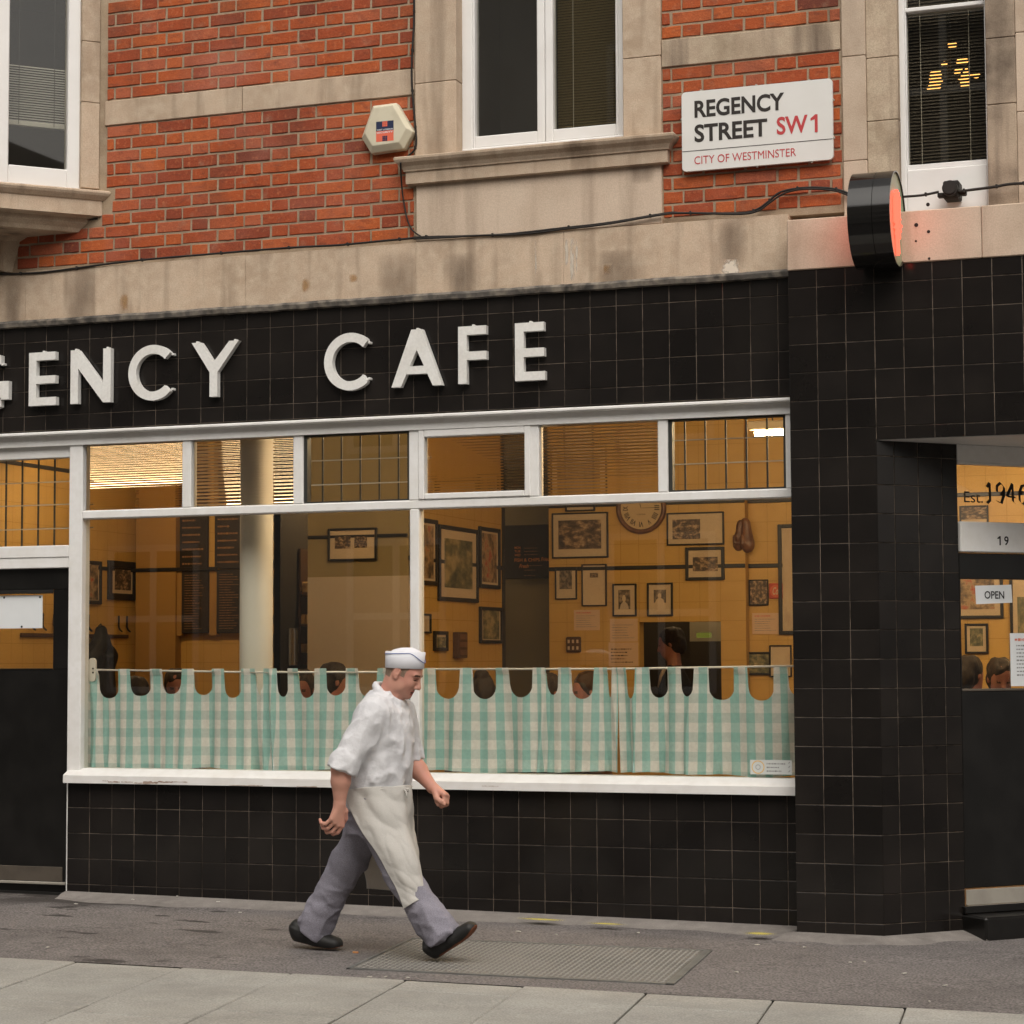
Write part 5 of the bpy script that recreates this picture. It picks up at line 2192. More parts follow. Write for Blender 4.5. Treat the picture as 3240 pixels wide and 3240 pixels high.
# ---- pictures on the walls
def print_mat(kind, k):
    m = bpy.data.materials.new('print_' + kind)
    m.use_nodes = True
    t = m.node_tree
    p = t.nodes['Principled BSDF']
    p.inputs['Roughness'].default_value = .5
    tc = node(t, 'ShaderNodeTexCoord')
    sp = node(t, 'ShaderNodeSeparateXYZ')
    t.links.new(tc.outputs['Generated'], sp.inputs[0])
    cmb = node(t, 'ShaderNodeCombineXYZ')
    t.links.new(sp.outputs[0], cmb.inputs[0])
    t.links.new(sp.outputs[2], cmb.inputs[1])
    cmb.inputs[2].default_value = k * 3.7
    n = node(t, 'ShaderNodeTexNoise')
    n.inputs['Scale'].default_value = {'crowd': 5.5, 'portrait': 4, 'view': 3, 'poster': 3.2, 'plain': 3}[kind]
    n.inputs['Detail'].default_value = 5
    n.inputs['Roughness'].default_value = .6
    t.links.new(cmb.outputs[0], n.inputs['Vector'])
    cr = node(t, 'ShaderNodeValToRGB')
    e = cr.color_ramp
    pal = {'crowd': [(.36, (.035, .022, .014)), (.5, (.11, .07, .04)), (.6, (.34, .22, .12)), (.7, (.55, .40, .24))],
           'portrait': [(.35, (.05, .04, .03)), (.5, (.14, .11, .08)), (.62, (.28, .21, .15)), (.75, (.4, .3, .2))],
           'view': [(.35, (.05, .05, .03)), (.5, (.15, .14, .07)), (.6, (.32, .25, .12)), (.75, (.45, .36, .2))],
           'poster': [(.38, (.06, .045, .03)), (.5, (.25, .16, .08)), (.56, (.40, .28, .15)), (.68, (.42, .06, .03))],
           'plain': [(.3, (.45, .33, .2)), (.5, (.5, .37, .23)), (.6, (.52, .4, .26)), (.75, (.42, .3, .2))]}[kind]
    e.elements[0].position, e.elements[0].color = pal[0][0], (*pal[0][1], 1)
    e.elements[1].position, e.elements[1].color = pal[-1][0], (*pal[-1][1], 1)
    for q, c in pal[1:-1]:
        x = e.elements.new(q)
        x.color = (*c, 1)
    t.links.new(n.outputs['Fac'], cr.inputs[0])
    t.links.new(cr.outputs[0], p.inputs['Base Color'])
    return m


PK = [0]


def picture(rect_px, wall, label, fw=.014, inner=(.14, .12, .86, .88), kind='crowd', fmat='frame', tilt=0.0, figure=False, colour=None, name='picture_frame', mount='mount', depth=.024):
    """rect_px: outer frame in the photograph; wall ('Y', y) faces the window, ('X', x) is a side wall facing right"""
    x0, y0, x1, y1 = rect_px
    if wall[0] == 'Y':
        A0, A1 = atY(x0, (y0 + y1) / 2, wall[1]), atY(x1, (y0 + y1) / 2, wall[1])
        xm = (x0 + x1) / 2
        zt0, zb0 = atY(xm, y0, wall[1])[2], atY(xm, y1, wall[1])[2]
        c = ((A0[0] + A1[0]) / 2, wall[1], (zt0 + zb0) / 2)
        w_, h_, rz = A1[0] - A0[0], zt0 - zb0, 0
    else:
        A0, A1 = atX(x0, (y0 + y1) / 2, wall[1]), atX(x1, (y0 + y1) / 2, wall[1])
        xm = (x0 + x1) / 2
        zt0, zb0 = atX(xm, y0, wall[1])[2], atX(xm, y1, wall[1])[2]
        c = (wall[1], (A0[1] + A1[1]) / 2, (zt0 + zb0) / 2)
        w_, h_, rz = A1[1] - A0[1], zt0 - zb0, R(90)
    T = thing(name, label, 'picture', tuple(float(v) for v in c), rz, 'framed pictures on the cafe walls')
    if tilt:
        T.rotation_euler = (0, R(tilt), rz)
    a, b = float(w_) / 2, float(h_) / 2
    PK[0] += 1
    d = MB()
    d.box(-a, -a + fw, -depth, 0, -b, b, .003)
    d.box(a - fw, a, -depth, 0, -b, b, .003)
    d.box(-a + fw, a - fw, -depth, 0, -b, -b + fw, .003)
    d.box(-a + fw, a - fw, -depth, 0, b - fw, b, .003)
    part('frame', d, M[fmat], T, world=False)
    d = MB()
    d.box(-a + fw, a - fw, -.010, -.003, -b + fw, b - fw)
    part('mount_card', d, M[mount], T, world=False)
    if inner:
        l, t_, r_, bt = inner
        X0, X1, Z0, Z1 = -a + 2 * a * l, -a + 2 * a * r_, b - 2 * b * bt, b - 2 * b * t_
        d = MB()
        d.box(X0, X1, -.0125, -.010, Z0, Z1)
        pm_ = colour or print_mat(kind, PK[0])
        part('print', d, pm_, T, world=False)
        if figure:
            d = MB()
            cxp, hw, hh = (X0 + X1) / 2, (X1 - X0) / 2, (Z1 - Z0)
            zc = Z0 + hh * .55
            n_ = 14
            d.add([(cxp - hw * .05 + hw * .30 * math.cos(2 * math.pi * k / n_), -.0131, zc + hh * .19 * math.sin(2 * math.pi * k / n_)) for k in range(n_)], [tuple(range(n_))])
            d.add([(cxp - hw * .8, -.0130, Z0), (cxp + hw * .75, -.0130, Z0), (cxp + hw * .55, -.0130, Z0 + hh * .27), (cxp + hw * .15, -.0130, Z0 + hh * .38), (cxp - hw * .2, -.0130, Z0 + hh * .38), (cxp - hw * .6, -.0130, Z0 + hh * .25)], [tuple(range(6))], 1)
            part('printed_figure', d, [M['mount'], M['taupe'] if figure == 1 else M['mount']], T, world=False)
    return T


WB, WR, WS, WT, WLf = ('Y', YB), ('Y', YB + .10), ('X', XB), ('Y', YT), ('X', XL)
picture((1790, 1535, 1884, 1618), WB, 'pale framed picture whose top is hidden by the transom, above the crowd photograph', .012, None)
picture((1748, 1622, 1926, 1766), WB, 'large black framed crowd photograph just left of the round clock', .012, (.115, .165, .875, .80), 'crowd')
picture((2111, 1621, 2292, 1725), WB, 'wide framed photograph with a small caption card, right of the clock', .012, (.10, .21, .585, .81), 'crowd')
picture((2170, 1731, 2293, 1836), WB, 'thick black framed dark group photograph below the wide captioned one', .024, (.19, .30, .83, .73), 'crowd')
picture((1758, 1794, 1827, 1897), WB, 'small framed dark photograph hung over the dado line beside the tall mounted one', .010, (.2, .12, .77, .68), 'portrait')
picture((1842, 1785, 1921, 1918), WB, 'tall white mounted frame with a tiny picture near its top', .010, (.33, .21, .66, .32), 'crowd', mount='mount')
picture((1940, 1847, 2015, 1950), WB, 'black framed portrait of a head and shoulders left of the other small portrait', .012, (.24, .19, .74, .78), 'portrait', figure=1)
picture((2049, 1844, 2130, 1950), WB, 'black framed portrait of a pale figure against dark, above the serving hatch', .014, (.26, .21, .74, .60), 'portrait', figure=2)
picture((2371, 1834, 2432, 1916), WR, 'frameless black and white photograph left of the red square plaque', .006, (.06, .05, .95, .95), 'crowd', mount='frame')
picture((2464, 1658, 2580, 2008), WR, 'very tall thick black frame cut off by the tiled pier', .030, (.12, .05, .95, .96), 'plain')
picture((2359, 2063, 2440, 2136), WR, 'dark framed picture standing low by the curtain rod at the right', .010, (.1, .1, .92, .9), 'view', mount='frame')
picture((2436, 2041, 2506, 2142), WR, 'pale framed certificate overlapping the dark picture low at the right', .010, None)
# corner side wall
picture((1296, 1640, 1378, 1850), WS, 'tall framed poster with red marks half hidden by the window post', .030, (.12, .10, .86, .90), 'poster')
picture((1383, 1668, 1507, 1904), WS, 'largest framed poster on the olive side wall, between two narrower ones', .030, (.15, .17, .86, .82), 'view')
picture((1512, 1670, 1576, 1862), WS, 'narrow framed drawing at the far end of the row of three posters', .030, (.16, .1, .85, .9), 'poster')
picture((1514, 1921, 1583, 2036), WS, 'single greenish framed picture below the narrow drawing', .026, (.15, .07, .88, .88), 'view')
picture((1306, 1941, 1357, 2004), WS, 'small pale framed picture half behind the window post, low on the side wall', .014, (.3, .3, .75, .8), 'plain')
picture((1369, 1997, 1411, 2060), WS, 'small black framed postcard left of the dark card rack', .026, (.25, .3, .9, .85), 'view')
d = MB()
p0, p1 = atX(1432, 2000, XB), atX(1461, 2082, XB)
CRK = thing('card_rack', 'narrow dark upright card rack on the side wall beside the postcard frame', 'rack', (XB, float(p0[1]), float(p1[2])))
d.box(XB, XB + .05, p0[1], p1[1], p1[2], p0[2], .006)
part('case', d, M['wood'], CRK)
for k in range(3):
    d = MB()
    zz = p1[2] + (p0[2] - p1[2]) * (.12 + .3 * k)
    d.box(XB + .05, XB + .054, p0[1] + .02, p1[1] - .02, zz, zz + (p0[2] - p1[2]) * .2)
    part('pocket', d, M['leather'], CRK)
# near partition
T1 = picture((1040, 1671, 1195, 1775), WT, 'wide black frame with two photographs side by side on the plain partition', .016, (.14, .24, .46, .62), 'crowd')
d = MB()
d.box(.015, .115, -.0125, -.010, -.025, .055)
part('print', d, print_mat('crowd', 77), T1, world=False)
# left wall
picture((246, 1774, 316, 1911), WLf, 'framed poster with red figures, left one of the pair by the window edge', .030, (.14, .1, .86, .9), 'poster')
picture((338, 1776, 426, 1899), WLf, 'thick black framed sepia photograph next to the red poster', .055, (.24, .22, .82, .74), 'crowd')
# seen through the corner door
DW = ('Y', YB + .10)
g2 = lambda x, y: (2990 + x * 250 / 1150, 1800 + y * 420 / 1932)
def dpic(x0, y0, x1, y1, *a, **k):
    a0, a1 = g2(x0, y0), g2(x1, y1)
    return picture((a0[0], a0[1], a1[0], a1[1]), DW, *a, **k)


dpic(60, 20, 848, 722, 'large framed poster of a brown landscape behind the OPEN card', .022, (.1, .08, .84, .81), 'poster')
dpic(292, 795, 632, 1235, 'small framed green print with flowers seen through the corner door', .016, (.22, .16, .78, .75), 'view')
dpic(950, 60, 1500, 1400, 'tall framed green poster partly behind the white door notice', .022, (.2, .26, .9, .9), 'view')
picture((3037, 1600, 3128, 1658), DW, 'small framed photograph low behind the transom lettering', .012, (.05, .05, .95, .75), 'crowd')
# clock
pc = atY(2031, 1608, YB)
CK = thing('wall_clock', 'round brown wall clock with Roman numerals, top hidden by the transom', 'clock', (float(pc[0]), YB, float(pc[2])))
rad = float(atY(2110, 1608, YB)[0] - pc[0])
d = MB()
nseg = 48
for k in range(nseg):
    a = 2 * math.pi * k / nseg
    for r_, y in ((rad * .985, -.0), (rad, -.03), (rad * .93, -.05), (rad * .83, -.035), (rad * .82, -.02)):
        d.v.append((r_ * math.cos(a), y, r_ * math.sin(a)))
for k in range(nseg):
    for i in range(4):
        a, b = 5 * k + i, 5 * ((k + 1) % nseg) + i
        d.f.append((a, a + 1, b + 1, b))
        d.m.append(0)
part('rim', d, M['leather'], CK, world=False, smooth=True)
d = MB()
d.cyl((0, -.012, 0), rad * .83, .02, 'y', 48)
part('dial', d, mat('clock_dial', (.55, .40, .22), .6, .3, space='Object'), CK, world=False)
d = MB()
for k, s_ in enumerate(['XII', 'I', 'II', 'III', 'IIII', 'V', 'VI', 'VII', 'VIII', 'IX', 'X', 'XI']):
    a = R(90 - 30 * k)
    wn = rad * (.05 + .045 * len(s_)) * (1.2 if 'V' in s_ or 'X' in s_ else 1)
    vs_, fs = text_geo(s_, wn, rad * .2, 0, .02)
    ca, sa = math.cos(a - math.pi / 2), math.sin(a - math.pi / 2)
    ctr = (.63 * rad * math.cos(a), .63 * rad * math.sin(a))
    d.add([(ctr[0] + (x - wn / 2) * ca - (z - rad * .1) * sa, -.0235, ctr[1] + (x - wn / 2) * sa + (z - rad * .1) * ca) for x, y, z in vs_], fs)
text(d, 'LONDON', -rad * .17, -.0235, -rad * .27, rad * .34, rad * .055)
part('numerals', d, M['ink'], CK, world=False)
for (a, L_, wd) in ((R(0), .52, .016), (R(105), .40, .026)):
    d = MB()
    L_ *= rad
    d.add([(-math.sin(a) * wd * .3 * rad, -.026, math.cos(a) * wd * .3 * rad), (math.sin(a) * wd * .3 * rad, -.026, -math.cos(a) * wd * .3 * rad), (L_ * math.cos(a) + math.sin(a) * wd * .6 * rad, -.026, L_ * math.sin(a) - math.cos(a) * wd * .6 * rad), (L_ * math.cos(a) - math.sin(a) * wd * .6 * rad, -.026, L_ * math.sin(a) + math.cos(a) * wd * .6 * rad)], [(0, 1, 2, 3)])
    part('hand', d, M['ink'], CK, world=False)


# notices stuck to the wall
def notice(rect, y, label, m='notice_pink', rows=8, ink='greyink', head=None, wall_off=.002):
    a, b = atY(rect[0], rect[1], y), atY(rect[2], rect[3], y)
    T = thing('wall_notice', label, 'notice', (float(a[0]), y, float(b[2])), group='paper notices on the cafe wall')
    d = MB()
    d.box(a[0], b[0], y - .003, y - .001, b[2], a[2])
    part('sheet', d, M[m], T)
    d = MB()
    scribble(d, a[0] + .02, b[0] - .02, y - .0036, b[2] + .02, a[2] - .04, rows, .35, 0, random.Random(rows))
    part('writing', d, M[ink], T)
    if head:
        d = MB()
        scribble(d, a[0] + .02, b[0] - .01, y - .0036, a[2] - .035, a[2] - .012, 1, .6, 0, random.Random(3))
        part('heading', d, M[head], T)


notice((1816, 1930, 1898, 1994), YB, 'pinkish paper notice with a red heading under the tall mounted frame', rows=6, head='redink')
notice((1930, 1958, 2018, 2030), YB, 'plain paper notice directly under the head and shoulders portrait', rows=6)
notice((1926, 2033, 2020, 2108), YB, 'paper notice with larger writing low beside the serving hatch', rows=5, ink='ink')
notice((2380, 1940, 2468, 2006), YB + .1, 'pinkish paper notice under the red square plaque', rows=6, head='redink')
# little six-pocket rack
a, b = atY(1794, 2015, YB), atY(1840, 2064, YB)
SR = thing('key_rack', 'small dark square rack with six light pockets under the pink notice', 'rack', (float(a[0]), YB, float(b[2])))
d = MB()
d.box(a[0], b[0], YB - .03, YB, b[2], a[2], .008)
part('case', d, M['wood'], SR)
for i in range(3):
    for k in range(2):
        d = MB()
        wx, wz = (b[0] - a[0]), (a[2] - b[2])
        x, z = a[0] + wx * (.2 + .3 * i), b[2] + wz * (.28 + .42 * k)
        d.box(x - wx * .07, x + wx * .07, YB - .033, YB - .03, z - wz * .11, z + wz * .11)
        part('pocket', d, M['mount'], SR)
# red plaque
a, b = atY(2434, 1846, YB + .1), atY(2478, 1894, YB + .1)
RP = thing('red_plaque', 'red square plaque with pale script lettering beside the tall black frame', 'plaque', (float(a[0]), YB + .1, float(b[2])))
d = MB()
d.box(a[0], b[0], YB + .085, YB + .1, b[2], a[2], .004)
part('plate', d, mat('plaque_red', (.42, .05, .025), .4, .4), RP)
d = MB()
d.cyl(((a[0] + b[0]) / 2, YB + .0845, (a[2] + b[2]) / 2), (b[0] - a[0]) * .44, .002, 'y', 28)
part('disc', d, mat('plaque_red_light', (.58, .12, .05), .4, .4), RP)
d = MB()
text(d, 'Coca', a[0] + .03, YB + .083, (a[2] + b[2]) / 2 - .03, (b[0] - a[0]) * .72, .06, .02, 0, .3)
part('script', d, M['mount'], RP)
# menu boards
def menu_board(rect, y, label, rows, seed, name='menu_board', m='boardtext'):
    a, b = atY(rect[0], rect[1], y), atY(rect[2], rect[3], y)
    T = thing(name, label, 'menu board', (float(a[0]), y, float(b[2])), group='menu boards in the cafe')
    d = MB()
    d.box(a[0], b[0], y - .03, y - .004, b[2], a[2], .006)
    part('panel', d, M['board'], T)
    if rows:
        d = MB()
        scribble(d, a[0] + .03, b[0] - .04, y - .0306, b[2] + .03, a[2] - .03, rows, .32, 0, random.Random(seed))
        part('writing', d, M[m], T)
    return T, a, b


menu_board((573, 1626, 662, 1806), YL, 'tall dark menu board left of the yellow strip, upper part', 7, 1)
menu_board((684, 1622, 774, 1800), YL, 'tall dark menu board right of the yellow strip, behind the column', 7, 2)
for rect, lab, sd_ in (((580, 1806, 664, 2004), 'lower menu board packed with small lines under the left tall board', 3), ((690, 1803, 776, 2003), 'lower menu board packed with small lines beside the white column', 4)):
    T, a, b = menu_board(rect, YL - .06, lab, 22, sd_)
    d = MB()
    d.box(a[0] - .075, a[0] - .004, YL - .075, YL - .01, b[2] - .02, a[2] + .01, .004)
    part('side_strip', d, M['brownwall'], T)
T, a, b = menu_board((1580, 1664, 1742, 1830), 5.55, 'black specials board with orange writing in the recess between walls', 0, 5)
d = MB()
def bt(s, px0, py0, px1, py1, shear=0.0):
    q0, q1 = atY(1300 + px0 * .2588, 1560 + py0 * .2588, 5.518), atY(1300 + px1 * .2588, 1560 + py1 * .2588, 5.518)
    text(d, s, float(q0[0]), 5.518, float(q1[2]), float(q1[0] - q0[0]), float(q0[2] - q1[2]), .01, 0, shear)


for s_, q_ in (('MON', (1268, 655, 1340, 682)), ('TUE', (1268, 700, 1340, 725)), ('WED', (1268, 745, 1340, 772)), ('FISH & CHIPS', (1268, 800, 1575, 835)), ('Fried', (1590, 785, 1700, 830)), ('Fresh', (1325, 870, 1440, 915))):
    bt(s_, *q_, shear=.3 if s_ in ('Fried', 'Fresh') else 0)
part('writing', d, M['orangetext'], T)
d = MB()
for yy in (665, 705, 745, 880, 935, 1000):
    q0, q1 = atY(1300 + 1385 * .2588, 1560 + yy * .2588, 5.518), atY(1300 + 1610 * .2588, 1560 + (yy + 14) * .2588, 5.518)
    scribble(d, float(q0[0]), float(q1[0]), 5.518, float(q1[2]), float(q0[2]), 1, .5)
part('small_writing', d, M['boardtext'], T)
# kitchen shelf seen past the column
KS = thing('kitchen_shelf', 'dark kitchen shelving beyond the column, stacked with packets', 'shelf', (-.85, 5.2, FLZ))
for z in (1.335, 1.66, 1.93):
    d = MB()
    d.box(-1.02, -.3, 5.05, 5.4, z - .02, z)
    part('board', d, M['wood'], KS)
d = MB()
d.box(-1.02, -1.0, 5.05, 5.4, FLZ, 2.3)
d.box(-.32, -.30, 5.05, 5.4, FLZ, 2.3)
part('upright', d, M['wood'], KS)


def shelf_item(rect, y, label, m, name, cat, round_=False, dep=.16):
    a, b = atY(rect[0], rect[1], y), atY(rect[2], rect[3], y)
    d = MB()
    if round_:
        d.cyl(((a[0] + b[0]) / 2, y + .08, (a[2] + b[2]) / 2), (b[0] - a[0]) / 2, a[2] - b[2], 'z', 28)
        d.cyl(((a[0] + b[0]) / 2, y + .08, a[2] + .01), (b[0] - a[0]) / 2 * .9, .02, 'z', 28)
    else:
        d.box(a[0], b[0], y, y + dep, b[2], a[2], .012)
    return solo(name, d, M[m], label, cat, smooth=False)


ks = lambda x0, y0, x1, y1: (500 + x0 * .2795, 1700 + y0 * .2795, 500 + x1 * .2795, 1700 + y1 * .2795)
shelf_item(ks(1322, 495, 1555, 672), 5.06, 'tan paper sack on the upper kitchen shelf beside the column', 'card', 'flour_sack', 'sack')
shelf_item(ks(1575, 505, 1720, 672), 5.08, 'second tan sack on the upper shelf, partly behind the partition', 'card', 'flour_sack', 'sack')
shelf_item(ks(1330, 835, 1420, 998), 5.06, 'red tin standing on the middle kitchen shelf', 'redcard', 'red_tin', 'tin')
for i, x in enumerate((1432, 1508, 1592, 1668)):
    shelf_item(ks(x, 872, x + 70, 995), 5.06, ['tan carton next to the red tin', 'tan carton second from the red tin', 'tan carton third from the red tin', 'tan carton nearest the partition edge'][i] + ' on the middle shelf', 'card', 'carton', 'carton')
shelf_item(ks(1380, 1060, 1530, 1450), 4.85, 'tall polished steel tea urn below the red tin', 'steel', 'tea_urn', 'urn', True)
shelf_item(ks(1565, 1205, 1640, 1310), 5.06, 'small tan box beside the steel tea urn', 'card', 'carton', 'carton')
# coat rack on the left wall
CR_ = thing('coat_rack', 'dark coat rail with slanting hooks on the mustard left wall', 'coat rack', (XL, 3.6, 1.55))
d = MB()
ya, yb_ = float(atX(62, 2014, XL)[1]), 4.45
d.box(XL, XL + .02, ya, yb_, 1.545, 1.575, .004)
part('rail', d, M['wood'], CR_)
for px in (270, 366, 398, 434, 160, 125, 90):
    yy = float(atX(px, 1975, XL)[1])
    if yy > 4.42:
        yy = 4.40
    d = MB()
    d.tube([(XL + .005, yy + .045, 1.73), (XL + .03, yy, 1.64), (XL + .05, yy - .015, 1.615), (XL + .055, yy + .01, 1.60), (XL + .03, yy + .03, 1.61)], .008, 6)
    part('hook', d, M['frame'], CR_, smooth=True)

# ------------------------------------------------------------------ far side of the street (seen only as reflections)
OPP = thing('terrace_house', 'pale terrace across the street, seen only as a faint reflection in the upstairs glass', 'building', (0, -18, 0))
d = MB()
d.box(-34, 60, -26, -18, -1, 12.2)
part('wall', d, mat('terrace_stucco', (.52, .49, .44), .9, .2, var=(2, (.42, .39, .35), .6)), OPP)
wm = mat('terrace_window_dark', (.03, .03, .03), .2, .5)
for fl in (.4, 4.0, 7.6):
    for k in range(14):
        x = -31 + 4.1 * k
        d = MB()
        d.box(x, x + 1.5, -18.02, -17.96, fl + .5, fl + 2.7)
        o = part('window', d, wm, OPP)
        d = MB()
        for zz in (fl + .45, fl + 1.55, fl + 2.65):
            d.box(x - .05, x + 1.55, -17.96, -17.92, zz, zz + .10)
        for xx in (x - .05, x + .70, x + 1.45):
            d.box(xx, xx + .10, -17.959, -17.921, fl + .45, fl + 2.75)
        part('window_bars', d, M['white_up'], o)

# ------------------------------------------------------------------ people
class SDF:
    def __init__(s, lo, hi, h):
        s.lo, s.h = np.array(lo, float), h
        n = np.ceil((np.array(hi) - s.lo) / h).astype(int) + 1
        s.n = n
        s.ax = [s.lo[i] + h * np.arange(n[i]) for i in range(3)]
        s.f = np.full(n, .5, np.float32)

    def _sub(s, lo, hi):
        i0 = np.maximum(0, np.floor((np.array(lo) - s.lo) / s.h).astype(int))
        i1 = np.minimum(s.n, np.ceil((np.array(hi) - s.lo) / s.h).astype(int) + 1)
        sl_ = tuple(slice(a, b) for a, b in zip(i0, i1))
        X = s.ax[0][sl_[0]][:, None, None]
        Y = s.ax[1][sl_[1]][None, :, None]
        Z = s.ax[2][sl_[2]][None, None, :]
        return sl_, X, Y, Z

    def _merge(s, sl_, d, k):
        a = s.f[sl_]
        if k <= 0:
            s.f[sl_] = np.minimum(a, d)
        else:
            h = np.maximum(k - np.abs(a - d), 0) / k
            s.f[sl_] = np.minimum(a, d) - h * h * k * .25

    def cone(s, a, b, ra, rb, k=.01, flat=False, sy=1.0):
        a, b = np.array(a, float), np.array(b, float)
        pad = max(ra, rb) / min(1, sy) + k + .03
        sl_, X, Y, Z = s._sub(np.minimum(a, b) - pad, np.maximum(a, b) + pad)
        ab = b - a
        L2 = ab @ ab + 1e-12
        px, py, pz = X - a[0], Y - a[1], Z - a[2]
        t = (px * ab[0] + py * ab[1] + pz * ab[2]) / L2
        tc = np.clip(t, 0, 1)
        d = np.sqrt((px - tc * ab[0]) ** 2 + ((py - tc * ab[1]) * sy) ** 2 + (pz - tc * ab[2]) ** 2) - (ra + (rb - ra) * tc)
        if flat:
            d = np.maximum(d, (t - 1) * math.sqrt(L2))
        s._merge(sl_, d.astype(np.float32), k)

    def chain(s, pts, rs, k=.01, sy=1.0):
        for (a, b, ra, rb) in zip(pts[:-1], pts[1:], rs[:-1], rs[1:]):
            s.cone(a, b, ra, rb, k, sy=sy)

    def ell(s, c, r, k=.01, rot=None, cut=False):
        c, r = np.array(c, float), np.array(r, float)
        pad = r.max() + k + .03
        sl_, X, Y, Z = s._sub(c - pad, c + pad)
        p = [X - c[0], Y - c[1], Z - c[2]]
        if rot is not None:
            m_ = np.array(rot)
            p = [p[0] * m_[0][i] + p[1] * m_[1][i] + p[2] * m_[2][i] for i in range(3)]
        k0 = np.sqrt((p[0] / r[0]) ** 2 + (p[1] / r[1]) ** 2 + (p[2] / r[2]) ** 2)
        k1 = np.sqrt((p[0] / r[0] ** 2) ** 2 + (p[1] / r[1] ** 2) ** 2 + (p[2] / r[2] ** 2) ** 2) + 1e-9
        d = (k0 * (k0 - 1) / k1).astype(np.float32)
        if cut:
            a = s.f[sl_]
            s.f[sl_] = np.maximum(a, -d)
        else:
            s._merge(sl_, d, k)

    def loft(s, rows, k=.02):
        """rows: (z, cx, cy, hx, hy)"""
        rows = np.array(sorted(rows))
        pad = .06
        lo = (min(rows[:, 1] - rows[:, 3]) - pad, min(rows[:, 2] - rows[:, 4]) - pad, rows[0, 0] - pad)
        hi = (max(rows[:, 1] + rows[:, 3]) + pad, max(rows[:, 2] + rows[:, 4]) + pad, rows[-1, 0] + pad)
        sl_, X, Y, Z = s._sub(lo, hi)
        zz = Z[0, 0, :]
        g_ = [np.interp(zz, rows[:, 0], rows[:, i])[None, None, :] for i in range(1, 5)]
        q_ = np.sqrt(((X - g_[0]) / g_[2]) ** 2 + ((Y - g_[1]) / g_[3]) ** 2)
        d = (q_ - 1) * np.minimum(g_[2], g_[3])
        d = np.maximum(d, np.maximum(rows[0, 0] - Z, Z - rows[-1, 0]))
        s._merge(sl_, d.astype(np.float32), k)

    def ripple(s, fn, band=.06):
        idx = np.nonzero(np.abs(s.f) < band)
        P = [s.ax[i][idx[i]] for i in range(3)]
        s.f[idx] += fn(*P).astype(np.float32)

    def mesh(s, name, mats, smooth=True):
        f = s.f
        ins = f < 0
        c = np.zeros(tuple(np.array(f.shape) - 1), np.uint8)
        for i in (0, 1):
            for j in (0, 1):
                for k in (0, 1):
                    c += ins[i:i + c.shape[0], j:j + c.shape[1], k:k + c.shape[2]]
        act = (c > 0) & (c < 8)
        I, J, K = np.nonzero(act)
        vid = np.full(c.shape, -1, np.int32)
        vid[I, J, K] = np.arange(len(I))
        offs = [(i, j, k) for i in (0, 1) for j in (0, 1) for k in (0, 1)]
        val = {o: f[I + o[0], J + o[1], K + o[2]] for o in offs}
        acc = np.zeros((len(I), 3))
        cnt = np.zeros(len(I))
        for a in offs:
            for ax_ in range(3):
                if a[ax_] == 0:
                    b = list(a)
                    b[ax_] = 1
                    va, vb = val[a], val[tuple(b)]
                    cr = (va < 0) != (vb < 0)
                    t = np.where(cr, va / np.where(cr, va - vb, 1), 0)
                    p = np.array(a, float)[None, :].repeat(len(I), 0)
                    p[:, ax_] += t
                    acc[cr] += p[cr]
                    cnt += cr
        P = acc / cnt[:, None]
        V = np.stack([s.lo[0] + s.h * (I + P[:, 0]), s.lo[1] + s.h * (J + P[:, 1]), s.lo[2] + s.h * (K + P[:, 2])], 1)
        F = []
        for ax_ in range(3):
            sh = list(f.shape)
            sh[ax_] -= 1
            s0 = [slice(None)] * 3
            s1 = [slice(None)] * 3
            s0[ax_] = slice(0, -1)
            s1[ax_] = slice(1, None)
            a, b = ins[tuple(s0)], ins[tuple(s1)]
            for flip, mk in ((False, a & ~b), (True, ~a & b)):
                E_ = np.array(np.nonzero(mk)).T
                o1, o2 = [(1, 2), (2, 0), (0, 1)][ax_]
                ok = (E_[:, o1] > 0) & (E_[:, o2] > 0) & (E_[:, o1] < f.shape[o1] - 1) & (E_[:, o2] < f.shape[o2] - 1)
                E_ = E_[ok]
                q_ = []
                for d1, d2 in ((-1, -1), (0, -1), (0, 0), (-1, 0)):
                    g_ = E_.copy()
                    g_[:, o1] += d1
                    g_[:, o2] += d2
                    q_.append(vid[g_[:, 0], g_[:, 1], g_[:, 2]])
                q_ = np.stack(q_, 1)
                if flip:
                    q_ = q_[:, ::-1]
                F.append(q_)
        F = np.concatenate(F)
        F = F[(F >= 0).all(1)]
        # two rounds of smoothing
        nb = np.concatenate([F[:, [0, 1]], F[:, [1, 2]], F[:, [2, 3]], F[:, [3, 0]]])
        for lam in (.5, -.45, .4):
            sm = np.zeros_like(V)
            ct = np.zeros(len(V))
            np.add.at(sm, nb[:, 0], V[nb[:, 1]])
            np.add.at(ct, nb[:, 0], 1)
            V = V + lam * (sm / np.maximum(ct, 1)[:, None] - V)
        me = bpy.data.meshes.new(name)
        me.vertices.add(len(V))
        me.vertices.foreach_set('co', V.astype(np.float32).ravel())
        me.loops.add(len(F) * 4)
        me.loops.foreach_set('vertex_index', F.astype(np.int32).ravel())
        me.polygons.add(len(F))
        me.polygons.foreach_set('loop_start', np.arange(0, len(F) * 4, 4, dtype=np.int32))
        me.polygons.foreach_set('use_smooth', np.full(len(F), smooth))
        for m in mats:
            me.materials.append(m)
        me.update(calc_edges=True)
        return me


def centres(me):
    n = len(me.polygons)
    a = np.zeros(n * 3)
    me.polygons.foreach_get('center', a)
    return a.reshape(-1, 3)


def setmat(me, idx):
    me.polygons.foreach_set('material_index', idx.astype(np.int32))


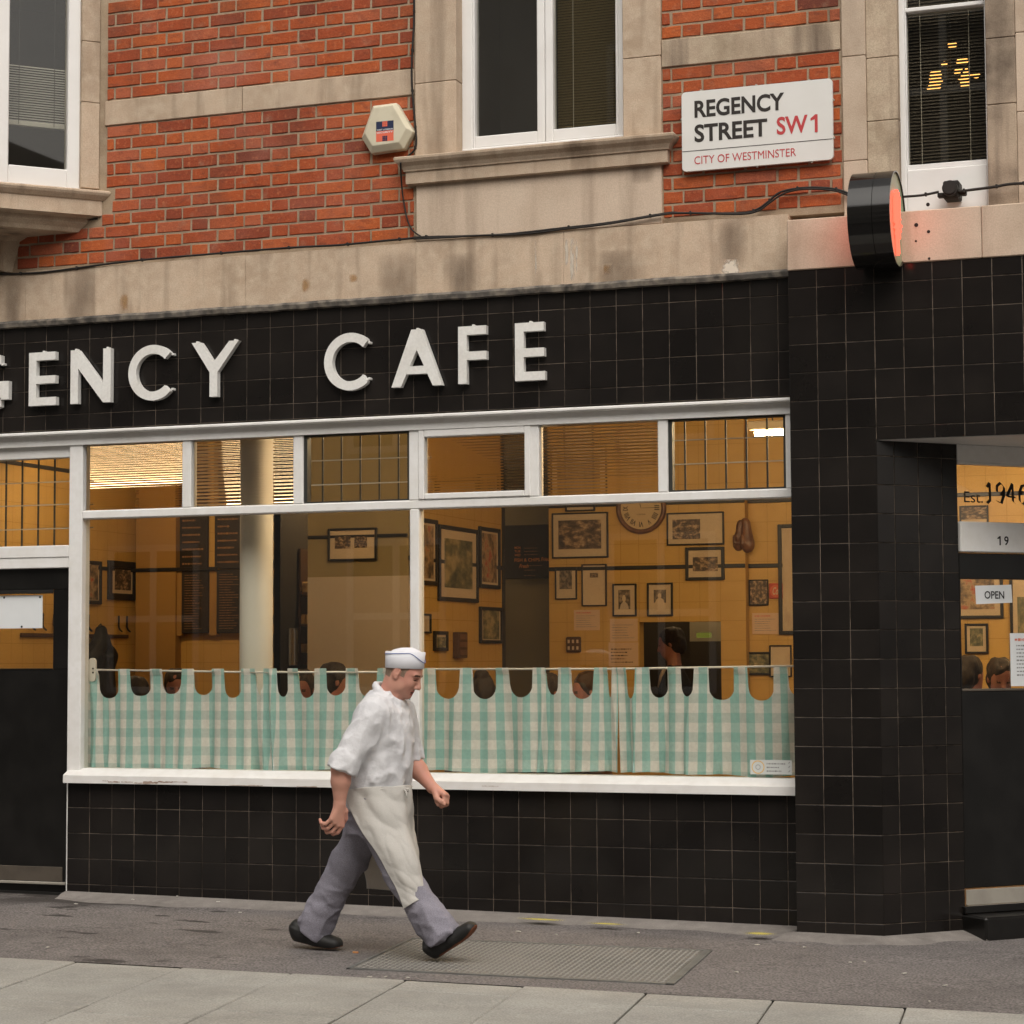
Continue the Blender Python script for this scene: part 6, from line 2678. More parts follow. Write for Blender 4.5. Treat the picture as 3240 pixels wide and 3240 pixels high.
def skinmat(name, col, col2):
    m = mat(name, col, .55, .35, var=[(9, col2, .7), (30, tuple(c * .85 for c in col), .4)], bump=(160, .12, .002), space='Object')
    p = m.node_tree.nodes['Principled BSDF']
    p.inputs['Subsurface Weight'].default_value = .08
    p.inputs['Subsurface Radius'].default_value = (.01, .004, .002)
    return m


M['skin'] = skinmat('skin', (.53, .275, .205), (.55, .225, .175))
M['stubble'] = mat('cropped_hair', (.26, .185, .135), .8, .2, var=(60, (.16, .11, .08), .7), space='Object')
M['lip'] = mat('lips', (.34, .10, .085), .5, .3)
M['brow'] = mat('eyebrow', (.085, .045, .03), .7, .2)
M['jacket'] = mat('chef_jacket_cotton', (.63, .63, .65), .88, .15, var=(3, (.57, .57, .595), .6), bump=(24, .55, .012), fine=(300, .05), space='Object')
M['apron'] = mat('apron_cotton', (.62, .60, .565), .88, .2, var=[(2.2, (.54, .515, .475), .7), (7, (.66, .64, .61), .5)], bump=(20, .5, .012), fine=(260, .07), space='Object')
tn = M['apron'].node_tree
tl_ = node(tn, 'ShaderNodeBsdfTranslucent')
tl_.inputs[0].default_value = (.60, .565, .515, 1)
mx_ = node(tn, 'ShaderNodeMixShader')
mx_.inputs[0].default_value = .25
tn.links.new(tn.nodes['Principled BSDF'].outputs[0], mx_.inputs[1])
tn.links.new(tl_.outputs[0], mx_.inputs[2])
tn.links.new(mx_.outputs[0], tn.nodes['Material Output'].inputs[0])
M['trousers'] = mat('check_trousers', (.235, .225, .265), .9, .15, var=(5, (.19, .18, .215), .5), bump=(26, .45, .010), fine=(300, .25), space='Object')
M['hat'] = mat('paper_hat', (.70, .705, .75), .85, .2, var=(6, (.64, .645, .69), .5), bump=(35, .2, .003), space='Object')
M['piping'] = mat('blue_piping', (.16, .21, .45), .7, .2)
M['shoe'] = mat('black_clog', (.014, .0135, .013), .55, .35, bump=(30, .1, .002), space='Object')
M['sole'] = mat('shoe_sole', (.20, .07, .035), .7, .2)
M['reddot'] = mat('red_stud', (.55, .03, .02), .4, .4)

# ---- the walking man.  own axes: x the way he walks, y away from the street, z up from the pavement
PX, PYY = 2.6, -1.52
MAN = thing('person', 'man in white jacket, apron, grey trousers and white cap striding past the cafe window', 'person', (PX, PYY, gz(PX, PYY) - .002))

HP = R(27)                                          # head tipped forward
HC = np.array([.110, .0, 1.421])                    # between the ears
HY = R(4)
ch_, sh_ = math.cos(HP), math.sin(HP)
RM = np.array([[math.cos(HY), -math.sin(HY), 0], [math.sin(HY), math.cos(HY), 0], [0, 0, 1]]) @ np.array([[ch_, 0, sh_], [0, 1, 0], [-sh_, 0, ch_]])


def hd(x, y, z):
    return HC + RM @ np.array([x, y, z])


body = SDF((-.42, -.40, .0), (.40, .36, 1.58), .0036)
RT_ = RM
# head
body.ell(hd(-.006, 0, .030), (.096, .074, .078), .0, RT_)
body.ell(hd(.040, 0, -.012), (.058, .060, .085), .03, RT_)
body.ell(hd(.050, 0, -.070), (.044, .046, .042), .03, RT_)
body.ell(hd(.080, 0, -.094), (.017, .021, .017), .02, RT_)
for s_ in (1, -1):
    body.ell(hd(.062, s_ * .036, -.030), (.030, .022, .026), .02, RT_)
    body.ell(hd(.080, s_ * .026, .022), (.017, .026, .009), .014, RT_)
    body.ell(hd(.020, s_ * .052, -.062), (.034, .014, .026), .02, RT_)
for s_ in (1, -1):
    body.ell(hd(.098, s_ * .030, .002), (.014, .018, .011), 0, RT_, cut=True)
    body.ell(hd(.077, s_ * .030, .001), (.0125, .0145, .0115), .004, RT_)
body.cone(hd(.090, 0, .012), hd(.113, 0, -.030), .0095, .0125, .010)
body.ell(hd(.112, 0, -.034), (.0125, .0125, .010), .008, RT_)
for s_ in (1, -1):
    body.ell(hd(.101, s_ * .012, -.041), (.010, .0075, .0075), .006, RT_)
body.ell(hd(.091, 0, -.0625), (.0105, .022, .0060), .004, RT_)
body.ell(hd(.088, 0, -.0760), (.0105, .020, .0070), .004, RT_)
for s_ in (1, -1):
    body.ell(hd(-.003, s_ * .077, -.002), (.019, .008, .032), .005, RT_)
    body.ell(hd(.003, s_ * .0865, .004), (.0085, .006, .016), 0, RT_, cut=True)
    body.ell(hd(.006, s_ * .076, -.027), (.009, .007, .010), .004, RT_)
# neck, trunk and legs inside the clothes
body.cone(hd(-.012, 0, -.035), (.030, 0, 1.255), .060, .066, .03)
body.loft([(.80, -.03, 0, .11, .14), (1.0, -.02, 0, .115, .15), (1.18, .0, 0, .105, .155), (1.27, .01, 0, .07, .12)], .05)
body.chain([(-.01, -.085, .80), (.155, -.095, .41), (.345, -.10, .10)], [.075, .050, .038], .03)
body.chain([(-.05, .085, .80), (-.21, .088, .46), (-.42, .088, .11)], [.075, .050, .038], .03)
# near (right) arm
SR_, ER_, WR_ = np.array((.03, -.165, 1.205)), np.array((-.105, -.262, .945)), np.array((-.118, -.255, .775))
body.chain([SR_, ER_], [.058, .050], .03)
body.chain([ER_, ER_ + (WR_ - ER_) * .35, WR_], [.046, .047, .0285], .02)
kn = [(-.148, -.285, .700), (-.140, -.271, .682), (-.128, -.254, .669), (-.113, -.237, .664)]
for k_ in kn:
    body.cone(WR_, k_, .024, .0135, .012)
segs = [((-.030, -.003, -.024), (-.026, .004, .004), (-.010, .006, .016)), ((-.032, -.002, -.028), (-.029, .004, -.001), (-.012, .006, .018)),
        ((-.030, -.001, -.034), (-.031, .004, -.004), (-.014, .006, .017)), ((-.022, .000, -.033), (-.028, .004, -.010), (-.015, .006, .012))]
for k_, sg in zip(kn, segs):
    p = np.array(k_)
    for r0, r1, v in zip((.0108, .0098, .0088), (.0098, .0088, .0078), sg):
        body.cone(p, p + np.array(v), r0, r1, .003)
        p = p + np.array(v)
tb = np.array((-.100, -.228, .735))
body.chain([WR_ + np.array((.006, .02, -.02)), tb, tb + np.array((-.004, .014, -.036)), tb + np.array((-.018, .018, -.062))], [.019, .0145, .0115, .0090], .006)
# far (left) arm, loosely closed fist
SL_, EL_, WL_ = np.array((.04, .17, 1.205)), np.array((.058, .232, .965)), np.array((.192, .198, .832))
body.chain([SL_, EL_], [.058, .050], .03)
body.chain([EL_, EL_ + (WL_ - EL_) * .35, WL_], [.046, .046, .028], .02)
kn = [(.268, .168, .800), (.272, .186, .796), (.270, .204, .788), (.262, .221, .778)]
for k_ in kn:
    body.cone(WL_, k_, .024, .0140, .012)
for i, k_ in enumerate(kn):
    p = np.array(k_)
    for r0, r1, v in zip((.0112, .0104, .0092), (.0104, .0092, .0082), ((.001, -.003, -.040 + .003 * i), (-.030, -.002, -.012), (-.013, .0, .016))):
        body.cone(p, p + np.array(v), r0, r1, .003)
        p = p + np.array(v)
body.chain([WL_ + np.array((.02, -.015, -.01)), (.232, .158, .782), (.258, .148, .766), (.272, .156, .752)], [.020, .0150, .0122, .0100], .005)
me = body.mesh('body', [M['skin'], M['stubble'], M['lip'], M['brow'], skinmat('eyelid_skin', (.36, .165, .12), (.33, .14, .10))])
C_ = centres(me)
L_ = (C_ - HC) @ RM                                 # in the head's own axes
mi = np.zeros(len(C_), int)
near = np.linalg.norm(C_ - HC, axis=1) < .17
hair = near & (L_[:, 2] > .012 + .30 * (np.clip(L_[:, 0], -1, .035))) & (L_[:, 0] < .052 - .35 * np.abs(L_[:, 2] - .05)) & ~((np.abs(L_[:, 1]) > .0765) & (np.abs(L_[:, 0] + .003) < .022)) & (np.abs(L_[:, 2]) < .12)
hair |= near & (L_[:, 0] < -.03) & (L_[:, 2] > -.045) & (np.abs(L_[:, 1]) < .078)
side = near & (np.abs(L_[:, 1]) > .045) & (L_[:, 0] > .018) & (L_[:, 0] < .040) & (L_[:, 2] > -.012)
hair |= side
mi[hair] = 1
lips = near & (L_[:, 0] > .084) & (np.abs(L_[:, 1]) < .021) & (((L_[:, 2] > -.0835) & (L_[:, 2] < -.0575)))
mi[lips] = 2
mouth = near & (L_[:, 0] > .078) & (np.abs(L_[:, 1]) < .023) & (np.abs(L_[:, 2] + .0690) < .0035)
brow = near & (L_[:, 0] > .062) & (np.abs(np.abs(L_[:, 1]) - .030) < .021) & (np.abs(L_[:, 2] - (.0245 - 6.0 * (np.abs(np.abs(L_[:, 1]) - .026)) ** 2)) < .0048)
eye = near & (L_[:, 0] > .068) & (np.abs(np.abs(L_[:, 1]) - .031) < .0135) & (np.abs(L_[:, 2] + .0035) < .0030)
nost = near & (L_[:, 0] > .095) & (np.abs(np.abs(L_[:, 1]) - .008) < .004) & (L_[:, 2] < -.0445) & (L_[:, 2] > -.056)
lid = near & (L_[:, 0] > .066) & (np.abs(np.abs(L_[:, 1]) - .031) < .017) & (np.abs(L_[:, 2] - .0015) < .0075)
mi[lid] = 4
flush = near & (L_[:, 2] < -.045) & (L_[:, 0] < .085) & (mi == 0)
mi[mouth | brow | eye | nost] = 3
setmat(me, mi)
link('body', me, MAN)

# jacket
jk = SDF((-.36, -.40, .70), (.36, .36, 1.42), .0048)
jk.loft([(.745, -.045, 0, .142, .165), (.80, -.035, 0, .145, .168), (.86, -.025, 0, .148, .172), (.95, -.012, 0, .153, .176), (1.08, .0, 0, .154, .184), (1.16, .004, 0, .145, .188), (1.22, .004, 0, .130, .182), (1.27, .006, 0, .104, .142), (1.305, .012, 0, .085, .105), (1.325, .018, 0, .075, .082)], .0)
jk.cone(SR_ + np.array((-.01, .01, .01)), (-.098, -.258, .955), .080, .067, .05, flat=True)
jk.cone((-.088, -.250, .985), (-.103, -.263, .940), .071, .070, .008, flat=True)
jk.cone(SL_ + np.array((-.01, -.01, .01)), (.058, .230, .985), .079, .064, .05, flat=True)
jk.cone((.057, .226, 1.01), (.060, .233, .972), .070, .068, .008, flat=True)
for k_ in range(24):                                # collar band, low in front
    a0, a1 = 2 * math.pi * k_ / 24, 2 * math.pi * (k_ + 1) / 24
    ring = [(.040 + .070 * math.cos(a), .075 * math.sin(a), 1.308 - .052 * math.cos(a)) for a in (a0, a1)]
    jk.cone(ring[0], ring[1], .0105, .0105, .014)


LAT = rng.random((64, 64, 64)).astype(np.float32)


def vn(x, y, z):
    """smooth value noise, 0..1"""
    i, j, k = (np.floor(v).astype(int) for v in (x, y, z))
    u, v_, w_ = x - i, y - j, z - k
    u, v_, w_ = (t * t * (3 - 2 * t) for t in (u, v_, w_))
    g_ = lambda a, b, c: LAT[(i + a) % 64, (j + b) % 64, (k + c) % 64]
    x0_ = g_(0, 0, 0) * (1 - u) + g_(1, 0, 0) * u
    x1_ = g_(0, 1, 0) * (1 - u) + g_(1, 1, 0) * u
    x2_ = g_(0, 0, 1) * (1 - u) + g_(1, 0, 1) * u
    x3_ = g_(0, 1, 1) * (1 - u) + g_(1, 1, 1) * u
    return (x0_ * (1 - v_) + x1_ * v_) * (1 - w_) + (x2_ * (1 - v_) + x3_ * v_) * w_


def crease(x, y, z, ax, s_, stretch=3.0):
    """soft creases running along the direction ax"""
    ax = np.array(ax, float)
    ax /= np.linalg.norm(ax)
    t = x * ax[0] + y * ax[1] + z * ax[2]
    k = (1 / stretch - 1) * t
    n = vn((x + k * ax[0]) * s_ + 9, (y + k * ax[1]) * s_ + 5, (z + k * ax[2]) * s_ + 3)
    return 1 - np.abs(2 * n - 1) * 2


def folds(x, y, z):
    low = np.clip((1.20 - z) * 3.5, .15, 1)
    q_ = -.0085 * low * crease(x, y, z, (.55, .1, -.8), 15)
    q_ += -.0052 * crease(x, y, z, (-.5, .2, -.85), 24)
    q_ += .0060 * (vn(x * 9, y * 9, z * 7) - .5)
    q_ += -.0085 * np.clip((1.02 - z) * 6, 0, 1) * crease(x, y, z, (.9, .2, .35), 17)
    return q_


jk.ripple(folds)
link('jacket', jk.mesh('jacket', [M['jacket']]), MAN)

# trousers
tr_ = SDF((-.58, -.27, .04), (.52, .27, .90), .005)
tr_.loft([(.62, -.06, 0, .12, .145), (.72, -.045, 0, .138, .157), (.80, -.035, 0, .136, .160), (.86, -.03, 0, .132, .158)], .0)
tr_.cone((-.005, -.085, .74), (.150, -.098, .415), .101, .080, .05)
tr_.cone((.150, -.098, .415), (.345, -.100, .155), .079, .070, .03)
tr_.cone((.300, -.100, .215), (.372, -.100, .118), .078, .086, .03, flat=True)
tr_.cone((-.075, .078, .74), (-.225, .088, .455), .103, .087, .05)
tr_.cone((-.225, .088, .455), (-.395, .088, .165), .085, .069, .03)
tr_.cone((-.37, .088, .205), (-.432, .088, .098), .074, .072, .03, flat=True)


def tfolds(x, y, z):
    q_ = -.0075 * crease(x, y, z, (.35, .2, -.95), 13, 4)
    q_ += -.0085 * np.clip((.34 - z) * 5, 0, 1) * crease(x, y, z, (.9, .3, .35), 19)
    q_ += -.0080 * np.clip((z - .52) * 6, 0, 1) * crease(x, y, z, (.9, .3, -.35), 16)
    q_ += .0070 * (vn(x * 8 + 4, y * 8, z * 6) - .5)
    q_ += -.0050 * crease(x, y, z, (.8, .5, -.3), 22, 4) * np.clip((.62 - z) * 3, 0, 1)
    return q_


tr_.ripple(tfolds)
link('trousers', tr_.mesh('trousers', [M['trousers']]), MAN)

# apron: a wrap of cloth from the right hip round the front to the left side
rowsA = [  # points from near edge round to far edge
    [(-.140, -.165, .835), (.02, -.196, .855), (.142, -.085, .852), (.150, .05, .845), (.05, .190, .84), (-.13, .185, .83)],
    [(-.105, -.185, .755), (.05, -.200, .755), (.158, -.095, .755), (.160, .05, .755), (.07, .195, .755), (-.13, .200, .75)],
    [(-.025, -.205, .640), (.085, -.206, .640), (.185, -.120, .640), (.165, .03, .640), (.08, .205, .64), (-.14, .235, .63)],
    [(.060, -.205, .530), (.150, -.205, .530), (.225, -.130, .530), (.185, .00, .530), (.09, .20, .53), (-.17, .18, .52)],
    [(.110, -.196, .440), (.185, -.200, .440), (.255, -.130, .440), (.205, -.02, .440), (.09, .21, .44), (-.20, .235, .42)],
    [(.160, -.186, .345), (.222, -.190, .355), (.278, -.130, .365), (.215, -.02, .360), (.08, .22, .34), (-.22, .315, .34)],
    [(.192, -.180, .262), (.245, -.186, .295), (.292, -.130, .325), (.218, -.02, .315), (.06, .235, .298), (-.235, .36, .295)],
]


def cat(p, t):
    p = np.array(p, float)
    n_ = len(p) - 1
    i = min(int(t * n_), n_ - 1)
    u = t * n_ - i
    p0, p1, p2, p3 = p[max(i - 1, 0)], p[i], p[i + 1], p[min(i + 2, n_)]
    return .5 * (2 * p1 + (p2 - p0) * u + (2 * p0 - 5 * p1 + 4 * p2 - p3) * u * u + (3 * p1 - p0 - 3 * p2 + p3) * u ** 3)


rowsA = [[(-.02 + (x + .02) * (.93 if j < 3 else 1), y * .95, z) for x, y, z in r_] for j, r_ in enumerate(rowsA)]
NUa, NVa = 96, 80
Va = []
for j in range(NVa + 1):
    v = j / NVa
    for i in range(NUa + 1):
        u = i / NUa
        colp = [cat(r_, u) for r_ in rowsA]
        p = cat(colp, v)
        n_ = np.array((p[0] - .05 - .15 * v, p[1], 0.0))
        n_ /= np.linalg.norm(n_) + 1e-6
        P1 = [np.array([t]) for t in p]
        wv = float(-.0075 * crease(*P1, (.75, -.3, -.55), 13, 3.5)[0] - .0042 * crease(*P1, (.6, .4, -.7), 24)[0] + .012 * (vn(P1[0] * 7, P1[1] * 7, P1[2] * 6)[0] - .5))
        wv -= .004 * math.exp(-((v - .32) / .03) ** 2) * math.exp(-((u - .36) / .10) ** 2)
        wv *= min(1, .25 + 6 * min(u, 1 - u)) * min(1, .3 + 8 * (1 - v))
        Va.append(tuple(p + n_ * (wv + .004)))
Fa = []
for j in range(NVa):
    for i in range(NUa):
        a = j * (NUa + 1) + i
        Fa.append((a, a + 1, a + NUa + 2, a + NUa + 1))
me = bpy.data.meshes.new('apron')
me.from_pydata(Va, [], Fa)
me.materials.append(M['apron'])
me.polygons.foreach_set('use_smooth', [True] * len(Fa))
ap = link('apron', me, MAN)
so_ = ap.modifiers.new('thickness', 'SOLIDIFY')
so_.thickness = .0025
# apron string round the waist and its knot
d = MB()
ringp = []
for k_ in range(29):
    a = 2 * math.pi * k_ / 28
    ringp.append((-.018 + .160 * math.cos(a), .182 * math.sin(a), .842 + .010 * math.cos(a * 2 + .5)))
d.tube(ringp, .006, 6, cap=False)
d.tube([(.136, -.06, .842), (.160, -.07, .828), (.166, -.078, .80)], .005, 6)
d.tube([(.136, -.06, .842), (.168, -.055, .838), (.160, -.05, .825)], .005, 6)
part('apron_string', d, M['apron'], MAN, world=False, smooth=True)

# shoes
def shoe(org, sdir, lab=None):
    f_ = SDF((-.03, -.07, -.02), (.33, .07, .14), .004)
    f_.cone((.040, 0, .034), (.150, 0, .036), .040, .041, .02, sy=.86)
    f_.cone((.150, 0, .034), (.250, 0, .030), .043, .037, .02, sy=.80)
    f_.cone((.035, 0, .070), (.085, 0, .062), .040, .042, .03, sy=.95)
    f_.cone((.020, 0, .080), (.018, 0, .070), .022, .030, .03, sy=.7)
    # flat tread
    X, Y, Z = f_.ax[0][:, None, None], f_.ax[1][None, :, None], f_.ax[2][None, None, :]
    lift = .028 * np.clip((X - .19) / .1, 0, 1) ** 2
    f_.f = np.maximum(f_.f, (lift - Z).astype(np.float32))
    me_ = f_.mesh('shoe', [M['shoe'], M['sole']])
    s0 = Vector(sdir).normalized()
    yv = Vector((0, 1, 0))
    up_ = s0.cross(yv).normalized()
    mtx = Matrix(((s0.x, yv.x, up_.x, org[0]), (s0.y, yv.y, up_.y, org[1]), (s0.z, yv.z, up_.z, org[2]), (0, 0, 0, 1)))
    cc_ = centres(me_)
    setmat(me_, ((cc_[:, 2] < .0035 + .028 * np.clip((cc_[:, 0] - .19) / .1, 0, 1) ** 2) & (cc_[:, 0] > .05)).astype(int))
    me_.transform(mtx)
    o_ = link('shoe', me_, MAN)
    if lab:
        o_['label'] = lab
    dd = MB()
    dd.ellipsoid((.088, -.0455, .048), (.0085, .004, .0085), 12, 8)
    m2 = dd.mesh('stud', [M['reddot']], True)
    m2.transform(mtx)
    link('stud', m2, o_)
    return o_


shoe((.318, -.10, .006), (.836, 0, .55))
shoe((-.548, .088, .052), (.985, 0, -.172))

# paper forage cap
NC = 48
d = MB()
rowsH = []
def cap_ring(cx, z0, hx, hy, zf=0.0, peak=0.0):
    return [(cx + hx * math.cos(2 * math.pi * k_ / NC), hy * math.sin(2 * math.pi * k_ / NC) * (1 - .10 * math.cos(2 * math.pi * k_ / NC)), z0 + zf * math.cos(2 * math.pi * k_ / NC)) for k_ in range(NC)]


rings = [cap_ring(.122, 1.448, .095, .074, -.004), cap_ring(.123, 1.4385, .102, .081, -.005), cap_ring(.124, 1.440, .106, .084, -.005), cap_ring(.126, 1.480, .107, .084, -.004), cap_ring(.129, 1.524, .110, .084, -.004), cap_ring(.129, 1.525, .106, .080, -.004),
         cap_ring(.130, 1.517, .095, .068, -.004), cap_ring(.132, 1.534, .070, .045, -.002), cap_ring(.135, 1.545, .035, .015, 0), cap_ring(.136, 1.546, .004, .003, 0)]
for rg in rings:
    d.v += rg
for j in range(len(rings) - 1):
    for k_ in range(NC):
        d.f.append((j * NC + k_, j * NC + (k_ + 1) % NC, (j + 1) * NC + (k_ + 1) % NC, (j + 1) * NC + k_))
        d.m.append(0)
d.v = [(.128 + (x - .128) * .95, y, 1.44 + (z - 1.44) * .97) for x, y, z in d.v]
cap = part('cap', d, M['hat'], MAN, world=False, smooth=False)
cap.data.polygons.foreach_set('use_smooth', [True] * len(cap.data.polygons))
dp = MB()
pts = []
for k_ in range(40):
    a = math.pi + (math.pi * 1.0) * k_ / 39        # along the near side, back to front
    c_a, s_a = math.cos(a), math.sin(a)
    fr = (c_a + 1) / 2
    zz = 1.515 - .050 * max(0, (fr - .74) / .26) ** 1.6
    hx, hy = .1098, .0848 * (1 - .10 * c_a)
    pts.append((.1275 + hx * c_a, hy * s_a, zz))
pts = [(.128 + (x - .128) * .95, y, 1.44 + (z - 1.44) * .97) for x, y, z in pts]
dp.tube(pts, .0019, 6)
pts2 = [(x, -y, z) for x, y, z in pts]
dp.tube(pts2, .0019, 6)
part('blue_piping', dp, M['piping'], cap, world=False, smooth=True)

# ---- people inside the cafe
WEAR = {}


def wear(col):
    if col not in WEAR:
        WEAR[col] = mat('clothing', col, .9, .2, var=(8, tuple(c * .7 for c in col), .6), space='Object')
    return WEAR[col]


M['skin2'] = skinmat('skin_warm', (.34, .15, .095), (.36, .12, .08))
M['hair_dk'] = mat('dark_hair', (.022, .015, .011), .6, .3, var=(40, (.045, .03, .02), .7), space='Object')
M['hair_br'] = mat('brown_hair', (.028, .018, .011), .6, .3, var=(40, (.055, .032, .018), .7), space='Object')


def sitter(px, py, y, yaw, label, top, hair='hair_dk', drop=.62, bun=False, tip=8, group='customers inside the cafe', collar=None, long_=False):
    """head centre at the pixel on depth y; yaw is where the person faces (0 = to the right of the picture)"""
    if y < 3:
        y, py = y + .9, py + 8
    hc = atY(px, py, y)
    T = thing('person', label, 'person', (float(hc[0]), float(hc[1]), float(hc[2])), R(yaw), group)
    c, s_ = math.cos(R(tip)), math.sin(R(tip))
    rm = np.array([[c, 0, s_], [0, 1, 0], [-s_, 0, c]])
    h = lambda a, b, d_: rm @ np.array((a, b, d_), float)
    b_ = SDF((-.28, -.34, -drop - .05), (.46, .34, .16), .0095)
    b_.ell(h(-.008, 0, .035), (.096, .074, .085), 0, rm)
    b_.ell(h(.04, 0, -.02), (.058, .060, .085), .03, rm)
    b_.ell(h(.055, 0, -.075), (.042, .044, .04), .03, rm)
    b_.cone(h(.09, 0, .01), h(.113, 0, -.033), .010, .014, .012)
    for k in (1, -1):
        b_.ell(h(-.003, k * .077, -.004), (.018, .010, .030), .006, rm)
    b_.cone(h(-.01, 0, -.05), (-.03, 0, -.22), .056, .062, .03)
    b_.loft([(-drop, -.03, 0, .10, .13), (-.36, -.035, 0, .10, .14), (-.24, -.035, 0, .08, .11)], .05)
    for k in (1, -1):
        S_, E_, W_ = (-.03, k * .18, -.27), (.02, k * .22, -.52), (.25, k * .12, -.50)
        b_.chain([S_, E_, W_], [.05, .042, .028], .03)
        for q_ in range(4):
            b_.cone(W_, (.315, k * (.10 + .016 * q_), -.49), .022, .010, .01)
        b_.cone(W_, (.29, k * .075, -.475), .018, .010, .008)
    me_ = b_.mesh('body', [M['skin2'], M['brow'], M['lip']])
    L2 = centres(me_) @ rm
    eye_ = (L2[:, 0] > .07) & (np.abs(np.abs(L2[:, 1]) - .03) < .013) & (np.abs(L2[:, 2] - .003) < .006)
    br_ = (L2[:, 0] > .065) & (np.abs(np.abs(L2[:, 1]) - .03) < .02) & (np.abs(L2[:, 2] - .027) < .006)
    mo_ = (L2[:, 0] > .07) & (np.abs(L2[:, 1]) < .022) & (np.abs(L2[:, 2] + .068) < .008)
    setmat(me_, eye_ * 1)
    link('body', me_, T)
    g_ = SDF((-.20, -.16, -.26), (.16, .16, .20), .008)
    g_.ell(h(-.018, 0, .045), (.104, .086, .090), 0, rm)
    g_.ell(h(-.05, 0, -.01), (.078, .083, .10), .02, rm)
    if long_:
        g_.ell(h(-.06, 0, -.09), (.06, .09, .11), .03, rm)
    if bun:
        g_.ell(h(-.07, 0, .12), (.045, .045, .042), .008, rm)
    g_.ell(h(.095, 0, -.030), (.072, .12, .082), 0, rm, cut=True)
    g_.ripple(lambda x, y_, z: .026 * (vn(x * 26, y_ * 26, z * 11) - .5) + .010 * (vn(x * 60, y_ * 60, z * 25) - .5))
    link('hair', g_.mesh('hair', [M[hair]]), T)
    j_ = SDF((-.28, -.36, -drop - .06), (.30, .36, -.12), .0095)
    j_.loft([(-drop - .02, -.03, 0, .135, .175), (-.48, -.03, 0, .135, .18), (-.34, -.035, 0, .13, .19), (-.265, -.035, 0, .10, .165), (-.215, -.035, 0, .07, .09), (-.18, -.03, 0, .066, .070)], 0)
    for k in (1, -1):
        j_.cone((-.03, k * .17, -.27), (.02, k * .22, -.52), .072, .060, .04)
        j_.cone((.02, k * .22, -.52), (.21, k * .14, -.50), .058, .045, .02, flat=True)
    j_.ripple(lambda x, y_, z: -.005 * crease(x, y_, z, (.3, .2, -.9), 16))
    link('top', j_.mesh('top', [wear(top)]), T)
    if collar:
        d = MB()
        d.tube([(.045, -.075, -.20), (.075, -.05, -.27), (.10, -.01, -.36)], [.014, .017, .012], 8)
        d.tube([(.045, .075, -.20), (.075, .05, -.27), (.10, .01, -.36)], [.014, .017, .012], 8)
        part('collar', d, collar, T, world=False, smooth=True)
    return T


sitter(418, 2190, 1.3, 200, 'dark haired customer low behind the second scallop of the left curtain', (.03, .028, .03), long_=True)
sitter(556, 2166, 1.5, -60, 'customer in dark red top behind the left curtain near the column', (.12, .03, .02), 'hair_dk')
sitter(955, 2172, 1.1, -75, 'customer with a reddish face showing through a scallop right of the column', (.035, .03, .03), 'hair_br')
sitter(1062, 2150, 1.0, 35, 'dark haired customer whose head rises above the rod left of the walking man', (.05, .045, .045), 'hair_dk', bun=False)
sitter(1530, 2188, 1.5, 95, 'customer with hair in a bun and grey jacket, right of the window post', (.26, .26, .29), 'hair_dk', bun=True)
sitter(1735, 2184, 1.3, 60, 'dark clothed customer behind the middle scallops of the right curtain', (.028, .026, .026), 'hair_br')
sitter(1858, 2178, 1.6, 215, 'customer with brown hair turned away, behind the third scallop from the bunched fold', (.10, .055, .03), 'hair_br')
sitter(2122, 2036, 5.65, 190, 'man in dark suit with pale collar standing in the serving hatch', (.022, .02, .02), 'hair_dk', drop=.70, tip=14, group='people at the serving hatch', collar=M['mount'])
sitter(3166, 2140, 1.6, -70, 'customer with a flushed face low behind the corner door glass', (.022, .02, .022), 'hair_br', tip=16)
sitter(3070, 2130, 2.0, 60, 'dark haired customer seen from behind at the left of the corner door glass', (.02, .018, .02), 'hair_dk')
# hatch interior
d = MB()
a, b = atY(2205, 2002, 6.4), atY(2250, 2018, 6.4)
HL = thing('kitchen_light', 'small yellow green lit panel in the serving hatch beyond the suited man', 'light', (float(a[0]), 6.4, float(b[2])))
d.box(a[0], b[0], 6.38, 6.42, b[2], a[2], .004)
part('panel', d, M['exit'], HL)
d = MB()
d.box(2.0, 3.3, 6.55, 6.6, FLZ, 1.50)
solo('kitchen_wall', d, M['darkwall'], kind='structure')
d = MB()
d.box(2.0, 3.3, 6.56, 6.61, 1.50, CLZ)
solo('kitchen_wall', d, mat('kitchen_grey', (.30, .27, .20), .7, .2), kind='structure')
# hanging gloves
pg = atY(2362, 1700, YB + .1)
GL = thing('boxing_gloves', 'pair of brown leather boxing gloves hung on the wall right of the pictures', 'gloves', (float(pg[0]), YB + .06, float(pg[2])))
GLV = []
glove_px = [((.030, -.055), 1.0), ((-.040, -.045), .9)]
for (gx, gy), k_ in glove_px:
    gl = SDF((-.16, -.16, -.22), (.16, .06, .22), .007)
    gl.cone((gx * .6, gy, .112 * k_), (gx, gy, .02), .034 * k_, .040 * k_, .01)
    gl.ell((gx, gy, -.055), (.056 * k_, .052 * k_, .072 * k_), .03)
    gl.cone((gx - .030 * k_, gy - .040, .0), (gx - .026 * k_, gy - .050, -.055 * k_), .018 * k_, .020 * k_, .012)
    gl.ripple(lambda x, y, z: .012 * (vn(x * 30, y * 30, z * 22) - .5))
    GLV.append(gl)
for gl in GLV:
    link('glove', gl.mesh('glove', [M['leather']]), GL)
d = MB()
d.tube([(-.025, -.03, .11), (-.005, -.004, .135), (.018, -.03, .11)], .005, 6)
part('lace', d, M['mount'], GL, world=False)
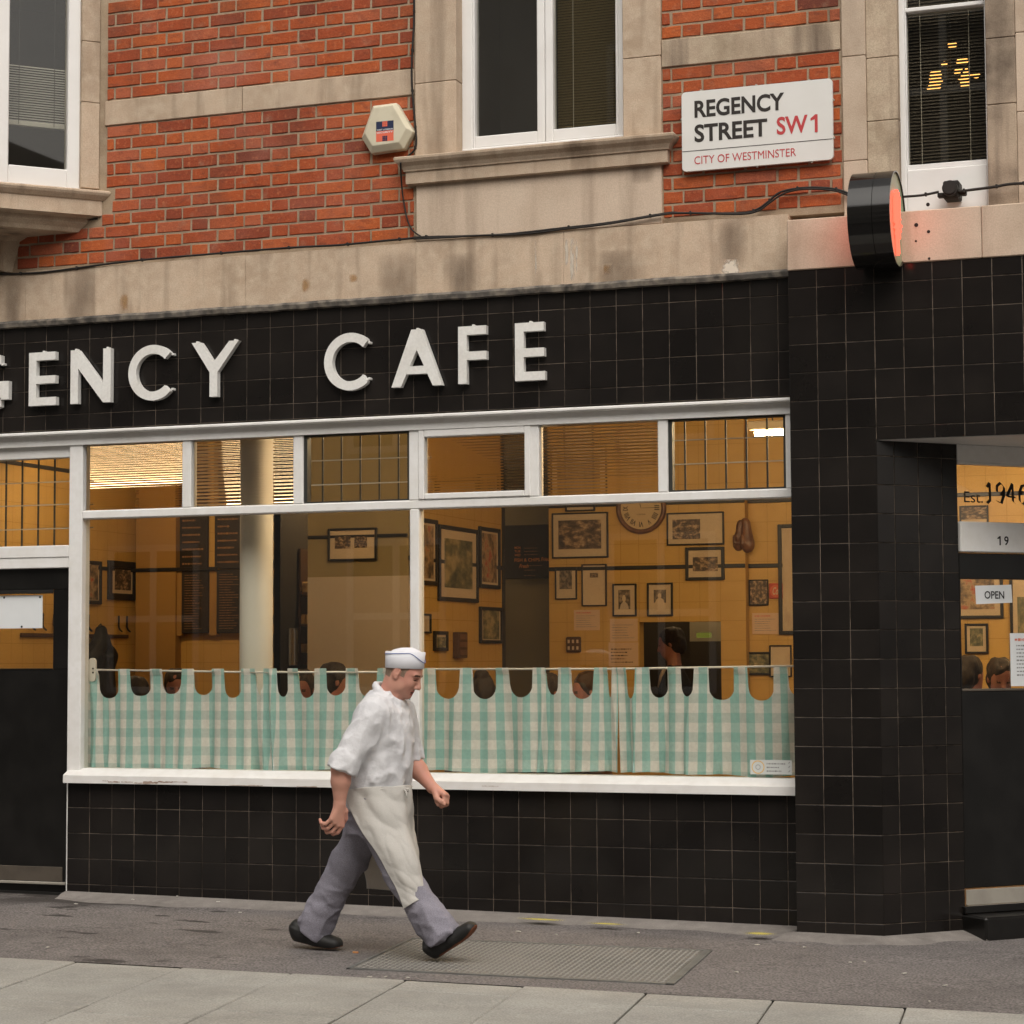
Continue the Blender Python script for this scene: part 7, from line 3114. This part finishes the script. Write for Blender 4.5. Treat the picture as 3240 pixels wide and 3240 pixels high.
# coat on the rack
cp = atX(288, 2012, XL)
COAT = thing('hanging_coat', 'black coat hanging on the left wall just inside the window edge', 'coat', (XL + .09, float(cp[1]), 1.60))
g_ = SDF((-.12, -.30, -.95), (.16, .30, .06), .009)
g_.cone((0, 0, .0), (0, 0, -.10), .045, .06, .02)
g_.cone((0, -.02, -.10), (0, -.11, -.20), .06, .075, .04)
g_.cone((0, .02, -.10), (0, .11, -.20), .06, .075, .04)
g_.loft([(-.92, 0, 0, .08, .19), (-.5, 0, 0, .08, .18), (-.22, 0, 0, .075, .16)], .05)
g_.ripple(lambda x, y_, z: -.010 * crease(x, y_, z, (0, .1, -1), 14, 5))
link('cloth', g_.mesh('cloth', [M['blackmatte']]), COAT)
d = MB()
d.tube([(-.02, 0, .04), (0, 0, .06), (.01, 0, .02)], .006, 6)
part('loop', d, M['frame'], COAT, world=False)
# rod bracket by the post
BRKT = thing('rod_bracket', 'rounded white bracket plate holding the left end of the curtain rod', 'bracket', (-.055, .13, 1.24))
d = MB()
d.poly_prism(round_rect(-.085, -.035, 1.23, 1.375, .024), .115, .13)
part('plate', d, M['rod'], BRKT)
d = MB()
for z in (1.285, 1.31):
    d.cyl((-.052, .114, z), .006, .003, 'y', 10)
part('screw', d, M['frame'], BRKT)

# ---- bits lying on the pavement
LIT = MB()
lr = random.Random(4)
for px, py in ((389, 2860), (640, 2861), (862, 2861), (690, 2885), (1015, 2965), (1640, 2950), (1760, 2958), (2020, 2952), (2690, 3032), (2735, 3030), (2545, 2990), (420, 2880), (240, 2878), (2330, 3060), (2940, 3140), (2990, 3095), (1170, 3078), (1220, 3078), (1290, 3080), (2395, 2984), (2860, 3062), (150, 3000), (760, 2900), (560, 2870)):
    d_ = ray(px, py)
    t_ = (gz(2.5, -.8) - CAM[2]) / d_[2]
    x, y = CAM[0] + d_[0] * t_, CAM[1] + d_[1] * t_
    z = gz(x, y) + (.034 if y > -.25 else .003)
    a = lr.uniform(0, 3.1)
    l, w_ = lr.uniform(.006, .017), lr.uniform(.004, .008)
    c_, s_ = math.cos(a), math.sin(a)
    P_ = [(x + c_ * u * l - s_ * v * w_, y + s_ * u * l + c_ * v * w_) for u, v in ((-1, -.8), (1, -1), (.8, 1), (-.9, .7))]
    LIT.add([(p[0], p[1], z) for p in P_] + [(p[0], p[1], z + .004) for p in P_], [(4, 5, 6, 7), (0, 1, 5, 4), (1, 2, 6, 5), (2, 3, 7, 6), (3, 0, 4, 7)])
tag(solo('litter', LIT, mat('litter_pale', (.50, .47, .42), .8, .2)), kind='stuff')
d_ = ray(880 + 675 * .3623, 2420 + 1650 * .3623)
t_ = (gz(2.6, -1.5) - CAM[2]) / d_[2]
bp = CAM + d_ * t_
d = MB()
d.tube([(bp[0] - .014, bp[1], gz(bp[0], bp[1]) + .005), (bp[0] + .014, bp[1] + .004, gz(bp[0], bp[1]) + .005)], .005, 8)
solo('cigarette_end', d, mat('cigarette_orange', (.55, .25, .10), .8, .2), 'tiny orange cigarette end on the tarmac between the walking man\'s feet', 'cigarette end')
